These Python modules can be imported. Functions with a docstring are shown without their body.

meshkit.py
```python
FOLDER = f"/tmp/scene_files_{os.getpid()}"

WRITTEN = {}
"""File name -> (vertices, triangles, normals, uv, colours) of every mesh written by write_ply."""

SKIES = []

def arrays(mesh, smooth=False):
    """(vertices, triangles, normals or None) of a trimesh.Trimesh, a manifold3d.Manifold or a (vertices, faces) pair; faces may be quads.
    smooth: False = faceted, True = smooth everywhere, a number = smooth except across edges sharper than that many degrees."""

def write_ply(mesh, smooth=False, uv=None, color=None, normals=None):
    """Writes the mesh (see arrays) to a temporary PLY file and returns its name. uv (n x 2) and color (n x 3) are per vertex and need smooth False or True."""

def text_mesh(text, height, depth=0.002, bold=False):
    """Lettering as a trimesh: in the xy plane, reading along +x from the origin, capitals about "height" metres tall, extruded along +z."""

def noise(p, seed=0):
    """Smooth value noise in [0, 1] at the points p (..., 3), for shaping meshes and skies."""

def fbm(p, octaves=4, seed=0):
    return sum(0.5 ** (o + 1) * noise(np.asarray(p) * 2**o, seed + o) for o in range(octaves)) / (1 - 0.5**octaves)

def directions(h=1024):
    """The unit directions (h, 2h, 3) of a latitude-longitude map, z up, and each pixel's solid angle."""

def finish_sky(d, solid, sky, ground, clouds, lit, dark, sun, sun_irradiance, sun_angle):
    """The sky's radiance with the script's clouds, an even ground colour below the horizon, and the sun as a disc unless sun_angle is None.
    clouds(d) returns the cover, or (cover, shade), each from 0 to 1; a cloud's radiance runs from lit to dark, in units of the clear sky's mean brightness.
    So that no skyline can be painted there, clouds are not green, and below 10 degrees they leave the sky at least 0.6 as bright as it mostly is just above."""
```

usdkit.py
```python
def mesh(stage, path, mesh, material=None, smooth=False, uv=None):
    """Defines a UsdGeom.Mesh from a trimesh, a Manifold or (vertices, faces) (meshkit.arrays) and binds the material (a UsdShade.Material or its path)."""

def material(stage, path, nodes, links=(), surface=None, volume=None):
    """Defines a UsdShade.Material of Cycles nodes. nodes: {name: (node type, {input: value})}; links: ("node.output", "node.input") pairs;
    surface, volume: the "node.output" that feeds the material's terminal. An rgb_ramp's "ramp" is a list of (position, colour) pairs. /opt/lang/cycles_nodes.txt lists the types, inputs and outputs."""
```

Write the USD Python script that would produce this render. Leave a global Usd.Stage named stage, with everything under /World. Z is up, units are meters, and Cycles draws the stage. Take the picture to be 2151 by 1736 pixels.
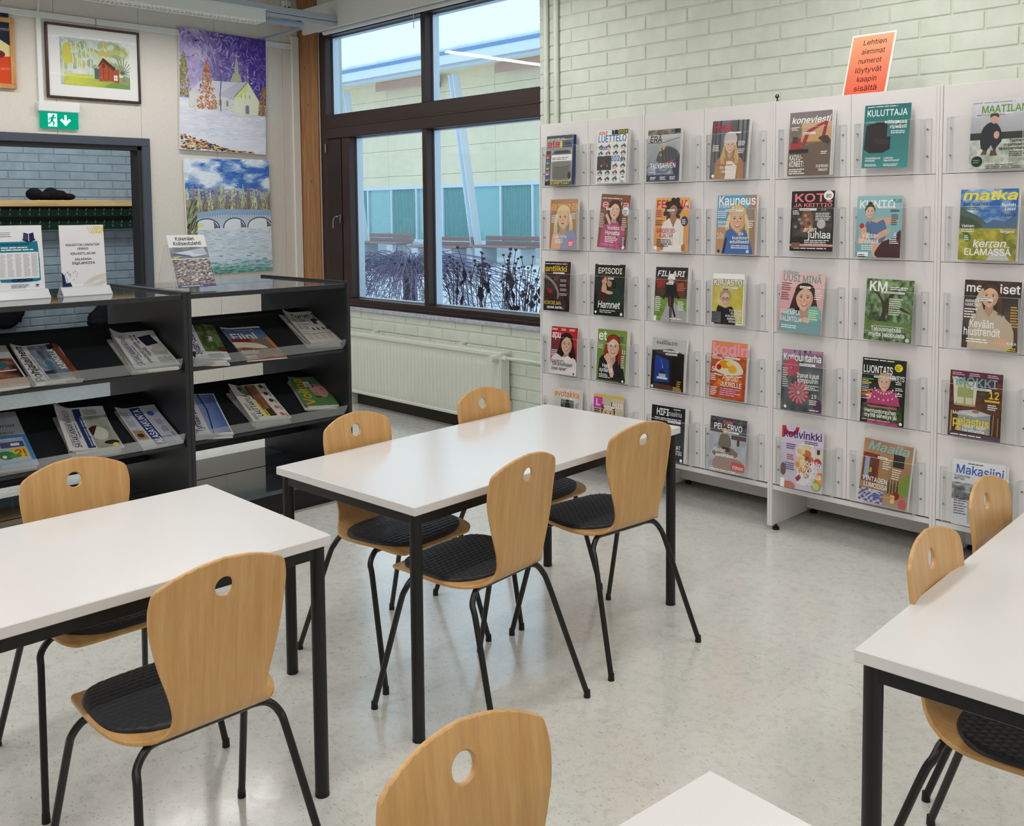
import math, random
import numpy as np, trimesh, usdkit, meshkit
import shapely
from shapely.geometry import Polygon, Point, box as sbox, LineString
from shapely import affinity
from scipy.spatial.transform import Rotation
from pxr import Usd, UsdGeom, UsdLux, UsdShade, Gf, Vt, Sdf

stage = Usd.Stage.CreateInMemory()
UsdGeom.SetStageUpAxis(stage, 'Z'); UsdGeom.SetStageMetersPerUnit(stage, 1.0)
UsdGeom.Xform.Define(stage, '/World'); UsdGeom.Scope.Define(stage, '/World/Looks')

# ------------------------------------------------------------------ camera, sky, lamps, exposure
IMG_W, IMG_H, FPX, PY = 2151, 1736, 2042.9, 578.3
R_, D_, F_ = (0.698, 0.716, -0.009), (0.040, -0.052, -0.998), (-0.715, 0.697, -0.065)
EYE = (0.0, 0.0, 1.58)
def _orth():
    f = np.array(F_); f /= np.linalg.norm(f); r = np.array(R_); r -= f * (r @ f); r /= np.linalg.norm(r)
    return r, np.cross(r, f), -f
cam = UsdGeom.Camera.Define(stage, '/World/camera')
cam.CreateHorizontalApertureAttr(36.0); cam.CreateVerticalApertureAttr(36.0 * IMG_H / IMG_W)
cam.CreateFocalLengthAttr(36.0 * FPX / IMG_W)
cam.CreateVerticalApertureOffsetAttr(-(IMG_H / 2 - PY) / IMG_W * 36.0)
cam.CreateClippingRangeAttr(Gf.Vec2f(0.05, 500))
_r, _u, _b = _orth()
cam.AddTransformOp().Set(Gf.Matrix4d(*_r, 0, *_u, 0, *_b, 0, *EYE, 1))
cam.CreateExposureAttr(0.0)

sky = UsdLux.DomeLight.Define(stage, '/World/sky')            # even overcast winter sky
sky.CreateIntensityAttr(0.52); sky.CreateColorAttr(Gf.Vec3f(0.56, 0.78, 0.95))
LAMP = 24.0                                                     # the hall's fluorescent fittings (radiance)
def lamp_light(name, x, y, z, w, l, power=LAMP, col=(1.0, 0.98, 0.955)):
    q = UsdLux.RectLight.Define(stage, '/World/' + name)
    q.CreateWidthAttr(w); q.CreateHeightAttr(l); q.CreateIntensityAttr(power); q.CreateColorAttr(Gf.Vec3f(*col))
    q.AddTranslateOp().Set(Gf.Vec3d(x, y, z))
n_ = 0
for lx in (-6.72, -4.35, -1.95, 0.55, 2.6):
    for ly in (3.15 if lx < -6 else 3.5, 1.3, -0.6, -2.6):
        lamp_light('ceiling_lamp_light' + ('_%03d' % n_ if n_ else ''), lx, ly, 3.02 if lx < -6 else 3.05, 0.13, 1.45)
        n_ += 1
lamp_light('cloakroom_light', -9.3, 3.4, 2.9, 0.3, 2.4, 19.0, (0.80, 0.92, 1.0))

# ------------------------------------------------------------------ helpers
PI = math.pi
_names = {}
def unique(parent, name):
    k = (parent, name); n = _names.get(k, 0); _names[k] = n + 1
    return parent + '/' + (name if n == 0 else '%s_%03d' % (name, n))
def path_of(p):
    return '/World' if p is None else (p if isinstance(p, str) else str(p.GetPath()))
def tag(prim, label=None, cat=None, group=None, kind=None):
    for k, v in (('label', label), ('category', cat), ('group', group), ('kind', kind)):
        if v: prim.SetCustomDataByKey(k, v)
    return prim
def thing(name, label, cat, loc=(0, 0, 0), rz=0.0, group=None, kind=None):
    x = UsdGeom.Xform.Define(stage, unique('/World', name))
    x.AddTranslateOp().Set(Gf.Vec3d(*map(float, loc)))
    x.AddRotateZOp().Set(float(rz))
    return tag(x.GetPrim(), label, cat, group, kind)
def sub(name, parent):
    return UsdGeom.Xform.Define(stage, unique(path_of(parent), name)).GetPrim()
def obj(name, mesh, m, parent=None, smooth=False, label=None, cat=None, group=None, kind=None, ink=None):
    p = usdkit.mesh(stage, unique(path_of(parent), name), mesh, m, smooth=smooth)
    if ink is not None:
        UsdGeom.PrimvarsAPI(p).CreatePrimvar('ink', Sdf.ValueTypeNames.Color3fArray, 'uniform').Set(Vt.Vec3fArray.FromNumpy(np.asarray(ink, np.float32)))
    return tag(p.GetPrim(), label, cat, group, kind)
def dup(src, loc, rz, label, group=None):
    was = src.GetCustomData()
    r = thing(src.GetName(), label, was['category'], loc, rz, group)
    r.GetReferences().AddInternalReference(src.GetPath()); r.SetInstanceable(True)
    return r
cat_ = trimesh.util.concatenate
def bx(x0, x1, y0, y1, z0, z1):
    m = trimesh.creation.box((abs(x1 - x0), abs(y1 - y0), abs(z1 - z0)))
    m.apply_translation(((x0 + x1) / 2, (y0 + y1) / 2, (z0 + z1) / 2)); return m
def cbx(x0, x1, y0, y1, z0, z1, r=0.003):
    """a box with chamfered edges"""
    x0, x1 = sorted((x0, x1)); y0, y1 = sorted((y0, y1)); z0, z1 = sorted((z0, z1))
    r = min(r, (x1 - x0) * .45, (y1 - y0) * .45, (z1 - z0) * .45)
    pts = []
    for sx in (0, 1):
        for sy in (0, 1):
            for sz in (0, 1):
                p = np.array([(x0, x1)[sx], (y0, y1)[sy], (z0, z1)[sz]])
                d = np.array([(r, -r)[sx], (r, -r)[sy], (r, -r)[sz]])
                for k in range(3):
                    e = d.copy(); e[k] = 0; pts.append(p + e)
    return trimesh.convex.convex_hull(np.array(pts))
def tube(pts, r, n=10, cap=True):
    """a round tube along a list of points; r may be a list"""
    P = np.asarray(pts, float); k = len(P); rr = np.broadcast_to(np.asarray(r, float), (k,))
    T = np.gradient(P, axis=0); T /= np.maximum(np.linalg.norm(T, axis=1, keepdims=True), 1e-9)
    a = np.array([0, 0, 1.0]) if abs(T[0][2]) < .9 else np.array([1.0, 0, 0])
    N = np.cross(T[0], a); N /= np.linalg.norm(N); V = []
    th = np.linspace(0, 2 * PI, n, endpoint=False)
    for i in range(k):
        N = N - T[i] * (N @ T[i]); N /= np.linalg.norm(N); B = np.cross(T[i], N)
        V.append(P[i] + rr[i] * (np.cos(th)[:, None] * N + np.sin(th)[:, None] * B))
    V = np.concatenate(V); Fc = []
    for i in range(k - 1):
        for j in range(n):
            a0, a1 = i * n + j, i * n + (j + 1) % n
            Fc += [(a0, a1, a1 + n), (a0, a1 + n, a0 + n)]
    if cap:
        for j in range(1, n - 1):
            Fc += [(0, j + 1, j), ((k - 1) * n, (k - 1) * n + j, (k - 1) * n + j + 1)]
    return trimesh.Trimesh(V, np.array(Fc), process=False)
def smoothpath(pts, n=6):
    """Catmull-Rom through points"""
    P = np.asarray(pts, float); P = np.vstack([2 * P[0] - P[1], P, 2 * P[-1] - P[-2]]); out = []
    for i in range(1, len(P) - 2):
        for t in np.linspace(0, 1, n, endpoint=False):
            a, b, c, d = P[i - 1:i + 3]
            out.append(.5 * (2 * b + (c - a) * t + (2 * a - 5 * b + 4 * c - d) * t * t + (3 * b - a - 3 * c + d) * t ** 3))
    out.append(P[-2]); return np.array(out)
def cyl(r, p0, p1, n=20):
    return tube([p0, p1], r, n)
def prism(poly, depth):
    """extrude a shapely polygon in xy along z (0..depth)"""
    return trimesh.creation.extrude_polygon(poly, depth, engine='earcut')
def frame(mesh, O, U, V, N=None):
    """place a mesh whose x,y,z run along U,V,N at O"""
    U = np.asarray(U, float); V = np.asarray(V, float); N = np.cross(U, V) if N is None else np.asarray(N, float)
    m = mesh.copy(); m.vertices = np.asarray(O) + m.vertices[:, :1] * U + m.vertices[:, 1:2] * V + m.vertices[:, 2:] * N; return m
def rotz(a):
    a = math.radians(a); return np.array([[math.cos(a), -math.sin(a), 0], [math.sin(a), math.cos(a), 0], [0, 0, 1.0]])

# ------------------------------------------------------------------ materials
def lin(c):
    c = np.asarray(c, float) / 255.0
    return np.where(c <= .04045, c / 12.92, ((c + .055) / 1.055) ** 2.4)
LK = '/World/Looks/'
def plain(name, rgb, rough=.5, spec=.5, metal=0., bump=None, **kw):
    nodes = {"p": ("principled_bsdf", {"base_color": tuple(lin(rgb)), "roughness": rough, "specular_ior_level": spec, "metallic": metal, **kw})}; links = []
    if bump:
        sc, d, *st = bump
        nodes["tc"] = ("texture_coordinate", {}); nodes["n"] = ("noise_texture", {"scale": sc, "detail": 4.0})
        nodes["b"] = ("bump", {"distance": d, "strength": st[0] if st else .6})
        links = [("tc.object", "n.vector"), ("n.fac", "b.height"), ("b.normal", "p.normal")]
    return usdkit.material(stage, LK + name, nodes, links, surface="p.BSDF")
def mottled(name, c1, c2, scale, rough=.6, spec=.4, bump=0., detail=5., stretch=(1, 1, 1), dist=0., lo=.35, hi=.65, vary=0.):
    nodes = {"tc": ("texture_coordinate", {}), "m": ("mapping", {"scale": stretch}), "n": ("noise_texture", {"scale": scale, "detail": detail, "distortion": dist}),
             "r": ("rgb_ramp", {"ramp": [(lo, tuple(lin(c1))), (hi, tuple(lin(c2)))]}), "p": ("principled_bsdf", {"roughness": rough, "specular_ior_level": spec}),
             "b": ("bump", {"distance": bump, "strength": .6})}
    links = [("tc.object", "m.vector"), ("m.vector", "n.vector"), ("n.fac", "r.fac"), ("r.color", "p.base_color")]
    if bump: links += [("n.fac", "b.height"), ("b.normal", "p.normal")]
    return usdkit.material(stage, LK + name, nodes, links, surface="p.BSDF")
def grain(name, c1, c2, c3, stretch, rough=.4, spec=.4, knots=False):
    """wood: long noise streaks along the axis whose stretch is small"""
    nodes = {"tc": ("texture_coordinate", {}), "oi": ("object_info", {}), "add": ("vector_math", {"math_type": "add"}), "mul": ("vector_math", {"math_type": "scale", "scale": 7.0, "vector1": (1.0, 1.3, 0.7)}),
             "m": ("mapping", {"scale": stretch}), "n": ("noise_texture", {"scale": 6.0, "detail": 6.0, "roughness": .6, "distortion": .4}),
             "n2": ("noise_texture", {"scale": 40.0, "detail": 3.0}), "r": ("rgb_ramp", {"ramp": [(.3, tuple(lin(c1))), (.52, tuple(lin(c2))), (.72, tuple(lin(c3)))]}),
             "mx": ("mix_color", {"blend_type": "multiply", "fac": .25}), "p": ("principled_bsdf", {"roughness": rough, "specular_ior_level": spec}), "b": ("bump", {"distance": .0008, "strength": .25})}
    links = [("tc.object", "m.vector"), ("m.vector", "n.vector"), ("m.vector", "n2.vector"), ("n.fac", "r.fac"), ("r.color", "mx.a"), ("n2.color", "mx.b"), ("mx.result", "p.base_color"), ("n.fac", "b.height"), ("b.normal", "p.normal")]
    nodes.pop("oi"); nodes.pop("add"); nodes.pop("mul")
    if knots:
        nodes["v"] = ("voronoi_texture", {"scale": 11.0}); nodes["m2"] = ("mapping", {"scale": (1, 1, .6)})
        nodes["kr"] = ("rgb_ramp", {"ramp": [(.0, (.12, .12, .12)), (.06, (.25, .25, .25)), (.11, (1, 1, 1)), (1., (1, 1, 1))]}); nodes["mk"] = ("mix_color", {"blend_type": "multiply", "fac": .85})
        links += [("tc.object", "m2.vector"), ("m2.vector", "v.vector"), ("v.distance", "kr.fac"), ("mx.result", "mk.a"), ("kr.color", "mk.b")]
        links = [l for l in links if l[1] != "p.base_color"] + [("mk.result", "p.base_color")]
    return usdkit.material(stage, LK + name, nodes, links, surface="p.BSDF")
def pane_mat(name, tint=(1, 1, 1), ior=1.45, gloss=.02, graze=.8):
    f0 = ((ior - 1) / (ior + 1)) ** 2
    return usdkit.material(stage, LK + name, {"t": ("transparent_bsdf", {"color": tint}), "g": ("glossy_bsdf", {"color": (1, 1, 1), "roughness": gloss}), "lw": ("layer_weight", {"blend": .5}), "pw": ("math", {"math_type": "power", "value2": 4.0}),
                           "f": ("math", {"math_type": "multiply_add", "value2": graze, "value3": f0, "use_clamp": True}), "mx": ("mix_closure", {})},
                           [("lw.facing", "pw.value1"), ("pw.value", "f.value1"), ("f.value", "mx.fac"), ("t.BSDF", "mx.closure1"), ("g.BSDF", "mx.closure2")], surface="mx.closure")
def glow(name, rgb, s):
    return usdkit.material(stage, LK + name, {"e": ("emission", {"color": tuple(lin(rgb)), "strength": s})}, [], surface="e.emission")
def ink_mat(name, rough=.35, spec=.5, bump=0., bscale=60.):
    nodes = {"a": ("attribute", {"attribute": "ink"}), "p": ("principled_bsdf", {"roughness": rough, "specular_ior_level": spec})}; links = [("a.color", "p.base_color")]
    if bump:
        nodes["tc"] = ("texture_coordinate", {}); nodes["n"] = ("noise_texture", {"scale": bscale, "detail": 5.0, "distortion": 1.5}); nodes["b"] = ("bump", {"distance": bump, "strength": .7})
        links += [("tc.object", "n.vector"), ("n.fac", "b.height"), ("b.normal", "p.normal")]
    return usdkit.material(stage, LK + name, nodes, links, surface="p.BSDF")

# floor: speckled pale linoleum
M = {}
M['floor'] = usdkit.material(stage, LK + 'linoleum', {
    "tc": ("texture_coordinate", {}), "n1": ("noise_texture", {"scale": 1.1, "detail": 5.0, "roughness": .6}), "n2": ("noise_texture", {"scale": 26.0, "detail": 6.0, "roughness": .65, "distortion": .6}),
    "n3": ("noise_texture", {"scale": 75.0, "detail": 2.0, "distortion": .8}), "mp": ("mapping", {"scale": (1.0, 2.2, 1.0), "rotation": (0, 0, .6)}),
    "r1": ("rgb_ramp", {"ramp": [(.3, tuple(lin((221, 222, 217)))), (.7, tuple(lin((229, 230, 226))))]}),
    "r2": ("rgb_ramp", {"ramp": [(.36, (.90, .90, .88)), (.5, (1, 1, 1)), (.66, (1.0, .985, .965))]}),
    "r3": ("rgb_ramp", {"ramp": [(.0, (.42, .40, .36)), (.30, (.55, .53, .48)), (.37, (1, 1, 1)), (1., (1, 1, 1))]}),
    "a": ("mix_color", {"blend_type": "multiply", "fac": 1.0}), "b": ("mix_color", {"blend_type": "multiply", "fac": .8}),
    "rr": ("map_range", {"from_min": .3, "from_max": .7, "to_min": .14, "to_max": .26}), "bp": ("bump", {"distance": .0006, "strength": .25}),
    "p": ("principled_bsdf", {"specular_ior_level": .8, "coat_weight": .6, "coat_roughness": .13})},
    [("tc.object", "n1.vector"), ("tc.object", "n2.vector"), ("tc.object", "mp.vector"), ("mp.vector", "n3.vector"), ("n1.fac", "r1.fac"), ("n2.fac", "r2.fac"), ("n3.fac", "r3.fac"),
     ("r1.color", "a.a"), ("r2.color", "a.b"), ("a.result", "b.a"), ("r3.color", "b.b"), ("b.result", "p.base_color"), ("n2.fac", "rr.value"), ("rr.result", "p.roughness"), ("n2.fac", "bp.height"), ("bp.normal", "p.normal")], surface="p.BSDF")
M['brick'] = mottled('painted_brick', (215, 222, 209), (225, 231, 219), 9, rough=.45, spec=.4, bump=.0012)
M['mortar'] = mottled('painted_mortar', (212, 219, 206), (222, 228, 216), 12, rough=.55, spec=.3, bump=.001)
M['brick_blue'] = mottled('cloakroom_brick', (141, 151, 158), (156, 166, 172), 9, rough=.5, spec=.4, bump=.0012)
M['mortar_blue'] = plain('cloakroom_mortar', (136, 145, 152), .6, .3)
M['fabric_panel'] = mottled('wall_fabric', (211, 204, 195), (217, 211, 202), 160, rough=.9, spec=.15, bump=.0002, stretch=(1, 1, .25))
M['white_paint'] = plain('white_paint', (222, 222, 219), .4, .4)
M['ceiling'] = plain('ceiling_paint', (228, 227, 222), .8, .2)
M['plaster'] = plain('plaster', (214, 211, 203), .8, .2)
M['beech'] = grain('beech_veneer', (204, 154, 94), (216, 168, 108), (225, 181, 122), (1.0, 7.0, .55), .32, .45)
M['fabric'] = plain('seat_fabric', (27, 28, 34), .5, .5, bump=(420, .0003, .4), sheen_weight=.3, sheen_roughness=.35, sheen_tint=(.7, .8, 1.0))
M['black_steel'] = plain('black_steel', (18, 18, 20), .28, .5)
M['black_leg'] = plain('black_powder_coat', (20, 20, 22), .42, .4, bump=(600, .0002, .4))
M['black_plastic'] = plain('black_plastic', (16, 16, 16), .5, .4)
M['laminate'] = mottled('white_laminate', (221, 219, 219), (226, 224, 224), 700, rough=.2, spec=.6)
M['laminate_edge'] = plain('laminate_edge', (205, 201, 198), .4, .4)
M['rack_white'] = mottled('rack_white', (233, 229, 229), (236, 232, 232), 500, rough=.45, spec=.4)
M['acrylic'] = pane_mat('acrylic', (.985, .988, .99), 1.3, .05, .16)
M['acrylic_edge'] = plain('acrylic_edge', (228, 230, 232), .2, .6, alpha=.30)
M['frosted'] = plain('frosted_acrylic', (232, 234, 238), .2, .6, alpha=.55)
M['smoked'] = pane_mat('smoked_acrylic', (.80, .82, .82), 2.1, .12, .3)
M['screw'] = plain('screw_steel', (150, 150, 150), .3, .5, metal=.9)
M['shelf'] = plain('graphite_steel', (38, 40, 44), .42, .45, bump=(900, .0002, .4))
M['shelf_panel'] = plain('graphite_panel', (43, 45, 49), .4, .45)
M['shelf_gloss'] = plain('graphite_gloss', (58, 64, 71), .05, .9)
M['pine'] = grain('pine_post', (146, 96, 56), (172, 122, 78), (190, 142, 98), (6.0, 6.0, .35), .4, .4, knots=True)
M['pine_shelf'] = grain('pine_shelf', (196, 148, 88), (219, 175, 115), (231, 192, 136), (6.0, .35, 6.0), .45, .4)
M['brown'] = plain('brown_window_paint', (52, 34, 31), .4, .45, bump=(60, .0008, .3))
M['brown_dark'] = plain('dark_stain', (44, 28, 25), .35, .45)
M['glass'] = pane_mat('window_glass', (.97, .985, .99), 1.28, .003)
M['picture_glass'] = pane_mat('picture_glass', (.99, .99, .99), 1.08, .02, .3)
M['alu'] = plain('aluminium', (186, 196, 208), .35, .5, metal=.85)
M['sill'] = mottled('stone_sill', (166, 170, 184), (196, 200, 212), 40, rough=.35, spec=.5)
M['radiator'] = plain('radiator_enamel', (221, 225, 214), .35, .45)
M['plinth'] = plain('dark_plinth', (44, 36, 33), .5, .4)
M['grey_frame'] = plain('grey_door_frame', (72, 76, 88), .4, .4)
M['dark_frame'] = plain('dark_door_reveal', (38, 36, 38), .5, .4)
M['frame_wood'] = grain('dark_frame_wood', (50, 30, 26), (66, 40, 34), (80, 52, 44), (6, 6, .6), .4, .4)
M['frame_pine'] = grain('picture_frame_pine', (176, 120, 62), (204, 150, 88), (220, 172, 108), (6, 6, .5), .45, .4)
M['paper'] = plain('paper_edge', (226, 224, 220), .8, .2)
M['newsprint'] = plain('newsprint_edge', (205, 202, 197), .85, .15)
M['ink'] = ink_mat('glossy_print', .3, .45)
M['ink_matt'] = ink_mat('newspaper_print', .8, .2)
M['oil'] = ink_mat('oil_paint', .5, .35, .0022, 60.)
M['card'] = plain('white_card', (232, 232, 234), .6, .3)
M['black_cloth'] = plain('black_cloth', (17, 16, 18), .85, .2, bump=(60, .004, .6))
M['green_rail'] = plain('green_rail', (30, 78, 54), .5, .4)
M['hook'] = plain('hook_metal', (170, 178, 170), .35, .5)
M['snow'] = mottled('snow', (226, 232, 240), (240, 244, 248), 3, rough=.9, spec=.1, bump=.03)
M['facade'] = mottled('yellow_facade', (246, 228, 194), (250, 233, 202), 4, rough=.7, spec=.2)
M['facade_white'] = plain('white_steel', (226, 231, 238), .5, .4)
M['soffit'] = plain('eaves_board', (214, 176, 160), .7, .2)
M['far_glass'] = plain('far_window_glass', (150, 196, 196), .08, .6)
M['blind'] = plain('vertical_blind', (172, 206, 202), .7, .2)
M['blind_slat'] = plain('blind_slat', (146, 190, 188), .7, .2)
M['roof_edge'] = plain('roof_edge', (122, 150, 190), .5, .4)
M['bench_wood'] = plain('weathered_wood', (158, 132, 128), .8, .2)
M['concrete'] = plain('concrete', (196, 200, 205), .9, .1)
M['bark'] = mottled('bark', (62, 58, 66), (92, 88, 98), 20, rough=.9, spec=.1)
M['twig'] = plain('twig', (136, 126, 150), .9, .1)
M['dry'] = plain('dry_plant', (84, 70, 78), .9, .1)
M['lamp_glow'] = glow('lamp_tube', (255, 248, 238), 3.0)
M['sign_green'] = glow('sign_green', (10, 168, 130), 1.0)
M['sign_white'] = glow('sign_white', (225, 255, 245), 1.25)

# ------------------------------------------------------------------ structure
XL, YW, YR, ZC = -7.47, 4.69, 4.195, 3.5
XR, YF = 4.2, -5.2
obj('floor', bx(-11.0, XR, YF, YW + .25, -.12, 0), M['floor'], kind='structure')
obj('ceiling', bx(-11.0, XR + .2, YF - .2, YW + .25, ZC, ZC + .2), M['ceiling'], kind='structure')
obj('wall_right', bx(XR, XR + .2, YF, YW + .3, 0, ZC), M['plaster'], kind='structure')
obj('wall_front', bx(XL - .12, XR, YF - .2, YF, 0, ZC), M['plaster'], kind='structure')
rnd = random.Random(7)
def brick_mesh(a0, a1, z0, z1, depth, place):
    """a brick with eased front edges; place maps (along, out, up)"""
    c = .0035; o = rnd.uniform(-.0008, .0008)
    a = [(a0, 0, z0), (a1, 0, z0), (a1, 0, z1), (a0, 0, z1), (a0, depth - c * .6 + o, z0), (a1, depth - c * .6 + o, z0), (a1, depth - c * .6 + o, z1), (a0, depth - c * .6 + o, z1),
         (a0 + c, depth + o, z0 + c), (a1 - c, depth + o, z0 + c), (a1 - c, depth + o, z1 - c), (a0 + c, depth + o, z1 - c)]
    f = [(0, 1, 5, 4), (1, 2, 6, 5), (2, 3, 7, 6), (3, 0, 4, 7), (4, 5, 9, 8), (5, 6, 10, 9), (6, 7, 11, 10), (7, 4, 8, 11), (8, 9, 10, 11)]
    F = []
    for q in f: F += [(q[0], q[1], q[2]), (q[0], q[2], q[3])]
    V = np.array([place(*p) for p in a], float); m = trimesh.Trimesh(V, F, process=False)
    return m
def lay_bricks(parent, a_lo, a_hi, z_lo, z_hi, anchor, pitch, z_ref, course, near, place, mb, depth=.006, joint=.011):
    rest = []
    k0 = math.floor((z_lo - z_ref) / course) - 1; k1 = math.ceil((z_hi - z_ref) / course) + 1
    for k in range(k0, k1):
        zb, zt = z_ref + k * course + joint / 2, z_ref + (k + 1) * course - joint / 2
        zb, zt = max(zb, z_lo), min(zt, z_hi)
        if zt - zb < .02: continue
        off = anchor + (pitch / 2 if k % 2 else 0)
        j0 = math.floor((a_lo - off) / pitch) - 1; j1 = math.ceil((a_hi - off) / pitch) + 1
        for j in range(j0, j1):
            l, r = off + j * pitch + joint / 2, off + (j + 1) * pitch - joint / 2
            l, r = max(l, a_lo), min(r, a_hi)
            if r - l < .02: continue
            m = brick_mesh(l, r, zb, zt, depth, place)
            if near((l + r) / 2, (zb + zt) / 2): obj('brick', m, mb, parent)
            else: rest.append(m)
    return rest
# back wall: brick around the window
wb = thing('wall_back', None, None, kind='structure')
WX0, WX1, WZ0, WZ1 = -7.17, -4.53, .80, 3.12
slab = cat_([bx(WX1, XR, YW + .006, YW + .25, 0, ZC), bx(WX0, WX1, YW + .006, YW + .25, 0, WZ0), bx(WX0, WX1, YW + .006, YW + .25, WZ1, ZC), bx(XL - .1, WX0, YW + .012, YW + .25, 0, ZC)])
obj('mortar', slab, M['mortar'], wb)
pl_back = lambda a, o, z: (a, YW + .006 - o, z)
def near_back(a, z):
    return (-4.6 < a < -1.2 and 2.05 < z < 3.12) or (-4.6 < a < -4.0 and z < 2.1)
rest = lay_bricks(wb, WX1, XR, 0, ZC, -2.455, .2985, 2.568 - .0885, .0885, near_back, pl_back, M['brick'])
def near_par(a, z):
    return -6.8 < a and (z > .58 or a > -5.0 or z < .12)
rest += lay_bricks(wb, WX0, WX1, 0, WZ0, -6.602, .2962, 2.568 - .0885 * 21, .0885, near_par, pl_back, M['brick'])
obj('brickwork', cat_(rest), M['brick'], wb, kind='stuff')
# brick reveal at the window's right side
obj('reveal', cat_([bx(WX1, WX1 + .02, YW + .01, YW + .25, 0, ZC)]), M['mortar'], wb)

# left wall: fabric panels around the cloakroom opening
wl = thing('wall_left', None, None, kind='structure')
OY0, OY1, OZ = .9, 3.262, 2.115
obj('core', cat_([bx(XL - .12, XL - .012, YF, OY0, 0, ZC), bx(XL - .12, XL - .012, OY1, YW + .012, 0, ZC), bx(XL - .12, XL - .012, OY0, OY1, OZ, ZC)]), M['plaster'], wl)
seams = [4.685 - .0, 4.53] + [4.53 - .63 * i for i in range(1, 16)]
for a, b in zip(seams[1:], seams[:-1]):
    if b < YF: break
    a = max(a, YF)
    spans = [(0, ZC)]
    lo, hi = a + .0009, b - .0009
    pieces = []
    if b <= OY0 or a >= OY1: pieces = [(lo, hi, 0, ZC)]
    else:
        pieces = [(lo, hi, OZ + .0, ZC)]
        if a < OY0: pieces.append((lo, OY0, 0, OZ))
        if b > OY1: pieces.append((OY1, hi, 0, OZ))
    for (p, q, z0, z1) in pieces:
        obj('fabric_panel', cbx(XL - .012, XL, p, q, z0, z1, .0015), M['fabric_panel'], wl)
# opening frame
tf = thing('door_1', None, None, kind='structure')
fr = .062
obj('architrave', cbx(XL - .0, XL + .02, OY1 - .0, OY1 + fr, 0, OZ, .003), M['grey_frame'], tf)
obj('architrave', cbx(XL - .0, XL + .02, OY0 - fr, OY1 + fr, OZ, OZ + fr, .003), M['grey_frame'], tf)
obj('architrave', cbx(XL - .0, XL + .02, OY0 - fr, OY0, 0, OZ, .003), M['grey_frame'], tf)
obj('jamb', bx(XL - .14, XL, OY1 - .03, OY1, 0, OZ), M['dark_frame'], tf)
obj('jamb', bx(XL - .14, XL, OY0, OY0 + .03, 0, OZ), M['dark_frame'], tf)
obj('head', bx(XL - .14, XL, OY0, OY1, OZ - .03, OZ), M['dark_frame'], tf)
# trims
obj('trim_1', cat_([cbx(XL, XL + .018, YF, 4.62, 3.005, 3.05, .003), cbx(XL, XL + .022, YF, 4.62, 3.042, 3.05, .002)]), M['white_paint'], kind='structure')
obj('trim_2', cbx(XL, XL + .025, 4.612, 4.685, 0, 3.12, .004), M['white_paint'], kind='structure')
obj('baseboard_left', cbx(XL, XL + .014, OY1 + fr, 4.61, 0, .07, .003), M['plinth'], kind='structure')
obj('baseboard_back', cbx(WX0, WX1 + .48, YW - .014, YW + .005, 0, .105, .003), M['plinth'], kind='structure')
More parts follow.
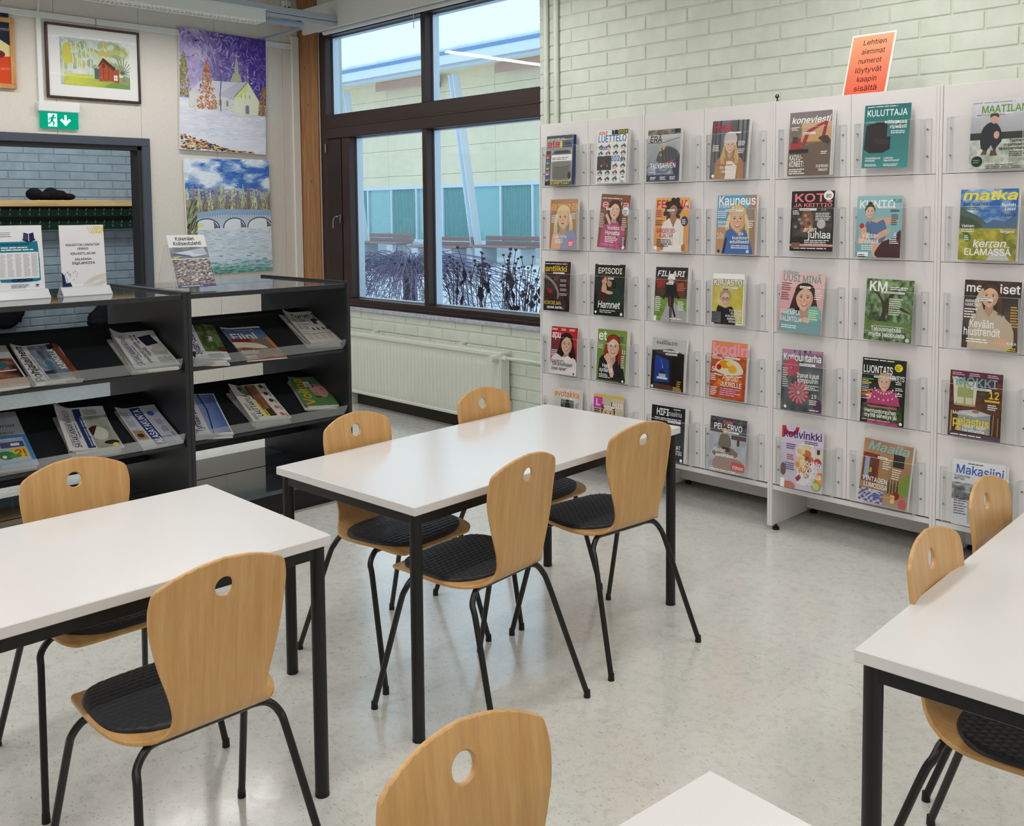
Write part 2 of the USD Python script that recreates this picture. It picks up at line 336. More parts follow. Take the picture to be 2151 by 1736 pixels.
# cloakroom behind the opening
wa = thing('wall_cloakroom', None, None, kind='structure')
AX = -10.5
obj('mortar', cat_([bx(AX - .2, AX, -1.2, YW + .25, 0, ZC), bx(AX, XL - .1, YW + .05, YW + .25, 0, ZC), bx(AX, XL - .12, -1.2, -1.0, 0, ZC)]), M['mortar_blue'], wa)
rest = lay_bricks(wa, -1.2, YW + .05, 0, 2.9, 3.363, .2985, 1.8605, .0878, lambda a, z: 3.0 < a < 4.7 and .7 < z < 2.25, lambda a, o, z: (AX + o, a, z), M['brick_blue'])
obj('brickwork', cat_(rest), M['brick_blue'], wa, kind='stuff')

# window: brown timber frame, two lights above a transom, a vent leaf and two lights below
w1 = thing('window_1', None, None, kind='structure')
FY0, FY1, GY = 4.705, 4.84, 4.805
def fbar(x0, x1, z0, z1, y0=FY0, y1=FY1, m='brown', r=.005, n='frame_bar'):
    obj(n, cbx(x0, x1, y0, y1, z0, z1, r), M[m], w1)
fbar(-7.168, -7.075, .80, 3.12)                      # left stile
fbar(-5.795, -5.745, .865, 2.215); fbar(-5.795, -5.745, 2.41, 3.12)
fbar(-4.585, -4.53, .80, 3.12, 4.765)
fbar(-7.075, -4.532, 2.212, 2.412, 4.698, FY1)
fbar(-7.075, -4.532, 2.30, 2.318, 4.692, 4.70, r=.002)
fbar(-7.075, -4.532, .805, .868, 4.70)
fbar(-7.075, -4.532, .822, .836, 4.688, 4.70, r=.003)
fbar(-6.862, -6.752, .868, 2.212)
fbar(-7.075, -4.532, 3.075, 3.12)
obj('vent_leaf', cbx(-7.072, -6.868, 4.700, 4.75, .872, 2.208, .004), M['brown_dark'], w1)
obj('vent_back', bx(-7.075, -6.86, 4.75, 4.84, .868, 2.212), M['brown_dark'], w1)
hd = obj('handle', cat_([cbx(-6.885, -6.868, 4.685, 4.700, 1.50, 1.57, .003), tube(smoothpath([(-6.876, 4.69, 1.555), (-6.876, 4.665, 1.555), (-6.90, 4.655, 1.55), (-6.925, 4.655, 1.52), (-6.93, 4.655, 1.455)], 5), .0065, 8)]), M['screw'], w1, smooth=40)
for z in (.93, 2.10): obj('hinge', cyl(.006, (-7.078, 4.692, z), (-7.078, 4.692, z + .07), 8), M['screw'], w1)
def lite(x0, x1, z0, z1):
    b = .017
    obj('glazing_bead', cat_([bx(x0, x0 + b, 4.775, 4.835, z0, z1), bx(x1 - b, x1, 4.775, 4.835, z0, z1), bx(x0 + b, x1 - b, 4.775, 4.835, z0, z0 + b * .6), bx(x0 + b, x1 - b, 4.775, 4.835, z1 - b * .6, z1)]), M['alu'], w1)
    obj('pane', bx(x0 + .004, x1 - .004, GY, GY + .005, z0 + .002, z1 - .002), M['glass'], w1)
lite(-7.075, -5.795, 2.412, 3.075); lite(-5.745, -4.585, 2.412, 3.075)
lite(-6.752, -5.795, .868, 2.212); lite(-5.745, -4.585, .868, 2.212)
obj('sill', cbx(-7.10, -4.53, 4.664, 4.80, .774, .803, .004), M['sill'], w1)

# timber post in the corner
tp = thing('timber_post', 'knotty pine glulam post in the room corner beside the window', 'post', (0, 0, 0))
for (a, b, y) in ((-7.468, -7.402, 4.690), (-7.402, -7.295, 4.688), (-7.295, -7.228, 4.689), (-7.228, -7.172, 4.684)):
    obj('lamella', cbx(a, b - .0006, y, 4.701, 0, ZC, .002), M['pine'], tp)

# pelmet and roller blind above the window
pe = thing('roller_blind', 'white pelmet board with a roller blind tube above the window', 'blind')
pp = sbox(-7.205, 3.088, -4.40, 3.30).buffer(-.018).buffer(.018)
obj('pelmet', frame(prism(pp, .016), (0, 4.585, 0), (1, 0, 0), (0, 0, 1)), M['white_paint'], pe)
obj('bracket', cat_([bx(-7.19, -7.175, 4.585, 4.70, 3.12, 3.28), bx(-4.44, -4.425, 4.585, 4.68, 3.12, 3.28)]), M['white_paint'], pe)
obj('roller_tube', cyl(.021, (-6.99, 4.645, 3.088), (-4.56, 4.645, 3.088), 16), M['white_paint'], pe, smooth=40)
obj('pull_cord', tube([(-5.80, 4.645, 3.07), (-5.80, 4.648, 3.03), (-5.803, 4.65, 2.96)], .003, 6), M['white_paint'], pe)

# radiator
rd = thing('radiator', 'white ribbed panel radiator under the window', 'radiator')
RX0, RX1, RZ0, RZ1, RYF = -6.93, -4.816, .112, .612, 4.59
def ribbed():
    nx, nz = int((RX1 - RX0) / .0435 * 8), 26
    xs = np.linspace(RX0 + .02, RX1 - .02, nx); zs = np.linspace(RZ0 + .005, RZ1 - .03, nz)
    ph = (xs - RX0 - .02) / .0435 % 1.0
    prof = np.clip(np.sin(ph * PI) * 1.5 - .5, 0, 1)
    e = np.clip((zs - RZ0 - .035) / .02, 0, 1) * np.clip((RZ1 - .075 - zs) / .02, 0, 1)
    Y = RYF - .012 * np.outer(e, prof)
    X, Z = np.meshgrid(xs, zs); V = np.stack([X, Y, Z], -1).reshape(-1, 3)
    i = np.arange(nz - 1)[:, None] * nx + np.arange(nx - 1)[None]; i = i.ravel()
    F = np.concatenate([np.stack([i, i + 1, i + nx + 1], 1), np.stack([i, i + nx + 1, i + nx], 1)]); return trimesh.Trimesh(V, F, process=False)
obj('front_panel', ribbed(), M['radiator'], rd, smooth=50)
obj('casing', cat_([bx(RX0 + .02, RX1 - .02, RYF + .001, RYF + .02, RZ0, RZ1 - .02), cbx(RX0, RX1, RYF - .016, 4.665, RZ1 - .032, RZ1, .006), cbx(RX0, RX1, RYF - .010, RYF + .012, RZ0 - .002, RZ0 + .022, .006), bx(RX0 + .05, RX1 - .03, 4.635, 4.655, RZ0 + .01, RZ1 - .02)]), M['radiator'], rd)
obj('side_cover', cbx(RX1 - .02, RX1, RYF - .012, 4.665, RZ0, RZ1 - .02, .004), M['radiator'], rd)
obj('top_grille', cat_([bx(RX0 + .03 + i * .05, RX0 + .06 + i * .05, RYF + .02, 4.655, RZ1, RZ1 + .002) for i in range(41)]), M['white_paint'], rd)
obj('foot', cat_([cbx(x, x + .03, 4.6, 4.68, 0, RZ0 + .02, .004) for x in (RX0 + .25, RX1 - .35)]), M['radiator'], rd)
obj('thermostat', cat_([cyl(.024, (RX1 - .045, RYF - .07, .572), (RX1 - .045, RYF - .015, .572), 20), cyl(.017, (RX1 - .045, RYF - .02, .572), (RX1 - .045, RYF + .03, .572), 12), cyl(.018, (RX1 - .05, RYF - .005, .572), (RX1 + .03, RYF + .02, .572), 14)]), M['white_paint'], rd, smooth=40)
obj('wall_bracket', cat_([bx(-5.34, -5.30, 4.65, 4.689, .6, .632), bx(-6.4, -6.36, 4.65, 4.689, .6, .632)]), M['radiator'], rd)
obj('supply_pipe', tube(smoothpath([(RX1 + .03, 4.61, .572), (RX1 + .08, 4.62, .572), (-4.62, 4.655, .566), (-4.40, 4.655, .56), (-4.1, 4.655, .56)], 5), .011, 10), M['brick'], rd, smooth=40)
for i, (x, lb) in enumerate(((-4.452, 'painted heating pipe nearer the window, running down the brick wall'), (-4.362, 'painted heating pipe farther from the window, running down the brick wall'))):
    p = obj('heating_pipe', cyl(.017, (x, 4.668, 0), (x, 4.668, ZC), 16), M['brick'], smooth=40)
    tag(p, lb, 'pipe', 'heating pipes on the brick wall')

# cable tray, lamp, socket, cable duct
ct = thing('cable_tray', 'galvanised cable tray running under the ceiling along the left wall', 'cable tray')
obj('channel', cat_([bx(-6.80, -6.68, 0.2, 4.575, 3.118, 3.122), bx(-6.80, -6.796, 0.2, 4.575, 3.122, 3.175), bx(-6.684, -6.68, 0.2, 4.575, 3.09, 3.175)]), M['alu'], ct)
obj('lower_rail', cat_([bx(-6.80, -6.75, 0.2, 4.30, 3.060, 3.065), bx(-6.754, -6.75, 0.2, 4.30, 3.065, 3.095), bx(-6.80, -6.796, 0.2, 4.30, 3.065, 3.095)]), M['alu'], ct)
obj('hanger', cat_([cyl(.006, (-6.84, y, 3.13), (-6.84, y, ZC), 8) for y in (.8, 2.0, 3.2, 4.2)] + [bx(-6.87, -6.81, y - .015, y + .015, 3.07, 3.13) for y in (.8, 2.0, 3.2, 4.2)]), M['alu'], ct)
obj('wall_bracket', cat_([bx(XL, -6.80, 4.30, 4.325, 3.05, 3.068), bx(XL, -6.80, 2.2, 2.225, 3.05, 3.068)]), M['alu'], ct)
la = thing('ceiling_lamp', 'long white louvred fluorescent lamp hanging below the cable tray', 'lamp')
LX, LY0, LY1, LZ = -6.72, 2.42, 3.90, 3.035
obj('housing', cat_([cbx(LX - .085, LX - .07, LY0, LY1, LZ, LZ + .085, .003), cbx(LX + .07, LX + .085, LY0, LY1, LZ, LZ + .085, .003), cbx(LX - .085, LX + .085, LY0, LY1, LZ + .085, LZ + .095, .003), cbx(LX - .085, LX + .085, LY1 - .01, LY1, LZ, LZ + .09, .003), cbx(LX - .085, LX + .085, LY0, LY0 + .01, LZ, LZ + .09, .003)]), M['white_paint'], la)
for k in range(46):
    y = LY0 + .03 + k * .0315
    obj('louver', bx(LX - .07, LX + .07, y, y + .004, LZ + .002, LZ + .028), M['white_paint'], la)
obj('divider', bx(LX - .003, LX + .003, LY0 + .01, LY1 - .01, LZ + .002, LZ + .03), M['white_paint'], la)
obj('lamp_tube', cyl(.012, (LX, LY0 + .03, LZ + .06), (LX, LY1 - .03, LZ + .06), 12), M['lamp_glow'], la)
obj('hanger', cat_([bx(LX - .1, LX + .02, y, y + .02, LZ + .095, LZ + .105) for y in (2.7, 3.6)]), M['alu'], la)
so = thing('socket', 'white double wall socket high up beside the timber post', 'socket')
obj('box', cbx(XL, XL + .04, 4.53, 4.61, 3.315, 3.415, .006), M['white_paint'], so)
for y in (4.553, 4.587): obj('socket_hole', frame(prism(Point(0, 0).buffer(.013), .002), (XL + .04, y, 3.352), (0, 1, 0), (0, 0, 1)), M['black_plastic'], so)
obj('cable_duct', cbx(XL, XL + .02, 2.512, 2.545, 2.395, 3.04, .002), M['white_paint'], label='white vertical cable duct leading down to the exit sign', cat='cable duct')
obj('cable', tube(smoothpath([(XL + .012, 2.528, 3.03), (XL + .03, 2.53, 3.10), (XL + .03, 2.535, 3.3), (XL + .03, 2.53, 3.49)], 5), .007, 8), M['white_paint'], label='white cable rising from the duct above the exit sign', cat='cable', smooth=40)
# emergency exit sign
ex = thing('exit_sign', 'lit green emergency exit sign with running figure and down arrow', 'sign')
obj('housing', cat_([cbx(XL, XL + .045, 2.500, 2.790, 2.338, 2.408, .004), cbx(XL, XL + .03, 2.497, 2.503, 2.36, 2.40, .001)]), M['white_paint'], ex)
obj('panel', cbx(XL + .012, XL + .024, 2.512, 2.783, 2.218, 2.336, .002), M['sign_green'], ex)
def on_sign(poly, d=.0012): return frame(prism(poly, d), (XL + .0245, 2.512, 2.218), (0, 1, 0), (0, 0, 1))
door = sbox(.055, .013, .118, .108)
obj('doorway', on_sign(door), M['sign_white'], ex)
man = shapely.union_all([Point(.094, .094).buffer(.0075), LineString([(.088, .082), (.080, .055)]).buffer(.0085), LineString([(.086, .080), (.102, .074), (.110, .080)]).buffer(.0035), LineString([(.086, .080), (.070, .074), (.062, .064)]).buffer(.0035),
                         LineString([(.082, .056), (.096, .044), (.092, .024)]).buffer(.0045), LineString([(.079, .055), (.068, .038), (.050, .034)]).buffer(.0045)])
obj('running_figure', on_sign(man, .0022), M['sign_green'], ex)
arrow = shapely.union_all([LineString([(.178, .100), (.178, .035)]).buffer(.0085, cap_style='flat'), LineString([(.152, .062), (.178, .034), (.204, .062)]).buffer(.0095, cap_style='square', join_style='mitre')])
obj('arrow', on_sign(arrow), M['sign_white'], ex)

# ------------------------------------------------------------------ tables and chairs
def make_table(name, label, L, W, loc, rz, H=.7225, group='white tables of the reading area'):
    """a table whose local x runs along its length; origin at one corner"""
    t = thing(name, label, 'table', loc, rz, group)
    obj('tabletop', cbx(0, L, 0, W, H - .027, H, .002), M['laminate'], t)
    i, q = .028, .019
    for (x, y) in ((i, i), (L - i, i), (L - i, W - i), (i, W - i)):
        lg = obj('leg', cyl(q, (x, y, .008), (x, y, H - .027), 24), M['black_leg'], t, smooth=40)
        obj('foot_cap', cyl(q + .0005, (x, y, 0), (x, y, .009), 20), M['black_plastic'], lg)
    z0, z1 = H - .027 - .035, H - .027
    for (a, b, c, d) in ((i + q * .7, L - i - q * .7, i - .012, i + .012), (i + q * .7, L - i - q * .7, W - i - .012, W - i + .012)):
        obj('apron', cbx(a, b, c, d, z0, z1, .002), M['black_leg'], t)
    for (a, b, c, d) in ((i - .012, i + .012, i + q * .7, W - i - q * .7), (L - i - .012, L - i + .012, i + q * .7, W - i - q * .7)):
        obj('apron', cbx(a, b, c, d, z0, z1, .002), M['black_leg'], t)
    return t
def make_chair(label, loc, rz, group):
    """beech shell chair facing local +x, origin on the floor midway between its feet"""
    t = thing('chair', label, 'chair', loc, rz, group)
    # side profile of the shell (centre line), from the seat's front edge to the back's top
    P = smoothpath([(.245, .437), (.215, .449), (.15, .456), (.05, .453), (-.04, .449), (-.085, .449), (-.120, .456), (-.143, .475), (-.153, .505), (-.159, .56), (-.166, .64), (-.177, .74), (-.193, .852)], 10)
    S = np.concatenate([[0], np.cumsum(np.linalg.norm(np.diff(P, axis=0), axis=1))]); ST = S[-1]
    T = np.gradient(P, S, axis=0); T /= np.linalg.norm(T, axis=1, keepdims=True); Nn = np.stack([T[:, 1], -T[:, 0]], 1)   # towards the sitter
    zat = lambda z: float(np.interp(z, P[-70:, 1], S[-70:]))
    s_of_x = lambda x: float(np.interp(-x, -P[:60, 0], S[:60]))
    # half outline (s, w)
    half = [(0, 0), (0, .135), (.010, .170), (.034, .190), (.08, .199), (.16, .204), (.24, .202), (.295, .191), (.335, .170), (.368, .143), (zat(.49), .113), (zat(.54), .117), (zat(.62), .141), (zat(.69), .157), (zat(.745), .1625), (zat(.782), .158), (zat(.797), .151), (zat(.809), .133), (zat(.824), .098), (zat(.836), .054), (zat(.842), 0)]
    hp = smoothpath([(a, b, 0) for a, b in half], 5)[:, :2]
    ring = np.vstack([hp, (hp * (1, -1))[::-1][1:-1]])
    holec = zat(.776); th = np.linspace(0, 2 * PI, 28, endpoint=False)
    hole = np.stack([holec + .0225 * np.cos(th), .0215 * np.sin(th)], 1)
    def inset(r, d):
        nx = np.roll(r, -1, 0) - np.roll(r, 1, 0); n = np.stack([nx[:, 1], -nx[:, 0]], 1); n /= np.linalg.norm(n, axis=1, keepdims=True) + 1e-12
        return r + n * d
    if Polygon(ring).exterior.is_ccw: out_sign = 1
    else: out_sign = -1
    tk, c = .0055, .0025
    layers = [(-tk, c), (-tk + c, 0), (tk - c, 0), (tk, c)]
    Vs, Fs, nb = [], [], 0
    for r, sg in ((ring, out_sign), (hole, -1)):
        L_ = len(r)
        for (z, d) in layers: Vs.append(np.c_[inset(r, -sg * d), np.full(L_, z)])
        for k in range(3):
            i0 = nb + k * L_; i = np.arange(L_); j = (i + 1) % L_
            f = np.concatenate([np.stack([i0 + i, i0 + j, i0 + L_ + j], 1), np.stack([i0 + i, i0 + L_ + j, i0 + L_ + i], 1)])
            Fs.append(f)
        nb += 4 * L_
    m1 = trimesh.Trimesh(np.vstack(Vs), np.vstack(Fs), process=False)
    pol = Polygon(inset(ring, -out_sign * c), [inset(hole, c)])
    caps = []
    gs, gy = np.arange(-.02, ST + .04, .02), np.arange(-.26, .27, .026)
    for g in [shapely.intersection(pol, sbox(a, c0, b, c1)) for a, b in zip(gs[:-1], gs[1:]) for c0, c1 in zip(gy[:-1], gy[1:])]:
        for gg in getattr(g, 'geoms', [g]):
            if gg.is_empty or gg.geom_type != 'Polygon': continue
            v, f = trimesh.creation.triangulate_polygon(gg, engine='earcut')
            caps.append(trimesh.Trimesh(np.c_[v, np.full(len(v), tk)], f, process=False))
            caps.append(trimesh.Trimesh(np.c_[v, np.full(len(v), -tk)], f[:, ::-1], process=False))
    def bend(V, ws=0.0):
        s, y, z = V.T; s = np.clip(s, 0, ST)
        px, pz = np.interp(s, S, P[:, 0]), np.interp(s, S, P[:, 1]); nx, nz = np.interp(s, S, Nn[:, 0]), np.interp(s, S, Nn[:, 1])
        b = np.clip((s - zat(.55)) / .15, 0, 1)
        zz = z + b * .55 * y * y                        # the back is slightly hollow
        return np.stack([px + nx * zz, y, pz + nz * zz], 1)
    shell = cat_([m1] + caps); shell.vertices = bend(np.asarray(shell.vertices))
    shell.merge_vertices(); shell.fix_normals()
    obj('seat_shell', shell, M['beech'], t, smooth=28)
    # cushion: padded pad with a raised honeycomb weave
    s0, s1 = .012, .342; n1, n2 = 128, 128
    cu = np.linspace(-1, 1, n1)[:, None] * np.ones((1, n2)); cv = np.linspace(-1, 1, n2)[None] * np.ones((n1, 1))
    uu = cu * np.sqrt(np.clip(1 - .42 * cv ** 4, 0, 1)); vv = cv * np.sqrt(np.clip(1 - .30 * cu ** 4, 0, 1))
    s = s0 + (s1 - s0) * (uu + 1) / 2; wmax = np.interp(s, hp[:, 0][:60], hp[:, 1][:60]) - .008
    wmax = np.minimum(wmax, .226); y = vv * np.clip(wmax, .06, None)
    edge = np.clip((1 - np.maximum(np.abs(cu), np.abs(cv))) / .12, 0, 1); hgt = .0095 * np.sqrt(1 - (1 - edge) ** 2)
    hx, hy = s / .0175, y / .0225; row = np.floor(hx); fx = hx - row - .5; fy = (hy + .5 * (row % 2)) % 1.0 - .5
    hexb = np.clip(1.15 - 2.0 * np.maximum(np.abs(fx), np.abs(fy)) ** 1.0, 0, .6) / .6
    hgt = hgt + .0030 * hexb * edge * (.6 - fx)
    V = bend(np.stack([s.ravel(), y.ravel(), (tk + .0005 + hgt).ravel()], 1))
    i = (np.arange(n1 - 1)[:, None] * n2 + np.arange(n2 - 1)[None]).ravel()
    F = np.concatenate([np.stack([i, i + n2, i + n2 + 1], 1), np.stack([i, i + n2 + 1, i + 1], 1)])
    cm = trimesh.Trimesh(V, F, process=False)
    if cm.face_normals[:, 2].mean() < 0: cm.invert()
    obj('seat_cushion', cm, M['fabric'], t, smooth=60)
    # legs: front and rear tube arches
    for sx, fx_, hy_, tx, ty in ((1, .245, .255, .120, .165), (-1, -.245, .226, -.085, .120)):
        for sy in (-1, 1):
            foot = np.array([fx_, sy * hy_, .012]); top = np.array([tx, sy * ty, .434])
            kx = tx + (fx_ - tx) * .13; bendp = np.array([kx + .0, sy * (ty + .052), .418])
            low = foot + (bendp - foot) * .86
            pts = smoothpath([np.array([tx, 0, .434]), np.array([tx, sy * ty * .6, .434]), top, top + (bendp - top) * .55 + (0, 0, .0045), bendp + (0, 0, -.016), low, low * .5 + foot * .5, foot], 6)
            lg = obj('leg', tube(pts, .0095, 12), M['black_steel'], t, smooth=40)
            obj('foot_cap', tube([foot + (0, 0, .012), foot * (1, 1, 0) + (0, 0, 0)], [.0102, .0112], 12), M['black_plastic'], lg)
    return t
make_table('table', 'white table in the middle, between the newspaper shelf and magazine rack', 1.41, .705, (-2.193, 1.733, 0), 90 + 3.1)
t_left = make_table('table', 'white table cut by the left edge of the photo', 1.41, .70, (-2.168, .02, 0), 90)
make_table('table', 'white table cut by the right edge, beside two chairs', 1.41, .705, (-.86 + .703, 1.762 + .04, 0), 90 + 3.2)
make_table('table', 'white tabletop whose corner juts up at the bottom of the photo', 1.41, .705, (-.219, -.238, 0), 86.0)
G = 'beech shell chairs around the tables'
ch = make_chair('beech chair nearest the camera, cut by the bottom edge', (-.85, .892, 0), -1, G)
dup(ch, (-2.256, 2.059, 0), 186.3, 'beech chair at the middle table, near side, closer to the camera', G)
dup(ch, (-2.281, 2.699, 0), 175.3, 'beech chair at the middle table, near side, closer to the magazine rack', G)
dup(ch, (-2.791, 2.092, 0), 5.6, 'beech chair tucked in behind the middle table, closest to the newspaper shelf', G)
dup(ch, (-2.82, 2.756, 0), 5, 'beech chair behind the middle table, in front of the radiator', G)
dup(ch, (-2.099, .987, 0), 180, 'large beech chair on the near side of the left table, back towards the viewer', G)
dup(ch, (-2.85, 1.079, 0), 0, 'beech chair behind the left table, in front of the newspaper shelf', G)
dup(ch, (-2.173, .315, 0), 180, 'chair at the bottom left corner of which only a bent black leg shows', G)
dup(ch, (-.72, 2.222, 0), 3, 'beech chair at the right table, nearer of the two', G)
dup(ch, (-.795, 2.767, 0), 3, 'beech chair at the right table, in front of the magazine rack', G)

# ------------------------------------------------------------------ print: flat art made of coloured polygons
_gl = {}
def glyphs(text, bold):
    k = (text, bold)
    if k not in _gl:
        m = meshkit.text_mesh(text, 1.0, .01, bold)
        up = m.face_normals[:, 2] > .5
        _gl[k] = (np.asarray(m.vertices)[:, :2].copy(), np.asarray(m.faces)[up].copy())
    return _gl[k]
class Art:
    """coloured polygons in a space 1 wide and H high; later ones lie on top"""
    def __init__(s, H, bg=None, seed=1):
        s.H, s.V, s.F, s.C, s.n, s.L, s.box = H, [], [], [], 0, 0, sbox(0, 0, 1, H); s.r = np.random.RandomState(seed); s.held, s.hk, s.hb = 0, 0, 0
        if bg is not None: s.rect(0, 0, 1, H, bg)
    def hold(s, n):
        """until hold(0), spread what follows over n layers only (brush strokes)"""
        if n: s.hb, s.hk = s.L, 0
        elif s.held: s.L = s.hb + s.held
        s.held = n
    def tris(s, v, f, col):
        v = np.asarray(v, float); f = np.asarray(f)
        if s.held: s.L = s.hb + s.hk % s.held; s.hk += 1
        s.V.append(np.c_[v, np.full(len(v), s.L)]); s.F.append(f + s.n); s.n += len(v)
        col = lin(col); s.C.append(np.broadcast_to(col, (len(f), 3))); s.L += 1
    def shape(s, g, col):
        g = g.intersection(s.box)
        vs, fs, n = [], [], 0
        for q in getattr(g, 'geoms', [g]):
            if q.is_empty or q.geom_type != 'Polygon' or q.area < 1e-7: continue
            v, f = trimesh.creation.triangulate_polygon(q, engine='earcut'); vs.append(v); fs.append(f + n); n += len(v)
        if vs: s.tris(np.vstack(vs), np.vstack(fs), col)
    def rect(s, x0, y0, x1, y1, col): s.shape(sbox(x0, y0, x1, y1), col)
    def poly(s, pts, col, smooth=0):
        if smooth:
            p = np.array(pts + [pts[0]], float); pts = smoothpath(np.c_[p, np.zeros(len(p))], smooth)[:-1, :2]
        g = Polygon(pts); s.shape(g if g.is_valid else g.buffer(0), col)
    def ell(s, x, y, rx, ry, col, rot=0):
        s.shape(affinity.rotate(affinity.scale(Point(x, y).buffer(1, 8), rx, ry), rot), col)
    def line(s, pts, w, col): s.shape(LineString(pts).buffer(w / 2, 2), col)
    def text(s, t, x, y, h, col, w=None, bold=True, it=0., al='l', rot=0):
        v, f = glyphs(t, bold); v = v * h; tw = v[:, 0].max()
        if w: v = v * (w / tw, 1); tw = w
        v = v + np.c_[v[:, 1] * it, np.zeros(len(v))] - (0 if al == 'l' else tw / 2 if al == 'c' else tw, 0)
        if rot: a = math.radians(rot); v = v @ np.array([[math.cos(a), math.sin(a)], [-math.sin(a), math.cos(a)]])
        s.tris(v + (x, y), f, col)
    def greek(s, x, y, w, n, dy, col, h=.5, al='l'):
        """n lines of small print, too fine to read"""
        g = []
        for k in range(n):
            L = w * s.r.uniform(.7, 1.0); a = x if al == 'l' else x - L / 2 if al == 'c' else x - L; yy = y - k * dy
            while L > 0:
                q = min(L, w * s.r.uniform(.12, .3)); g.append(sbox(a, yy, a + q * .88, yy + dy * h)); a += q; L -= q
        s.shape(shapely.union_all(g), col)
    def field(s, x0, y0, x1, y1, nx, ny, fn):
        """a mottled patch: fn(u, v) gives sRGB for arrays u, v in 0..1"""
        xs, ys = np.linspace(x0, x1, nx + 1), np.linspace(y0, y1, ny + 1); X, Y = np.meshgrid(xs, ys); v = np.c_[X.ravel(), Y.ravel()]
        i = (np.arange(ny)[:, None] * (nx + 1) + np.arange(nx)[None]).ravel()
        f = np.concatenate([np.stack([i, i + 1, i + nx + 2], 1), np.stack([i, i + nx + 2, i + nx + 1], 1)])
        c = v[f].mean(1); col = np.clip(fn((c[:, 0] - x0) / (x1 - x0), (c[:, 1] - y0) / (y1 - y0)), 0, 255)
        s.V.append(np.c_[v, np.full(len(v), s.L)]); s.F.append(f + s.n); s.n += len(v); s.C.append(lin(col)); s.L += 1
    def sticker(s, x, y, w=.26, h=.045):
        s.rect(x, y, x + w, y + h, (238, 238, 236)); s.greek(x + .02, y + h * .35, w * .8, 1, h * .5, (120, 120, 120))
    def mesh(s, w, eps=.00006, maxedge=None, warp=None):
        v, f, c = np.vstack(s.V), np.vstack(s.F), np.vstack(s.C); eps = min(eps, (.0026 if s.H in (1.26, 1.24) else .0014) / max(v[:, 2].max(), 1))
        v = v * (w, w, 1.0)
        if maxedge:
            v, f, ix = trimesh.remesh.subdivide_to_size(v, f, maxedge, max_iter=12, return_index=True); c = c[ix]
        lay = v[:, 2] * eps + .0002; v = np.c_[v[:, :2], lay]
        if warp is not None: v = warp(v)
        return trimesh.Trimesh(v, f, process=False), c
def mix(a, b, t):
    t = np.asarray(t)[..., None]; return np.asarray(a, float) * (1 - t) + np.asarray(b, float) * t
def noisef(u, v, sc, seed=0, oc=4):
    return meshkit.fbm(np.stack([u * sc, v * sc, np.zeros_like(u) + seed], -1), oc, seed)
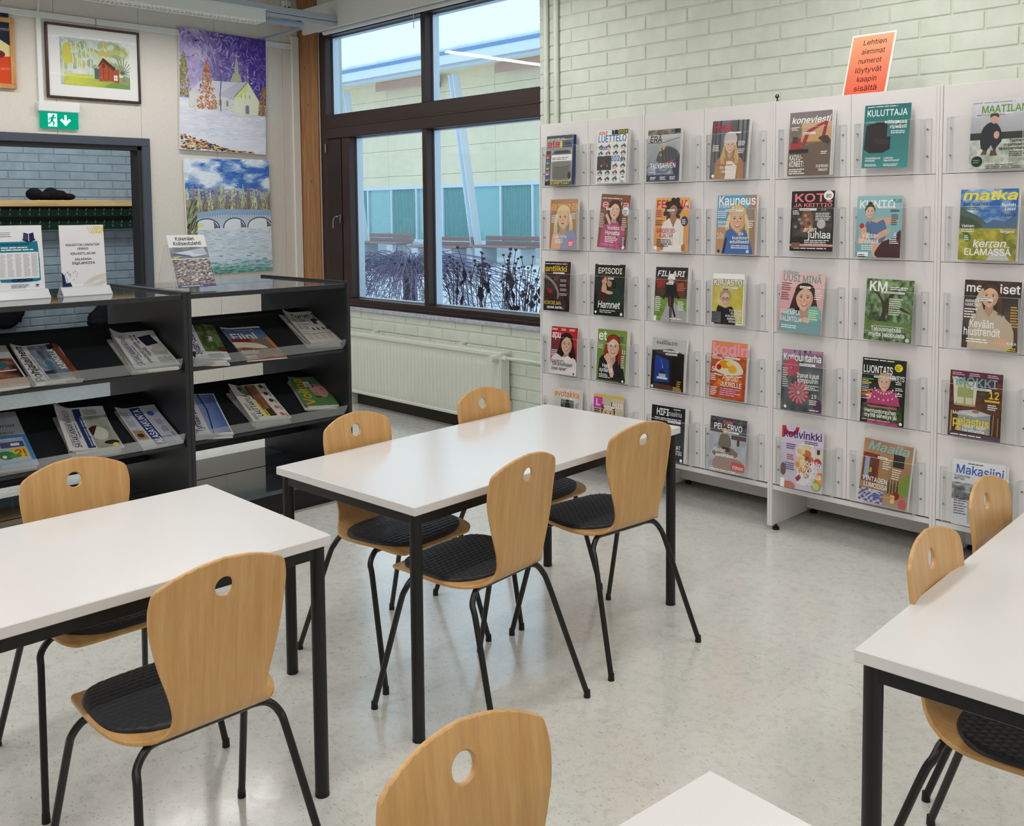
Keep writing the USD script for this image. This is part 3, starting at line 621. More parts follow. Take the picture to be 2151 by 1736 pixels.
def person(a, x, y, r, skin, hair, cloth, style='long', smile=True, body=2.6, turn=0., glasses=False, low=0.0):
    """head and shoulders; r is half the width of the face, (x, y) its centre"""
    dk = tuple(np.array(skin) * .82); hd = tuple(np.array(hair) * .72); hl = tuple(np.minimum(255, np.array(hair) * 1.22 + 8))
    if style == 'long':
        a.poly([(x - 1.25 * r, y + .3 * r), (x - 1.0 * r, y + 1.35 * r), (x, y + 1.75 * r), (x + 1.0 * r, y + 1.35 * r), (x + 1.3 * r, y + .2 * r), (x + 1.75 * r, y - 1.6 * r), (x + 1.45 * r, y - 3.0 * r), (x + .5 * r, y - 2.2 * r), (x - .5 * r, y - 2.2 * r), (x - 1.5 * r, y - 3.0 * r), (x - 1.75 * r, y - 1.5 * r)], hd, 4)
    elif style == 'curly':
        for k in range(26):
            an = k * 2.4; q = .5 + 1.15 * (k / 26.); a.ell(x + math.cos(an) * r * 1.25 * q, y + .1 * r + math.sin(an) * r * 1.5 * q, .55 * r, .5 * r, hd if k % 2 else hair)
    elif style == 'bun':
        a.ell(x, y + 1.75 * r, .5 * r, .45 * r, hd); a.ell(x, y + .45 * r, 1.14 * r, 1.35 * r, hd)
    else: a.ell(x, y + .4 * r, 1.16 * r, 1.35 * r, hd)
    b = body * r; yb = low
    a.poly([(x - .42 * r, y - 1.5 * r), (x - b * .8, y - 2.25 * r), (x - b, y - 3.2 * r), (x - b * 1.05, yb - .2), (x + b * 1.05, yb - .2), (x + b, y - 3.2 * r), (x + b * .8, y - 2.25 * r), (x + .42 * r, y - 1.5 * r)], cloth)
    a.poly([(x - b * .55, y - 2.6 * r), (x - b * .7, yb - .2), (x - b * .25, yb - .2)], tuple(np.array(cloth) * .86)); a.poly([(x + b * .5, y - 2.9 * r), (x + b * .62, yb - .2), (x + b * .3, yb - .2)], tuple(np.array(cloth) * .88))
    a.poly([(x - .45 * r, y - .8 * r), (x - .5 * r, y - 1.75 * r), (x, y - 2.5 * r), (x + .5 * r, y - 1.75 * r), (x + .45 * r, y - .8 * r)], dk)
    a.poly([(x - .95 * r, y + .6 * r), (x - .99 * r, y - .1 * r), (x - .72 * r, y - .85 * r), (x - .1 * r, y - 1.3 * r), (x + .15 * r, y - 1.3 * r), (x + .74 * r, y - .85 * r), (x + .99 * r, y - .1 * r), (x + .95 * r, y + .6 * r), (x + .5 * r, y + 1.2 * r), (x - .5 * r, y + 1.2 * r)], skin, 4)
    a.poly([(x + .62 * r, y + .9 * r), (x + .98 * r, y + .1 * r), (x + .7 * r, y - .85 * r), (x + .2 * r, y - 1.25 * r), (x + .5 * r, y - .6 * r), (x + .68 * r, y + .1 * r)], tuple(np.array(skin) * .9), 3)
    t = turn * r
    for sx in (-1, 1):
        ex = x + sx * .40 * r + t
        a.ell(ex, y - .32 * r, .24 * r, .16 * r, tuple(np.clip(np.array(skin) * (1.02, .9, .88), 0, 255)))
        a.poly([(ex - .2 * r, y + .32 * r), (ex, y + .42 * r), (ex + .2 * r, y + .33 * r), (ex + .18 * r, y + .28 * r), (ex, y + .36 * r), (ex - .18 * r, y + .27 * r)], hd)
        a.ell(ex, y + .12 * r, .17 * r, .075 * r, (236, 230, 226)); a.ell(ex, y + .125 * r, .085 * r, .085 * r, (52, 40, 36)); a.line([(ex - .18 * r, y + .15 * r), (ex, y + .21 * r), (ex + .18 * r, y + .15 * r)], .05 * r, (60, 42, 38))
        if glasses: a.shape(affinity.scale(Point(ex, y + .1 * r).buffer(1, 8), .31 * r, .25 * r).exterior.buffer(.035 * r), (40, 34, 34))
    if glasses: a.line([(x - .1 * r, y + .14 * r), (x + .1 * r, y + .14 * r)], .05 * r, (40, 34, 34))
    a.poly([(x + t - .02 * r, y + .15 * r), (x + t + .13 * r, y - .28 * r), (x + t, y - .36 * r), (x + t - .14 * r, y - .28 * r), (x + t - .02 * r, y - .22 * r)], dk)
    if smile:
        a.poly([(x + t - .4 * r, y - .55 * r), (x + t, y - .62 * r), (x + t + .4 * r, y - .55 * r), (x + t + .2 * r, y - .82 * r), (x + t - .2 * r, y - .82 * r)], (178, 78, 78), 3)
        a.poly([(x + t - .31 * r, y - .585 * r), (x + t, y - .635 * r), (x + t + .31 * r, y - .585 * r), (x + t + .15 * r, y - .73 * r), (x + t - .15 * r, y - .73 * r)], (244, 240, 236))
    else: a.poly([(x + t - .28 * r, y - .65 * r), (x + t, y - .56 * r), (x + t + .28 * r, y - .65 * r), (x + t, y - .78 * r)], (176, 88, 84), 3)
    # fringe
    a.poly([(x - 1.05 * r, y - .1 * r), (x - 1.12 * r, y + .9 * r), (x - .5 * r, y + 1.6 * r), (x + .3 * r, y + 1.65 * r), (x + 1.05 * r, y + 1.05 * r), (x + 1.08 * r, y - .1 * r), (x + .82 * r, y + .7 * r), (x + .1 * r, y + 1.15 * r), (x - .5 * r, y + .85 * r), (x - .85 * r, y + .45 * r)], hair, 3)
    for k in range(4):
        q = (k - 1.5) * .33; a.line([(x + q * r, y + 1.5 * r), (x + q * 1.6 * r, y + 1.05 * r)], .05 * r, hl)
    if style == 'long':
        for sx in (-1, 1):
            for k in range(4): a.line([(x + sx * (1.02 + .06 * k) * r, y + .5 * r), (x + sx * (1.12 + .14 * k) * r, y - .8 * r), (x + sx * (1.05 + .17 * k) * r, y - 2.3 * r)], .11 * r, hair if k % 2 else hl)

# ------------------------------------------------------------------ black newspaper shelves
def shelf_unit(label, y0, y1, left_panel=True):
    t = thing('newspaper_shelf', label, 'shelf', (0, 0, 0), 0, None)
    X0, X1, XM, pt = -5.325, -4.412, -4.905, .019
    def panel(y):
        prof = Polygon([(X0, .03), (X1, .03), (X1, 1.21), (X0, 1.21)])
        return frame(prism(prof, pt), (0, y + pt, 0), (1, 0, 0), (0, 0, 1))
    obj('side_panel', panel(y0), M['shelf_panel'], t); obj('side_panel', panel(y1 - pt), M['shelf_panel'], t)
    a, b = y0 + pt, y1 - pt
    for (xa, xb) in ((XM + .006, X1 - .012), (X0 + .012, XM - .006)):
        top = obj('top_board', cbx(xa, xb, a, b, 1.176, 1.199, .002), M['shelf_gloss'], t)
        obj('bottom_board', cbx(xa, xb, a, b, .122, .145, .002), M['shelf_gloss'], t)
    obj('edge_strip', cbx(X1 - .013, X1 - .010, a, b, 1.175, 1.1985, .001), M['shelf_panel'], t)
    obj('cross_bar', cbx(XM - .012, XM + .012, a, b, .306, .338, .002), M['shelf'], t)
    for zf in (.832, .468):
        for sx in (1, -1):
            xf = X1 - .035 if sx > 0 else X0 + .035
            xm = XM + .008 * sx
            prof = LineString([(xf, zf + .004), (xm, zf + .198), (xm, zf + .182)]).buffer(.002, cap_style='flat', join_style='mitre')
            obj('sloped_shelf', frame(prism(prof, b - a), (0, b, 0), (1, 0, 0), (0, 0, 1)), M['shelf'], t)
            q = np.array([(.0, 0), (.014, .010), (.034, .062)]) * (sx, 1)
            lip = LineString([tuple(np.array((xf, zf)) + p) for p in q]).buffer(.0016, cap_style='flat', join_style='round')
            obj('clear_lip', frame(prism(lip, b - a - .02), (0, b - .01, 0), (1, 0, 0), (0, 0, 1)), M['smoked'], t)
            obj('front_rail', cbx(xf - .012, xf + .012, a, b, zf - .012, zf + .004, .002), M['shelf_panel'], t)
    obj('plinth', cat_([bx(X0 + .05, X0 + .07, a, b, 0, .122), bx(X1 - .07, X1 - .05, a, b, 0, .122)]), M['black_plastic'], t, kind='stuff')
    for (xx, yy) in ((X0 + .05, y0 + .017), (X1 - .05, y0 + .017), (X0 + .05, y1 - .017), (X1 - .05, y1 - .017)):
        obj('foot', cyl(.015, (xx, yy, 0), (xx, yy, .03), 12), M['black_plastic'], t)
    return t
shelf_unit('double-sided black newspaper shelf near the window, right of the other one', 2.127, 3.062)
shelf_unit('double-sided black newspaper shelf cut by the left edge, carrying two info signs', 1.19, 2.125)

def newspaper(name, label, cat, y, s, w, h, rot, art, zf, n=3, curl=.02, art_rot=0, group=None, seed=0, mat='newsprint', thick=.009, glossy=False):
    """a stack of folded papers on a sloped shelf: (y, s) is the centre along the shelf and up the slope"""
    d = np.array([-.458, 0, .194]); d /= np.linalg.norm(d); Y = np.array([0, 1.0, 0]); N = np.cross(Y, d); N = N if N[2] > 0 else -N
    A = np.array([-4.447, 0, zf + .006]); rr = random.Random(seed)
    t = thing(name, label, cat, A + Y * y + d * s, 0, group)
    z = .0012
    for k in range(n):
        last = k == n - 1
        off = (0, 0, 0) if last else (rr.uniform(-.012, .006), rr.uniform(-.012, .004), rr.uniform(-4, 4))
        ang = math.radians(rot + off[2]); U = math.cos(ang) * Y + math.sin(ang) * d; V = -math.sin(ang) * Y + math.cos(ang) * d
        tk = thick * rr.uniform(.8, 1.5); cu = curl * ((k + 1) / n) ** 1.5
        def height(u, v):
            return cu * (np.clip((.35 * w - (u + w / 2)) / (.35 * w), 0, 1) ** 2 * np.clip((v + h * .5) / h + .15, 0, 1.1) + .35 * np.clip((v - .18 * h) / (.32 * h), 0, 1) ** 2)
        nu, nv = 16, 20; us, vs = np.linspace(-w / 2, w / 2, nu), np.linspace(-h / 2, h / 2, nv); UU, VV = np.meshgrid(us, vs)
        # folded edge on the near side is rounder, the far one fans out
        H = height(UU, VV); top = tk * (1 - .25 * np.abs(UU / (w / 2)) ** 6)
        def pos(u, v, zz): return (off[0] + 0 * u)[..., None] * Y + off[1] * d + u[..., None] * U + v[..., None] * V + zz[..., None] * N
        Pt, Pb = pos(UU, VV, z + H + top).reshape(-1, 3), pos(UU, VV, z + H * .92).reshape(-1, 3)
        i = (np.arange(nv - 1)[:, None] * nu + np.arange(nu - 1)[None]).ravel(); q = nu * nv
        F = [np.stack([i, i + 1, i + nu + 1], 1), np.stack([i, i + nu + 1, i + nu], 1), np.stack([i + q, i + nu + 1 + q, i + 1 + q], 1), np.stack([i + q, i + nu + q, i + nu + 1 + q], 1)]
        rim = np.r_[np.arange(nu), np.arange(1, nv) * nu + nu - 1, (nv - 1) * nu + np.arange(nu - 2, -1, -1), np.arange(nv - 2, 0, -1) * nu]; r2 = np.roll(rim, -1)
        F += [np.stack([rim, rim + q, r2 + q], 1), np.stack([rim, r2 + q, r2], 1)]
        obj('sheets', trimesh.Trimesh(np.vstack([Pt, Pb]), np.vstack(F), process=False), M[mat], t, smooth=40)
        if last:
            aw = w if art_rot == 0 else h
            def warp(v):
                u, vv, e = v.T
                if art_rot == 0: u2, v2 = u - w / 2, vv - h / 2
                else: u2, v2 = w / 2 - vv, u - h / 2              # masthead towards the left, reading upwards
                if art_rot == 1: u2 = w / 2 - vv
                return pos(u2, v2, z + height(u2, v2) + tk * (1 - .25 * np.abs(np.clip(u2 / (w / 2), -1, 1)) ** 6) + e)
            am, ac = art.mesh(aw, .00006, .014, warp)
            if art_rot == 1:
                pass
            obj('front_page' if not glossy else 'cover', am, M['ink' if glossy else 'ink_matt'], t, ink=ac)
        z += tk + .0006
    return t

# ------------------------------------------------------------------ white magazine cabinets
ROWZ = [(2.096, 1.7250), (1.7245, 1.3510), (1.3505, .9830), (.9825, .6100), (.6095, .235)]
def rack_bay(label, x0, x1):
    t = thing('magazine_cabinet', label, 'cabinet', (0, 0, 0), 0, None)
    sp = .0135
    for (a, b) in ((x0, x0 + sp), (x1 - sp, x1)):
        obj('side_panel', cbx(a + .0004, b - .0004, YR - .003, YW - .03, .022, 2.098, .0015), M['rack_white'], t)
        xf = a + .0178
        for yy in (YR + .03, YW - .09) if a == x0 else ():
            obj('foot', cat_([cyl(.017, (xf, yy, 0), (xf, yy, .012), 14), cyl(.008, (xf, yy, .01), (xf, yy, .024), 10)]), M['black_plastic'], t)
    a, b = x0 + sp, x1 - sp; xm = (a + b) / 2
    obj('top_board', cbx(a, b, YR + .02, YW - .03, 2.075, 2.097, .0015), M['rack_white'], t)
    obj('bottom_board', cbx(a, b, YR + .002, YW - .04, .205, .228, .0015), M['rack_white'], t)
    obj('back_board', bx(a, b, YW - .045, YW - .036, .23, 2.07), M['rack_white'], t)
    obj('plinth_board', cbx(a, b, YR + .335, YR + .352, .042, .204, .001), M['rack_white'], t)
    for zr, (zt, zb) in enumerate(ROWZ):
        for (p, q) in ((a, xm), (xm, b)):
            d = obj('door', cbx(p + .0008, q - .0008, YR, YR + .016, zb + .0009, zt - .0009, .0008), M['rack_white'], t)
            c, hw, z0, z1 = (p + q) / 2, .172, zb + .006, zb + .245
            yf, th = YR - .052, .003
            fl = .03
            def sheet(p, q, r_, t_): return trimesh.Trimesh([p, q, r_, t_], [(0, 1, 2), (0, 2, 3)], process=False)
            plates = [bx(c - hw + fl, c + hw - fl, yf, yf + th, z0, z1 - .012), sheet((c - hw + fl, yf + th, z0 + .001), (c + hw - fl, yf + th, z0 + .001), (c + hw - fl, YR - .001, z0 + .001), (c - hw + fl, YR - .001, z0 + .001))]
            for s_ in (-1, 1):
                xi, xo = c + s_ * (hw - fl), c + s_ * hw
                plates += [sheet((xi, yf + th, z0), (xi, YR - .005, z0), (xi, YR - .005, z1 - .012), (xi, yf + th, z1 - .012)), sheet((xi, YR - .005, z0), (xo, YR - .005, z0), (xo, YR - .005, z1 - .01), (xi, YR - .005, z1 - .01))]
            obj('pocket', cat_(plates), M['acrylic'], d)
            e = .0016
            rim = [bx(c - hw + fl - th, c + hw - fl + th, yf - .0003, yf + th, z1 - .012, z1 - .012 + e)]
            for s in (-1, 1):
                xi, xo = c + s * (hw - fl), c + s * hw
                rim += [bx(xo - e, xo + e, YR - .0055, YR - .001, z0, z1 - .01), bx(min(xi, xo), max(xi, xo), YR - .0055, YR - .001, z1 - .01, z1 - .01 + e * 1.4), bx(xi - e, xi + e, yf - .0004, YR - .001, z0, z1 - .012) if s > 0 else bx(xi - e, xi + e, yf - .0004, yf + .004, z0, z1 - .012)]
            rim += [bx(c - hw + fl, c + hw - fl, yf - .0004, yf + th, z0 - .0006, z0 + e)]
            obj('pocket_rim', cat_(rim), M['acrylic_edge'], d)
            for s in (-1, 1):
                for z in (z0 + .07, z1 - .055): obj('screw', cyl(.0042, (c + s * (hw - fl / 2), YR - .005, z), (c + s * (hw - fl / 2), YR - .0085, z), 8), M['screw'], d)
    return t
XB = [-4.062, -3.285, -2.496, -1.702, -.913]
for k, lb in enumerate(('white magazine cabinet next to the window, with a car magazine at its upper left', 'white magazine cabinet second from the window', 'white magazine cabinet under the orange notice', 'white magazine cabinet cut by the right edge of the photo')):
    rack_bay(lb, XB[k], XB[k + 1])

# ------------------------------------------------------------------ magazines: place (x, bottom z, width, height, tilt), pages, cover
PL = {'11':(-3.866,1.732,0.205,0.288,0),'12':(-3.469,1.733,0.215,0.292,0),'13':(-3.116,1.733,0.211,0.272,0),'14':(-2.718,1.733,0.211,0.290,-1.2),'15':(-2.282,1.736,0.212,0.297,0),'16':(-1.919,1.757,0.207,0.277,-1),'17':(-1.452,1.737,0.218,0.280,0),
'21':(-3.829,1.363,0.212,0.288,.6),'22':(-3.464,1.374,0.207,0.297,-3.2),'23':(-3.065,1.364,0.216,0.283,0),'24':(-2.674,1.362,0.222,0.291,.1),'25':(-2.264,1.385,0.217,0.280,0),'26':(-1.945,1.365,0.205,0.272,0),'27':(-1.485,1.366,0.224,0.290,0),
'31':(-3.883,0.998,0.206,0.289,.4),'32':(-3.486,0.997,0.218,0.287,.3),'33':(-3.068,0.997,0.206,0.285,.5),'34':(-2.715,1.008,0.183,0.254,.5),'35':(-2.323,0.999,0.226,0.284,-2.3),'36':(-1.894,0.997,0.214,0.272,-.7),'37':(-1.466,1.000,0.220,0.282,-.6),
'41':(-3.832,0.628,0.206,0.277,.8),'42':(-3.474,0.628,0.209,0.290,0),'43':(-3.089,0.630,0.218,0.273,0),'44':(-2.716,0.630,0.207,0.288,-.8),'45':(-2.306,0.625,0.213,0.290,0.8),'46':(-1.913,0.624,0.200,0.290,0),'47':(-1.519,0.624,0.210,0.276,0),
'51':(-3.813,0.255,0.215,0.290,1),'52':(-3.500,0.257,0.216,0.288,1),'53':(-3.087,0.253,0.218,0.285,0.5),'54':(-2.716,0.255,0.215,0.276,0),'55':(-2.302,0.249,0.216,0.295,0.4),'56':(-1.905,0.262,0.222,0.280,-3),'57':(-1.496,0.250,0.213,0.275,1)}
W_, K_ = (245, 245, 243), (24, 24, 26)
SK, SK2, SK3 = (232, 190, 164), (222, 172, 142), (168, 118, 90)
BL, BR_, BK, RD = (214, 178, 120), (96, 60, 42), (42, 30, 28), (150, 58, 32)
def c11(a):
    a.rect(0, 0, 1, a.H, (150, 152, 150)); a.rect(0, .93 * a.H, 1, a.H, (70, 74, 78)); a.greek(.03, 1.31, .9, 2, .035, (200, 200, 200))
    a.rect(.62, 1.06, 1, 1.26, (92, 98, 110)); a.poly([(.66, 1.12), (.72, 1.2), (.92, 1.2), (.98, 1.12), (.98, 1.07), (.66, 1.07)], (58, 66, 92)); a.rect(.53, 1.06, .6, 1.24, (226, 205, 40))
    a.text('ala', .02, 1.08, .19, (196, 26, 44), w=.5); a.rect(0, .1, .2, .98, (52, 54, 60))
    for k, c in enumerate(((88, 96, 120), (150, 120, 150), (110, 116, 60), (70, 96, 150), (176, 60, 60))): a.rect(.02, .14 + k * .16, .17, .26 + k * .16, c); a.greek(.03, .16 + k * .16, .12, 2, .03, W_)
    a.rect(.2, .1, 1, .98, (176, 176, 172)); a.poly([(.26, .92), (.36, .98), (.88, .98), (.96, .9), (.98, .74), (.24, .74)], (96, 100, 100), 2); a.poly([(.33, .93), (.4, .965), (.86, .965), (.9, .9), (.34, .9)], (44, 48, 52))
    a.poly([(.26, .56), (.3, .66), (.92, .66), (.98, .54), (.98, .2), (.86, .14), (.34, .14), (.26, .26)], (128, 128, 122), 2)
    for k in range(7): a.line([(.33, .22 + k * .05), (.6, .19 + k * .05), (.9, .23 + k * .05)], .018, (70, 70, 68))
    a.ell(.93, .27, .06, .1, (40, 40, 42)); a.rect(.22, .68, 1, .86, W_); a.greek(.25, .76, .7, 2, .045, (130, 130, 130)); a.rect(0, 0, 1, .1, (30, 30, 30)); a.text('SM SPRINTTI GURUT', .2, .02, .065, (236, 216, 40), w=.76)
def moto(a, x, y, s, c):
    a.ell(x - s * .6, y, s * .36, s * .36, K_); a.ell(x + s * .6, y, s * .36, s * .36, K_); a.ell(x - s * .6, y, s * .2, s * .2, (150, 150, 150)); a.ell(x + s * .6, y, s * .2, s * .2, (150, 150, 150))
    a.poly([(x - s * .5, y + s * .1), (x - s * .2, y + s * .6), (x + s * .3, y + s * .7), (x + s * .55, y + s * .3), (x + s * .1, y)], c); a.line([(x + s * .6, y), (x + s * .3, y + s * .9)], s * .12, K_)
def c12(a):
    a.rect(0, 0, 1, a.H, (238, 238, 236)); a.text('BIKE', .03, 1.25, .085, (206, 30, 40), w=.3, it=.2); a.rect(.48, 1.24, 1, a.H, K_); a.text('2026', .68, 1.265, .075, (236, 222, 50), w=.3)
    a.text('LUETTELO', .02, 1.06, .17, (38, 108, 172), w=.94)
    cs = [(60, 60, 66), (170, 60, 40), (40, 100, 60), (60, 90, 150), (190, 120, 40)]
    for r in range(6):
        for q in range(4):
            x, y = .13 + q * .25, .93 - r * .165
            if (r in (2, 3) and q < 2) or (r == 2 and q == 2): continue
            moto(a, x, y, .085, cs[(r * 3 + q) % 5]); a.greek(x - .09, y - .06, .18, 1, .03, (150, 150, 150))
    a.text('400', .1, .86, .09, (40, 120, 190), w=.24); a.rect(.03, .34, .5, .70, (52, 50, 54)); moto(a, .27, .45, .16, (120, 40, 40)); a.text('2026', .46, .56, .13, (40, 120, 190), w=.42); a.rect(.82, .03, .97, .13, W_); a.greek(.83, .05, .13, 2, .035, K_)
def c13(a):
    a.field(0, 0, 1, a.H, 26, 34, lambda u, v: mix((112, 122, 138), (196, 198, 200), np.clip(v * 1.1 + .5 * (noisef(u, v, 6, 3) - .5), 0, 1)))
    a.field(0, 1.16, 1, a.H, 24, 5, lambda u, v: mix((50, 46, 44), (190, 176, 150), noisef(u, v * .3, 12, 5))); a.text('ERÄ', .06, .98, .15, K_, w=.38, it=.1); a.line([(.02, .96), (.5, .96), (.98, 1.07)], .012, K_)
    a.poly([(.28, .52), (.36, .72), (.55, .86), (.8, .82), (.98, .66), (.98, .3), (.7, .36), (.45, .42)], (74, 78, 84), 3); a.poly([(.36, .74), (.42, .9), (.52, .87), (.56, .8)], (196, 170, 138), 2)
    for k in range(5): a.line([(.45 + k * .1, .82 - .02 * k), (.5 + k * .1, .5)], .03, (48, 52, 56))
    a.poly([(.5, .42), (.72, .5), (.98, .56), (.98, .34), (.7, .32)], (170, 62, 66), 2); a.ell(.42, .66, .035, .035, (220, 190, 60)); a.ell(.42, .66, .018, .018, K_)
    a.poly([(.74, .42), (1, .64), (1, .05), (.9, .02)], (44, 46, 72)); a.field(0, .02, .75, .4, 20, 10, lambda u, v: mix((92, 106, 132), (236, 240, 244), np.clip(noisef(u, v, 9, 8) * 1.7 - .55, 0, 1)))
    a.text('TALVIAHVEN', .1, .33, .12, W_, w=.78); a.rect(0, 0, 1, .16, (52, 62, 84)); 
    for x in (.12, .42, .72): a.greek(x, .1, .2, 3, .03, W_)
    a.ell(.9, 1.24, .09, .05, (30, 44, 84))
def c14(a):
    a.field(0, 0, 1, a.H, 22, 28, lambda u, v: mix((58, 60, 66), (140, 142, 148), np.clip(noisef(u * 3, v * .4, 3, 2) * 1.4 - .2, 0, 1)))
    for x in (.1, .22, .7, .82, .93): a.rect(x, .4, x + .035, a.H, (50, 50, 56))
    person(a, .53, .78, .13, SK, BL, (172, 126, 84), 'long', True, 3.0); a.poly([(.38, .0), (.46, .42), (.60, .42), (.74, .3), (.72, 0)], (232, 222, 216)); a.poly([(.1, 0), (.2, .44), (.42, .5), (.44, .1), (.42, 0)], (176, 130, 88)); a.poly([(.62, .5), (.8, .44), (.92, .2), (.9, 0), (.76, 0), (.74, .3)], (176, 130, 88))
    for sx in (-1, 1):
        for k in range(5): a.line([(.53 + sx * (.13 + .01 * k), .78), (.53 + sx * (.17 + .02 * k), .5), (.53 + sx * (.13 + .025 * k), .36)], .02, (222, 190, 136) if k % 2 else (190, 150, 96))
    a.poly([(.36, .85), (.37, 1.02), (.46, 1.1), (.6, 1.1), (.7, 1.0), (.70, .85), (.53, .90)], (206, 194, 196), 3); a.rect(.37, .85, .69, .9, (220, 208, 210))
    a.text('Hyvä', .04, 1.12, .19, (204, 32, 44), w=.5); a.greek(.05, .78, .2, 4, .04, W_); a.greek(.74, .86, .2, 3, .04, W_); a.greek(.74, .68, .2, 3, .04, W_); a.text('En huuda', .28, .24, .06, W_, w=.38); a.text('Jumalaa”', .32, .15, .06, W_, w=.3); a.line([(.2, .33), (.62, .33)], .015, (200, 50, 56)); a.ell(.1, .07, .04, .04, W_)
    a.sticker(.46, 1.06, .34, .04)
def c15(a):
    a.field(0, 0, 1, a.H, 24, 30, lambda u, v: mix((112, 98, 84), (142, 126, 108), noisef(u, v, 8, 4)) ); a.rect(0, 1.12, 1, a.H, (128, 118, 120)); a.field(.3, .74, 1, 1.16, 20, 10, lambda u, v: mix((214, 160, 96), (196, 168, 140), v + .3 * noisef(u, v, 5, 1) - .15))
    a.poly([(0, .5), (.2, .6), (.45, .66), (.7, .72), (1, .66), (1, 0), (0, 0)], (110, 92, 78), 2); a.poly([(0, .55), (.1, .62), (.35, .6), (.5, .5), (.2, .48)], (84, 70, 62), 2)
    a.text('koneviesti', .04, 1.16, .13, W_, w=.92, it=.25); a.poly([(.05, .58), (.05, .72), (.14, .84), (.27, .82), (.3, .7), (.3, .6)], (176, 40, 48)); a.rect(.09, .72, .22, .86, (60, 62, 70)); a.rect(.02, .5, .48, .58, K_)
    a.poly([(.3, .66), (.42, .96), (.46, 1.0), (.86, 1.18), (.9, 1.14), (.5, .94), (.38, .64)], (170, 40, 50)); a.poly([(.86, 1.18), (.92, 1.16), (.86, .82), (.78, .84)], (158, 38, 48)); a.poly([(.74, .84), (.92, .86), (1, .74), (.94, .66), (.82, .72), (.7, .8)], (66, 50, 48))
    a.text('KAIVU-', .03, .34, .12, W_, w=.32); a.text('KONEET:', .03, .2, .12, W_, w=.36); a.greek(.03, .13, .4, 3, .045, W_); a.text('SYLINTERIVAKO', .68, .17, .055, W_, w=.29); a.text('PANALEITA', .74, .09, .055, W_, w=.22); a.greek(.05, 1.06, .2, 3, .03, W_); a.greek(.78, .5, .18, 2, .04, W_); a.sticker(.34, .9, .3, .05)
def c16(a):
    a.field(0, 0, 1, a.H, 10, 14, lambda u, v: mix((40, 112, 112), (60, 142, 142), 1 - v + .2 * (u - .5))); a.greek(.06, 1.29, .86, 1, .03, W_); a.text('KULUTTAJA', .05, 1.1, .13, (220, 240, 238), w=.88)
    a.poly([(.05, .8), (.06, .9), (.2, .97), (.5, .95), (.52, .66), (.6, .66), (.6, .4), (.45, .32), (.15, .32), (.03, .4)], (26, 24, 28), 1); a.rect(.06, .62, .52, .9, (34, 30, 34)); a.poly([(.22, .62), (.56, .6), (.58, .5), (.3, .5)], (48, 42, 46)); a.ell(.16, .97, .12, .03, (70, 150, 150))
    a.text('Nopeaa', .93, .93, .075, W_, w=.4, al='r'); a.text('ripeästi', .93, .83, .075, W_, w=.36, al='r'); a.greek(.6, .76, .33, 2, .04, W_); a.text('Puhelinliittymän', .07, .19, .04, W_, w=.34); a.text('hintahaitari', .07, .14, .04, W_, w=.22); a.text('Laitonta', .48, .19, .04, W_, w=.2); a.text('kauniimpaa?', .48, .14, .04, W_, w=.34); a.greek(.07, .07, .32, 2, .03, W_); a.greek(.48, .07, .34, 2, .03, W_); a.sticker(.46, .94, .3, .05)
def c17(a):
    a.field(0, .66, 1, a.H, 16, 10, lambda u, v: mix((168, 170, 178), (214, 214, 222), v + .3 * noisef(u, v, 4, 2))); a.field(0, 0, 1, .56, 30, 16, lambda u, v: mix((150, 160, 140), (226, 228, 222), np.clip(noisef(u, v * .6, 12, 6) * 1.6 - .3, 0, 1))); a.rect(0, .54, 1, .67, (46, 52, 48))
    a.text('MAATILAN', .18, 1.04, .13, (104, 150, 58), w=.8); a.line([(.1, .98), (.75, 1.02)], .02, W_); a.text('MAATILAN PELLERVO', .1, .985, .025, K_, w=.5); a.greek(.02, 1.22, .96, 1, .03, (150, 150, 158))
    a.poly([(.2, .38), (.18, .6), (.24, .78), (.36, .86), (.48, .82), (.56, .66), (.56, .5), (.48, .4), (.44, .3), (.38, .44), (.3, .32)], (34, 38, 54), 2); a.ell(.42, .92, .065, .09, SK2); a.poly([(.35, .94), (.36, 1.02), (.48, 1.02), (.5, .94), (.42, .98)], (70, 58, 50), 2); a.ell(.47, .62, .05, .07, SK2); a.poly([(.24, .34), (.2, .26), (.3, .26), (.32, .34)], (96, 70, 52)); a.poly([(.38, .34), (.36, .24), (.5, .24), (.46, .34)], (96, 70, 52))
    a.text('Tuottaja-', .98, .48, .05, K_, w=.28, al='r'); a.text('organisaatio', .98, .41, .05, K_, w=.38, al='r'); a.text('tärkkiperunalle', .98, .34, .05, K_, w=.46, al='r'); a.greek(.7, .29, .28, 3, .035, (70, 70, 70)); a.ell(.14, .14, .1, .1, (28, 36, 34)); a.greek(.07, .15, .14, 2, .04, (90, 170, 90)); a.greek(.3, .06, .66, 3, .03, (90, 100, 100))
def c21(a):
    a.field(0, 0, 1, a.H, 10, 14, lambda u, v: mix((164, 118, 88), (190, 146, 112), u * .6 + .4 * v)); a.text('anna', .0, 1.08, .2, (226, 170, 96), w=1.0)
    person(a, .5, .84, .22, (234, 192, 162), (226, 196, 150), (150, 160, 190), 'long', False, 1.7, -.15); a.poly([(.6, 0), (.66, .4), (.8, .52), (.95, .42), (1, .2), (1, 0)], (142, 156, 196), 2); a.poly([(.05, 0), (.1, .36), (.2, .46), (.34, .4), (.42, .2), (.4, 0)], (226, 178, 148), 2)
    a.text('Saija Varjus', .14, .3, .09, W_, w=.5, it=.1); a.greek(.2, .24, .4, 3, .04, W_); a.greek(.05, .9, .2, 5, .045, W_); a.greek(.78, .95, .18, 4, .045, W_); a.ell(.8, .16, .13, .11, (226, 108, 118)); a.greek(.72, .17, .17, 3, .04, W_)
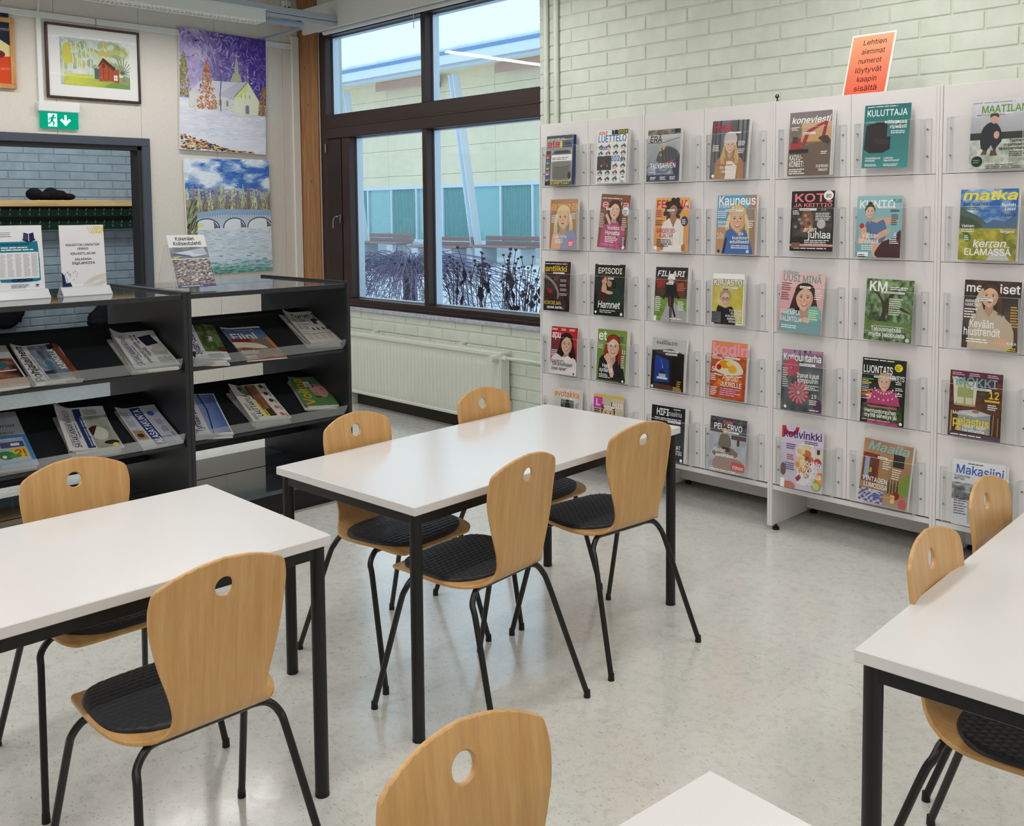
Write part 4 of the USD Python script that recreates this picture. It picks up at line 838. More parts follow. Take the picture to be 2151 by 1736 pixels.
def c22(a):
    a.rect(0, 0, 1, a.H, (130, 84, 62)); a.text('eeva', .04, 1.08, .2, (236, 160, 172), w=.92); a.greek(.04, 1.32, .9, 1, .04, W_)
    person(a, .5, 1.0, .17, SK, (78, 42, 34), (190, 84, 128), 'long', False, 2.3); a.poly([(.06, 0), (.14, .5), (.36, .66), (.6, .66), (.8, .46), (.9, .1), (.86, 0)], (186, 80, 124), 2)
    for k in range(7): a.line([(.2 + .1 * k, .02), (.3 + .06 * k, .3), (.34 + .04 * k, .6)], .02, (210, 112, 150) if k % 2 else (160, 62, 106))
    a.poly([(.2, .86), (.26, .92), (.4, .7), (.36, .62)], SK, 2); a.ell(.88, 1.0, .12, .12, W_); a.greek(.79, 1.02, .18, 4, .04, (70, 110, 90)); a.text('Vuokko', .3, .5, .1, W_, w=.42); a.text('Hovatta', .24, .36, .11, W_, w=.5); a.greek(.25, .29, .46, 4, .045, W_); a.text('PERHEJUHLAT', .14, .06, .055, (236, 150, 190), w=.46); a.greek(.02, .9, .16, 9, .045, (236, 210, 200)); a.greek(.78, .8, .18, 7, .05, (236, 210, 200)); a.sticker(.2, 1.02, .22, .05); a.rect(.82, .06, .95, .34, (36, 28, 30)); a.greek(.84, .3, .1, 6, .04, W_); a.ell(.9, .05, .045, .045, W_)
def c23(a):
    a.field(0, 0, 1, a.H, 8, 10, lambda u, v: mix((226, 152, 66), (236, 172, 92), v)); a.text('FEMINA', .02, 1.06, .19, (186, 28, 92), w=.96)
    person(a, .54, 1.0, .12, SK3, (44, 30, 28), (238, 230, 224), 'curly', True, 2.7); a.poly([(.28, 0), (.3, .7), (.42, .82), (.56, .62), (.68, .82), (.82, .7), (.84, 0)], (240, 232, 226)); a.poly([(.44, .82), (.56, .58), (.66, .82), (.6, .9), (.5, .9)], SK3); a.line([(.56, .6), (.56, .1)], .012, (206, 196, 188)); a.line([(.36, .7), (.34, .2)], .014, (212, 202, 194)); a.line([(.76, .7), (.78, .2)], .014, (212, 202, 194)); a.ell(.25, .12, .05, .09, SK3); a.ell(.87, .1, .05, .09, SK3)
    a.text('GARDEROBS-', .06, .46, .1, (190, 40, 90), w=.6); a.text('HJÄLTAR', .16, .34, .1, (190, 40, 90), w=.4); a.greek(.08, .27, .5, 4, .05, (60, 40, 50)); a.ell(.88, .74, .1, .12, (38, 50, 92)); a.greek(.81, .76, .14, 3, .045, W_); a.text('“', .86, 1.0, .2, W_, w=.1); a.greek(.03, 1.0, .2, 4, .05, (190, 40, 90)); a.greek(.03, .74, .22, 3, .05, (120, 50, 60)); a.rect(0, 0, .1, .13, W_); a.greek(.01, .02, .08, 3, .035, K_); a.sticker(.36, .98, .22, .05)
def c24(a):
    a.field(0, 0, 1, a.H, 12, 14, lambda u, v: mix((92, 164, 206), (176, 128, 96), np.clip((u - .62) * 3, 0, 1))); person(a, .54, .76, .2, (230, 184, 152), (222, 184, 124), (58, 104, 170), 'long', True, 2.0)
    a.poly([(.0, 0), (.02, .6), (.3, .5), (.34, 0)], (196, 146, 112), 2); a.poly([(.16, 0), (.26, .5), (.44, .55), (.6, .4), (.72, .56), (.82, .4), (.9, 0)], (66, 108, 172), 2); a.line([(.2, 0), (.27, .34)], .05, (42, 32, 44)); a.poly([(.66, 1.16), (.8, 1.2), (.82, 1.06), (.72, 1.02)], (110, 190, 214), 2)
    a.text('Kauneus', .02, 1.1, .19, W_, w=.96); a.text('&TERVEYS', .03, 1.03, .07, W_, w=.4); a.text('10x', .02, .34, .13, (240, 220, 190), w=.18); a.text('Martina', .03, .68, .06, W_, w=.28); a.text('Aitolehti', .03, .6, .06, W_, w=.3); a.text('Iho', .58, .42, .07, W_, w=.13, al='l'); a.text('kuntoon', .42, .33, .07, W_, w=.44); a.text('edullisesti', .36, .24, .07, W_, w=.5); a.greek(.4, .17, .46, 2, .045, W_); a.greek(.02, .94, .24, 4, .045, W_); a.greek(.8, .72, .18, 4, .045, W_); a.sticker(.22, .94, .46, .05); a.ell(.08, .06, .035, .035, (30, 50, 90)); a.ell(.83, .06, .04, .04, (200, 220, 240))
def c25(a):
    a.rect(0, 0, 1, a.H, (32, 28, 30)); a.text('KOTI', .05, 1.06, .17, (232, 128, 136), w=.9); a.text('JA KEITTIÖ', .05, .95, .075, (232, 128, 136), w=.9); a.ell(.86, 1.19, .11, .1, W_); a.text('80', .86, 1.14, .08, K_, w=.12, al='c')
    a.field(.04, .3, .96, .92, 24, 18, lambda u, v: mix((34, 32, 36), (96, 84, 78), np.clip(noisef(u, v, 7, 5) * 1.5 - .3, 0, 1))); a.poly([(.24, .4), (.26, .76), (.36, .94), (.48, .86), (.54, .6), (.5, .4)], (126, 88, 62), 2); a.poly([(.3, .66), (.4, .72), (.5, .66), (.52, .54), (.4, .46), (.28, .54)], (150, 100, 70), 2)
    for k in range(9): a.ell(.12 + .045 * k, .52 + .08 * ((k * 3) % 4), .04, .035, ((150, 140, 128), (110, 52, 50), (176, 150, 120))[k % 3])
    a.ell(.72, .58, .1, .1, (190, 188, 184)); a.rect(.66, .5, .78, .66, (196, 194, 190)); a.text('arjen', .3, .42, .1, (240, 236, 230), w=.3, it=.3); a.text('juhlaa', .42, .28, .15, W_, w=.52); a.greek(.34, .22, .6, 3, .04, W_); a.text('44', .7, .86, .07, (120, 170, 80), w=.12); a.greek(.58, .8, .36, 5, .035, W_); a.greek(.04, .86, .18, 3, .035, W_); a.rect(0, .1, 1, .15, (226, 150, 150)); a.greek(.1, .05, .8, 1, .04, W_); a.rect(.04, .06, .24, .18, (120, 96, 70)); a.sticker(.2, .87, .4, .05)
def c26(a):
    a.field(0, 0, 1, a.H, 10, 12, lambda u, v: mix((122, 178, 186), (146, 192, 198), v)); a.text('KUNTO', .04, 1.06, .17, (232, 240, 240), w=.8); a.text('PLUS', .8, 1.18, .07, (60, 70, 76), w=.18)
    a.poly([(.08, .55), (.2, .74), (.4, .82), (.62, .86), (.9, .84), (.94, .78), (.7, .72), (.66, .6), (.68, .44), (.8, .3), (.96, .0), (.42, 0), (.36, .3), (.16, .5)], SK2, 2); a.poly([(.2, .7), (.28, .8), (.46, .74), (.6, .82), (.68, .64), (.66, .4), (.5, .3), (.32, .4)], (84, 118, 164), 2); a.poly([(.44, .1), (.6, .34), (.84, .42), (1, .6), (1, 0), (.5, 0)], (72, 30, 42), 2); a.poly([(.42, .46), (.5, .38), (.76, .54), (.74, .62), (.6, .58)], SK2, 2); a.poly([(.02, .3), (.12, .56), (.24, .64), (.3, .54), (.2, .3)], SK2, 2)
    person(a, .3, .98, .1, SK, (84, 56, 40), (84, 118, 164), 'bun', True, .6, 0, False, .74); a.ell(.13, .68, .055, .055, (196, 44, 50)); a.text('Vatsa-', .14, .42, .105, W_, w=.38); a.text('lihaksia', .08, .3, .105, W_, w=.44); a.greek(.14, .24, .34, 3, .04, W_); a.text('8', .84, .42, .11, W_, w=.07); a.greek(.76, .38, .2, 3, .04, W_); a.text('Edellinen', .74, .98, .05, (50, 60, 66), w=.2, it=.2); a.greek(.78, .9, .16, 6, .04, (70, 90, 96)); a.rect(.06, .02, .3, .11, W_); a.greek(.08, .04, .2, 2, .035, K_); a.sticker(.52, 1.05, .34, .045)
def c27(a):
    a.field(0, .62, 1, a.H, 26, 18, lambda u, v: mix((46, 104, 178), (228, 236, 244), np.clip(noisef(u, v, 5, 7) * 2.2 - .75 - .5 * np.abs(u - .5), 0, 1))); a.poly([(0, 1.0), (.12, .9), (.3, .82), (.5, .66), (.64, .56), (0, .5)], (84, 98, 92), 1); a.poly([(.42, .64), (.6, .74), (.78, .7), (.95, .82), (1, .8), (1, .5), (.4, .5)], (80, 112, 150), 1); a.poly([(0, .82), (.2, .76), (.4, .62), (.2, .58), (0, .6)], (60, 84, 62), 2)
    a.field(0, 0, 1, .58, 30, 18, lambda u, v: mix((104, 118, 40), (206, 188, 66), np.clip(noisef(u, v * .7, 10, 9) * 1.6 - .35 + .2 * v, 0, 1))); a.poly([(.5, 0), (.62, .2), (.78, .2), (.9, 0)], (196, 196, 190), 1)
    a.text('matka', .02, 1.1, .17, (246, 224, 44), w=.95, it=.22); a.text('UUSI SELLAINEN', .06, 1.0, .05, (30, 50, 90), w=.42); a.greek(.06, .95, .3, 2, .035, (60, 110, 60)); a.text('Ruotsin', .96, .98, .055, W_, w=.24, al='r'); a.text('Lappi', .96, .91, .055, W_, w=.18, al='r'); a.text('Espanja', .96, .8, .055, (30, 50, 100), w=.24, al='r'); a.text('Vietnam', .04, .6, .05, W_, w=.22); a.greek(.04, .55, .24, 2, .035, W_); a.text('Bergamo', .96, .5, .05, W_, w=.24, al='r'); a.ell(.14, .42, .07, .08, (44, 116, 60)); a.greek(.09, .43, .1, 3, .035, W_); a.text('kerran', .24, .24, .13, W_, w=.58, it=.2); a.text('ELÄMÄSSÄ', .1, .09, .12, W_, w=.82)
def c31(a):
    a.rect(0, 0, 1, a.H, (46, 34, 36)); a.field(.0, .3, 1, 1.1, 20, 16, lambda u, v: mix((38, 28, 30), (92, 66, 60), np.clip(noisef(u, v, 6, 3) * 1.5 - .3, 0, 1)))
    a.poly([(.0, .95), (.2, .86), (.4, .7), (.52, .5), (.5, .36), (.56, .36), (.6, .5), (.46, .76), (.24, .93), (0, 1.03)], (150, 136, 132), 2)
    for k in range(7): a.line([(.08 + k * .06, .95 - k * .055), (.1 + k * .05, .6 - k * .02)], .012, (120, 100, 96))
    a.rect(.16, .5, .3, .64, (176, 36, 40)); a.rect(.2, .62, .3, .72, (60, 50, 52)); a.text('antiikki', .02, 1.13, .15, (226, 196, 30), w=.84)
    for k in range(6): a.poly([(.45 + .02 * k, .96), (.42 + .16 * math.cos(k), .96 + .12 * math.sin(k)), (.47 + .1 * math.cos(k + .4), .96 + .1 * math.sin(k + .4))], (140, 84, 60))
    for k in range(4): a.greek(.62, .88 - k * .13, .32, 2, .04, (214, 206, 200))
    a.text('KOKOELMA', .02, .18, .1, (220, 190, 90), w=.66); a.text('upeat aarteet', .12, .07, .08, W_, w=.68, it=.2); a.greek(.02, 1.33, .9, 1, .04, W_); a.sticker(.34, 1.06, .44, .04); a.ell(.78, .22, .1, .14, (70, 50, 48))
def c32(a):
    a.field(0, 0, 1, a.H, 18, 22, lambda u, v: mix((24, 26, 26), (58, 70, 60), np.clip(noisef(u, v, 5, 4) * 1.5 - .35, 0, 1) * np.clip(1.4 - 2 * np.abs(v - .5), 0, 1))); a.text('EPISODI', .1, 1.08, .14, (238, 232, 214), w=.8)
    a.poly([(.14, .3), (.14, .62), (.26, .76), (.44, .72), (.5, .5), (.44, .3)], (64, 42, 36), 2); a.poly([(.44, .4), (.54, .66), (.72, .7), (.92, .56), (.94, .34), (.5, .3)], (36, 62, 50), 2); a.ell(.33, .9, .085, .12, SK2); a.poly([(.2, .84), (.22, 1.02), (.34, 1.1), (.44, 1.0), (.36, .99), (.27, .92)], (70, 46, 36), 2); a.poly([(.27, .8), (.24, .62), (.4, .6), (.4, .78)], SK2, 2); a.ell(.5, .84, .08, .1, (196, 148, 120)); a.poly([(.44, .92), (.56, .97), (.7, .9), (.72, .74), (.62, .7), (.6, .86)], (34, 28, 28), 2); a.poly([(.34, .66), (.6, .62), (.6, .56), (.4, .56)], SK2, 2); a.ell(.3, .92, .015, .01, K_); a.line([(.3, .84), (.36, .84)], .012, (150, 70, 64))
    a.text('Hamnet', .12, .2, .17, W_, w=.74, it=.12); a.greek(.2, .12, .56, 2, .045, (220, 214, 200)); a.sticker(.44, .93, .2, .05); a.ell(.07, .08, .035, .035, W_); a.ell(.92, .06, .04, .04, W_); a.greek(.1, 1.3, .8, 1, .04, W_)
def c33(a):
    a.rect(0, .95, 1, a.H, (38, 36, 38)); a.field(0, .55, 1, 1.12, 18, 10, lambda u, v: mix((60, 50, 46), (150, 66, 44), np.clip(noisef(u, v * .5, 6, 4) * 1.6 - .5, 0, 1))); a.field(0, 0, 1, .6, 26, 14, lambda u, v: mix((84, 128, 44), (150, 180, 84), noisef(u, v, 12, 2))); a.poly([(.2, 0), (.42, .5), (.6, .5), (1, .26), (1, 0)], (176, 172, 176))
    a.text('FILLARI', .04, 1.15, .14, W_, w=.86, it=.2); a.poly([(.38, .98), (.34, .74), (.26, .6), (.3, .56), (.42, .7), (.44, .4), (.6, .36), (.62, .72), (.74, .58), (.78, .62), (.68, .8), (.64, .98)], (30, 30, 34), 2); a.ell(.5, 1.06, .07, .09, SK2); a.poly([(.4, 1.06), (.42, 1.18), (.52, 1.22), (.62, 1.16), (.62, 1.06), (.5, 1.1)], (232, 232, 232), 2); a.rect(.42, .99, .6, 1.03, (220, 220, 222)); a.line([(.5, .68), (.5, .22)], .03, (176, 40, 44)); a.line([(.36, .66), (.66, .66)], .025, K_); a.ell(.52, .22, .04, .2, K_); a.ell(.52, .22, .018, .16, (120, 110, 110)); a.line([(.58, .36), (.66, .14)], .05, K_)
    a.text('KUMMAKON', .03, .95, .08, (206, 60, 44), w=.3); a.text('MUUTA', .05, .86, .08, (206, 60, 44), w=.26); a.greek(.7, .95, .26, 4, .05, (220, 120, 90)); a.greek(.03, .6, .2, 8, .05, W_); a.greek(.74, .5, .2, 5, .05, W_); a.sticker(.36, .94, .22, .05); a.rect(0, 0, .08, .13, W_); a.greek(.5, .06, .44, 1, .05, W_)
def c34(a):
    a.rect(0, 0, 1, a.H, W_); a.field(0, .03, .97, 1.24, 18, 22, lambda u, v: mix((196, 178, 46), (226, 214, 150), np.clip(noisef(u, v, 4, 6) * 1.5 - .25, 0, 1))); a.rect(0, 1.06, .97, 1.24, (170, 166, 124)); person(a, .42, .68, .16, SK, (176, 150, 118), (38, 38, 42), 'bun', True, 2.1, 0, True); a.poly([(.14, .3), (.2, .52), (.42, .44), (.62, .5), (.72, .34), (.62, .2), (.3, .2)], (36, 34, 40), 2)
    a.text('KIRJASTO', .03, 1.07, .15, W_, w=.9); a.sticker(.34, .98, .46, .04)
    for k, w in enumerate(('TUTKIJA', 'KUTSUU', 'KIRJASTOT', 'AMMATTI-', 'KOULUUN')): a.text(w, .94, .36 - k * .075, .055, W_, w=.09 * len(w) * .62, al='r')
    a.field(0, .03, .3, .34, 8, 8, lambda u, v: mix((60, 62, 70), (120, 120, 126), noisef(u, v, 6, 4)))
def c35(a):
    a.field(0, 0, 1, a.H, 10, 12, lambda u, v: mix((226, 164, 172), (236, 190, 190), v)); a.text('Kotilieden', .04, 1.21, .07, (110, 160, 156), w=.36, it=.1); a.text('UUSI MINÄ', .05, 1.06, .14, (108, 158, 154), w=.88); person(a, .58, .72, .19, (232, 186, 162), (60, 34, 32), (122, 164, 168), 'long', True, 1.9)
    a.poly([(.04, 0), (.1, .4), (.36, .5), (.5, .3), (.66, .28), (.8, .46), (.96, .36), (.98, 0)], (124, 166, 170), 2); a.poly([(.5, .26), (.62, .34), (.74, .3), (.7, .22)], SK, 2); a.ell(.82, .42, .16, .17, (112, 190, 184)); a.greek(.7, .48, .24, 5, .045, (236, 236, 160)); a.text('PAREMPIA', .05, .36, .1, W_, w=.46); a.text('VALINTOJA', .05, .22, .1, W_, w=.5); a.greek(.04, 1.0, .24, 4, .045, (150, 90, 100)); a.greek(.04, .8, .2, 4, .045, (150, 90, 100)); a.greek(.8, .9, .18, 5, .045, W_); a.sticker(.46, .93, .24, .05); a.greek(.1, .12, .36, 2, .04, W_)
def c36(a):
    a.field(0, 0, 1, a.H, 34, 44, lambda u, v: mix((44, 66, 34), (150, 178, 130), np.clip(noisef(u, v, 14, 2, 5) * 1.9 - .5 + .15 * v, 0, 1))); a.poly([(.2, .34), (.34, .5), (.36, .74), (.24, .95), (.05, 1.05), (.28, .98), (.4, .8), (.52, .98), (.8, 1.2), (.6, .95), (.5, .72), (.78, .7), (1, .56), (.76, .64), (.5, .62), (.44, .48), (.5, .34)], (60, 50, 42), 2); a.field(0, .2, 1, .4, 20, 5, lambda u, v: mix((70, 100, 50), (130, 160, 96), noisef(u, v, 8, 3)))
    a.text('KM', .05, 1.02, .2, W_, w=.4); a.greek(.52, 1.1, .4, 2, .04, W_); a.greek(.5, .86, .3, 8, .045, (220, 228, 214)); a.line([(.16, .3), (.84, .3)], .01, W_); a.text('Talousmetsää', .14, .2, .085, W_, w=.64); a.text('myös jalopuista', .1, .09, .085, W_, w=.76); a.sticker(.32, .98, .5, .035); a.ell(.92, .05, .04, .04, (210, 220, 200))
def c37(a):
    a.field(0, 0, 1, a.H, 12, 16, lambda u, v: mix((42, 34, 32), (92, 74, 64), np.clip(noisef(u, v, 4, 2) * 1.4 - .2, 0, 1))); a.text('me naiset', .02, 1.06, .16, W_, w=.96); person(a, .46, .98, .15, (226, 182, 154), (78, 52, 40), (196, 178, 154), 'long', False, 2.3); a.poly([(.14, .0), (.2, .5), (.4, .66), (.5, .5), (.62, .66), (.86, .5), (.92, .2), (.8, 0)], (198, 180, 156), 2); a.poly([(.2, .9), (.3, 1.12), (.36, 1.1), (.32, .9), (.4, .6), (.26, .56)], (198, 180, 156), 2); a.poly([(.56, .12), (.68, .24), (.8, .2), (.78, .08)], (222, 178, 150), 2)
    a.text('AMANDA', .02, .86, .055, W_, w=.26); a.text('HARKIMO', .02, .79, .055, W_, w=.28); a.greek(.02, .72, .24, 4, .05, W_); a.text('Kevään', .12, .4, .14, W_, w=.44); a.text('hiustrendit', .02, .25, .14, W_, w=.66); a.greek(.08, .16, .5, 2, .045, W_); a.greek(.84, .8, .14, 8, .05, (220, 170, 80)); a.sticker(.24, .9, .28, .05); a.text('KUKA', .8, .12, .05, W_, w=.17); a.greek(.78, .05, .2, 2, .035, (230, 200, 60))
def c41(a):
    a.rect(0, 0, 1, a.H, (190, 40, 44)); a.rect(0, .6, .3, 1.1, (120, 60, 60)); person(a, .6, .84, .2, (226, 180, 154), (46, 34, 36), (232, 226, 226), 'long', True, 2.2); a.poly([(0, 0), (.04, .46), (.3, .56), (.6, .4), (.86, .5), (1, .36), (1, 0)], (232, 224, 224), 2); a.poly([(.46, .46), (.6, .34), (.78, .46), (.66, .54)], (240, 236, 236)); a.rect(0, 1.0, .37, 1.22, (176, 30, 36)); a.text('apu', .03, 1.03, .2, W_, w=.34); a.greek(.03, 1.28, .28, 2, .035, W_); a.greek(.38, 1.28, .24, 2, .035, W_); a.greek(.7, 1.28, .26, 2, .035, W_); a.text('“Olin avioliitossani', .04, .24, .095, K_, w=.8, it=.15); a.text('toinen nainen”', .04, .11, .095, K_, w=.6, it=.15); a.greek(.04, .37, .5, 2, .04, (90, 90, 90)); a.greek(.03, .66, .24, 4, .05, W_); a.ell(.9, .05, .03, .03, (90, 90, 90))
def c42(a):
    a.rect(0, 0, 1, a.H, (122, 148, 66)); person(a, .55, .92, .2, (232, 192, 170), (140, 56, 34), (44, 42, 44), 'long', True, 2.0); a.poly([(.06, 0), (.1, .6), (.3, .66), (.5, .3), (.8, .5), (.95, .2), (.95, 0)], (42, 40, 42), 2); a.poly([(.3, .7), (.42, .74), (.62, .22), (.5, .12), (.36, .5)], (226, 184, 160), 2); a.poly([(.24, .66), (.44, .72), (.48, .6), (.34, .54)], (226, 184, 160), 2)
    a.text('et', .02, 1.1, .24, W_, w=.3); a.greek(.74, 1.2, .2, 4, .04, (60, 70, 130)); a.text('22', .84, .78, .09, W_, w=.13); a.greek(.84, .7, .12, 7, .05, W_); a.text('Helli', .2, .37, .1, W_, w=.26); a.text('sydäntä', .1, .25, .11, W_, w=.46); a.greek(.1, .17, .4, 3, .04, W_); a.greek(.03, .96, .2, 3, .045, W_); a.sticker(.34, .98, .24, .05); a.ell(.92, .05, .035, .035, W_); a.rect(.0, .0, .8, .035, (90, 110, 50))
def c43(a):
    a.rect(0, 0, 1, a.H, (190, 190, 190)); a.text('KUUKAUSILIITE', .14, 1.1, .065, K_, w=.62); a.greek(.34, 1.18, .2, 1, .03, K_); a.poly([(.02, .0), (.02, .94), (.6, 1.0), (.98, .9), (1, 0)], (40, 30, 28)); a.poly([(.12, .16), (.12, .8), (.2, .83), (.55, .72), (.58, .2)], (36, 68, 150)); a.poly([(.06, .94), (.5, .98), (.9, .9), (.66, .82), (.2, .86)], (74, 58, 52)); a.poly([(.28, .42), (.36, .52), (.44, .42), (.44, .36), (.28, .36)], (44, 52, 70)); a.rect(.2, .25, .52, .3, (222, 224, 230)); a.rect(.26, .3, .47, .38, (206, 210, 220)); a.line([(.36, .52), (.36, .6)], .012, W_); a.line([(.36, .6), (.3, .74)], .006, (180, 190, 220))
    for k in range(5): a.rect(.27 + k * .045, .3, .285 + k * .045, .38, (130, 136, 150))
    a.poly([(.0, 0), (.1, .14), (.9, .1), (1, 0)], (86, 58, 44)); a.rect(.64, .1, .95, .9, (28, 22, 22)); a.greek(.8, .22, .14, 3, .05, (220, 160, 50)); a.greek(.7, .08, .24, 3, .035, (220, 180, 90)); a.sticker(.36, .92, .46, .04); a.sticker(.44, .85, .34, .045); a.ell(.07, .05, .035, .035, W_)
def c44(a):
    a.rect(0, 0, 1, a.H, (184, 70, 36)); a.field(0, 0, 1, 1.02, 16, 18, lambda u, v: mix((168, 56, 28), (214, 110, 50), np.clip(noisef(u, v, 7, 8) * 1.5 - .25, 0, 1))); a.rect(0, 1.06, 1, a.H, (226, 140, 90)); a.text('kodin', .01, 1.08, .26, (232, 156, 196), w=1.02); a.text('KUVALEHTI', .32, 1.02, .05, (240, 220, 210), w=.4)
    a.poly([(.1, .66), (.2, .88), (.5, .98), (.8, .9), (.92, .66), (.5, .58)], (232, 220, 196), 3); a.ell(.4, .84, .16, .1, (232, 150, 30)); a.ell(.62, .74, .12, .1, (240, 176, 50)); a.ell(.52, .86, .08, .06, (250, 210, 90)); a.ell(.24, .76, .07, .07, (190, 30, 40)); a.poly([(.12, .6), (.5, .56), (.9, .6), (.9, .57), (.5, .52), (.12, .57)], (236, 226, 214))
    for k in range(10): a.ell(.2 + .07 * k + .02 * (k % 3), .3 + .05 * ((k * 7) % 5), .09, .07, ((214, 110, 40), (226, 140, 60), (190, 80, 30))[k % 3])
    a.text('Jani', .03, 1.02, .06, W_, w=.14); a.text('Nieminen', .03, .95, .06, W_, w=.3); a.text('5', .03, .64, .11, W_, w=.08); a.greek(.02, .56, .16, 4, .045, W_); a.text('Paluu', .34, .46, .13, (248, 214, 190), w=.44, it=.35); a.text('JUURILLE', .3, .31, .11, W_, w=.6); a.greek(.3, .24, .6, 4, .05, (232, 170, 220)); a.greek(.03, .24, .2, 5, .045, W_); a.sticker(.38, .98, .44, .045)
def dahlia(a, x, y, r, c0, c1):
    a.hold(40)
    for ring in range(5, 0, -1):
        n = 8 + ring * 4; q = r * ring / 5
        for k in range(n):
            an = 2 * PI * (k + .5 * ring) / n; a.ell(x + math.cos(an) * q * .78, y + math.sin(an) * q * .78, q * .26, q * .1, tuple(np.array(c0) * (1 - ring / 6.) + np.array(c1) * ring / 6.) if k % 2 else tuple(np.array(c0) * .82), math.degrees(an))
    a.hold(0); a.ell(x, y, r * .16, r * .16, c0)
def c45(a):
    a.field(0, 0, 1, a.H, 20, 26, lambda u, v: mix((52, 58, 62), (120, 126, 128), np.clip(noisef(u, v, 5, 4) * 1.6 - .3, 0, 1))); a.rect(0, 1.2, 1, a.H, (176, 130, 168)); a.field(.55, 1.0, 1, 1.3, 8, 6, lambda u, v: mix((150, 110, 140), (110, 110, 120), noisef(u, v, 3, 2))); a.text('Kotipuutarha', .03, 1.12, .15, W_, w=.92)
    dahlia(a, .24, .96, .2, (226, 110, 140), (190, 60, 90)); a.line([(.4, .98), (.56, 1.14)], .02, (60, 80, 50)); a.line([(.3, .7), (.2, .4)], .03, (56, 74, 50)); dahlia(a, .43, .42, .25, (236, 170, 176), (160, 44, 66)); a.poly([(.78, .3), (.96, .3), (1, .06), (.84, .04)], (84, 44, 84), 2); a.text('Ihanat kukat', .38, .76, .1, W_, w=.54); a.text('kimppuihin', .4, .65, .1, W_, w=.5); a.greek(.58, .58, .34, 3, .04, W_); a.text('19', .74, .32, .09, W_, w=.13); a.greek(.7, .26, .22, 3, .04, W_); a.greek(.03, .92, .14, 9, .05, (210, 216, 210)); a.ell(.12, .08, .035, .035, W_); a.greek(.7, .05, .26, 1, .04, W_); a.sticker(.44, 1.02, .38, .05)
def c46(a):
    a.rect(0, 0, 1, a.H, (34, 36, 32)); a.text('LUONTAIS', .02, 1.12, .16, W_, w=.68); a.text('TERVEYS', .58, .99, .11, W_, w=.39); a.ell(.83, 1.28, .09, .085, (240, 226, 40)); a.greek(.76, 1.3, .14, 3, .035, (90, 90, 40)); a.greek(.03, 1.4, .9, 1, .04, W_)
    person(a, .52, .92, .13, SK, (190, 146, 96), (196, 62, 122), 'short', True, 2.6); a.poly([(.14, .5), (.26, .72), (.42, .78), (.52, .7), (.64, .78), (.8, .7), (.9, .44), (.84, .3), (.2, .3)], (196, 66, 124), 2)
    for k in range(4):
        q = .06 + .07 * k
        for j in range(9): an = PI * (1.12 + .76 * j / 8); a.ell(.52 + math.cos(an) * (q + .16), .84 + math.sin(an) * (q + .1), .017, .02, ((236, 220, 220), (130, 120, 116))[k % 2])
    a.poly([(.1, .62), (.2, .7), (.24, .58), (.16, .52)], SK, 2); a.field(.06, .06, .95, .44, 20, 9, lambda u, v: mix((38, 46, 30), (110, 130, 66), np.clip(noisef(u, v, 9, 3) * 1.6 - .45, 0, 1)))
    for k, c in enumerate(((80, 160, 90), (226, 200, 40), (70, 140, 210), (226, 150, 60), (220, 90, 70), (200, 60, 60))): a.rect(.02, .96 - k * .08, .02 + .26 - .05 * (k % 3), .99 - k * .08, c); a.greek(.02, .93 - k * .08, .2, 1, .03, W_)
    a.greek(.78, .95, .18, 2, .04, W_); a.greek(.78, .82, .18, 2, .04, W_); a.greek(.78, .7, .18, 2, .04, W_); a.rect(.16, .36, .84, .395, (206, 96, 110)); a.text('Hermostorauhan', .1, .24, .085, W_, w=.72); a.text('myötä sähellys jäi', .1, .14, .085, W_, w=.74); a.greek(.05, .06, .8, 1, .04, (190, 190, 190)); a.ell(.93, .06, .035, .035, W_); a.sticker(.28, 1.02, .5, .045)
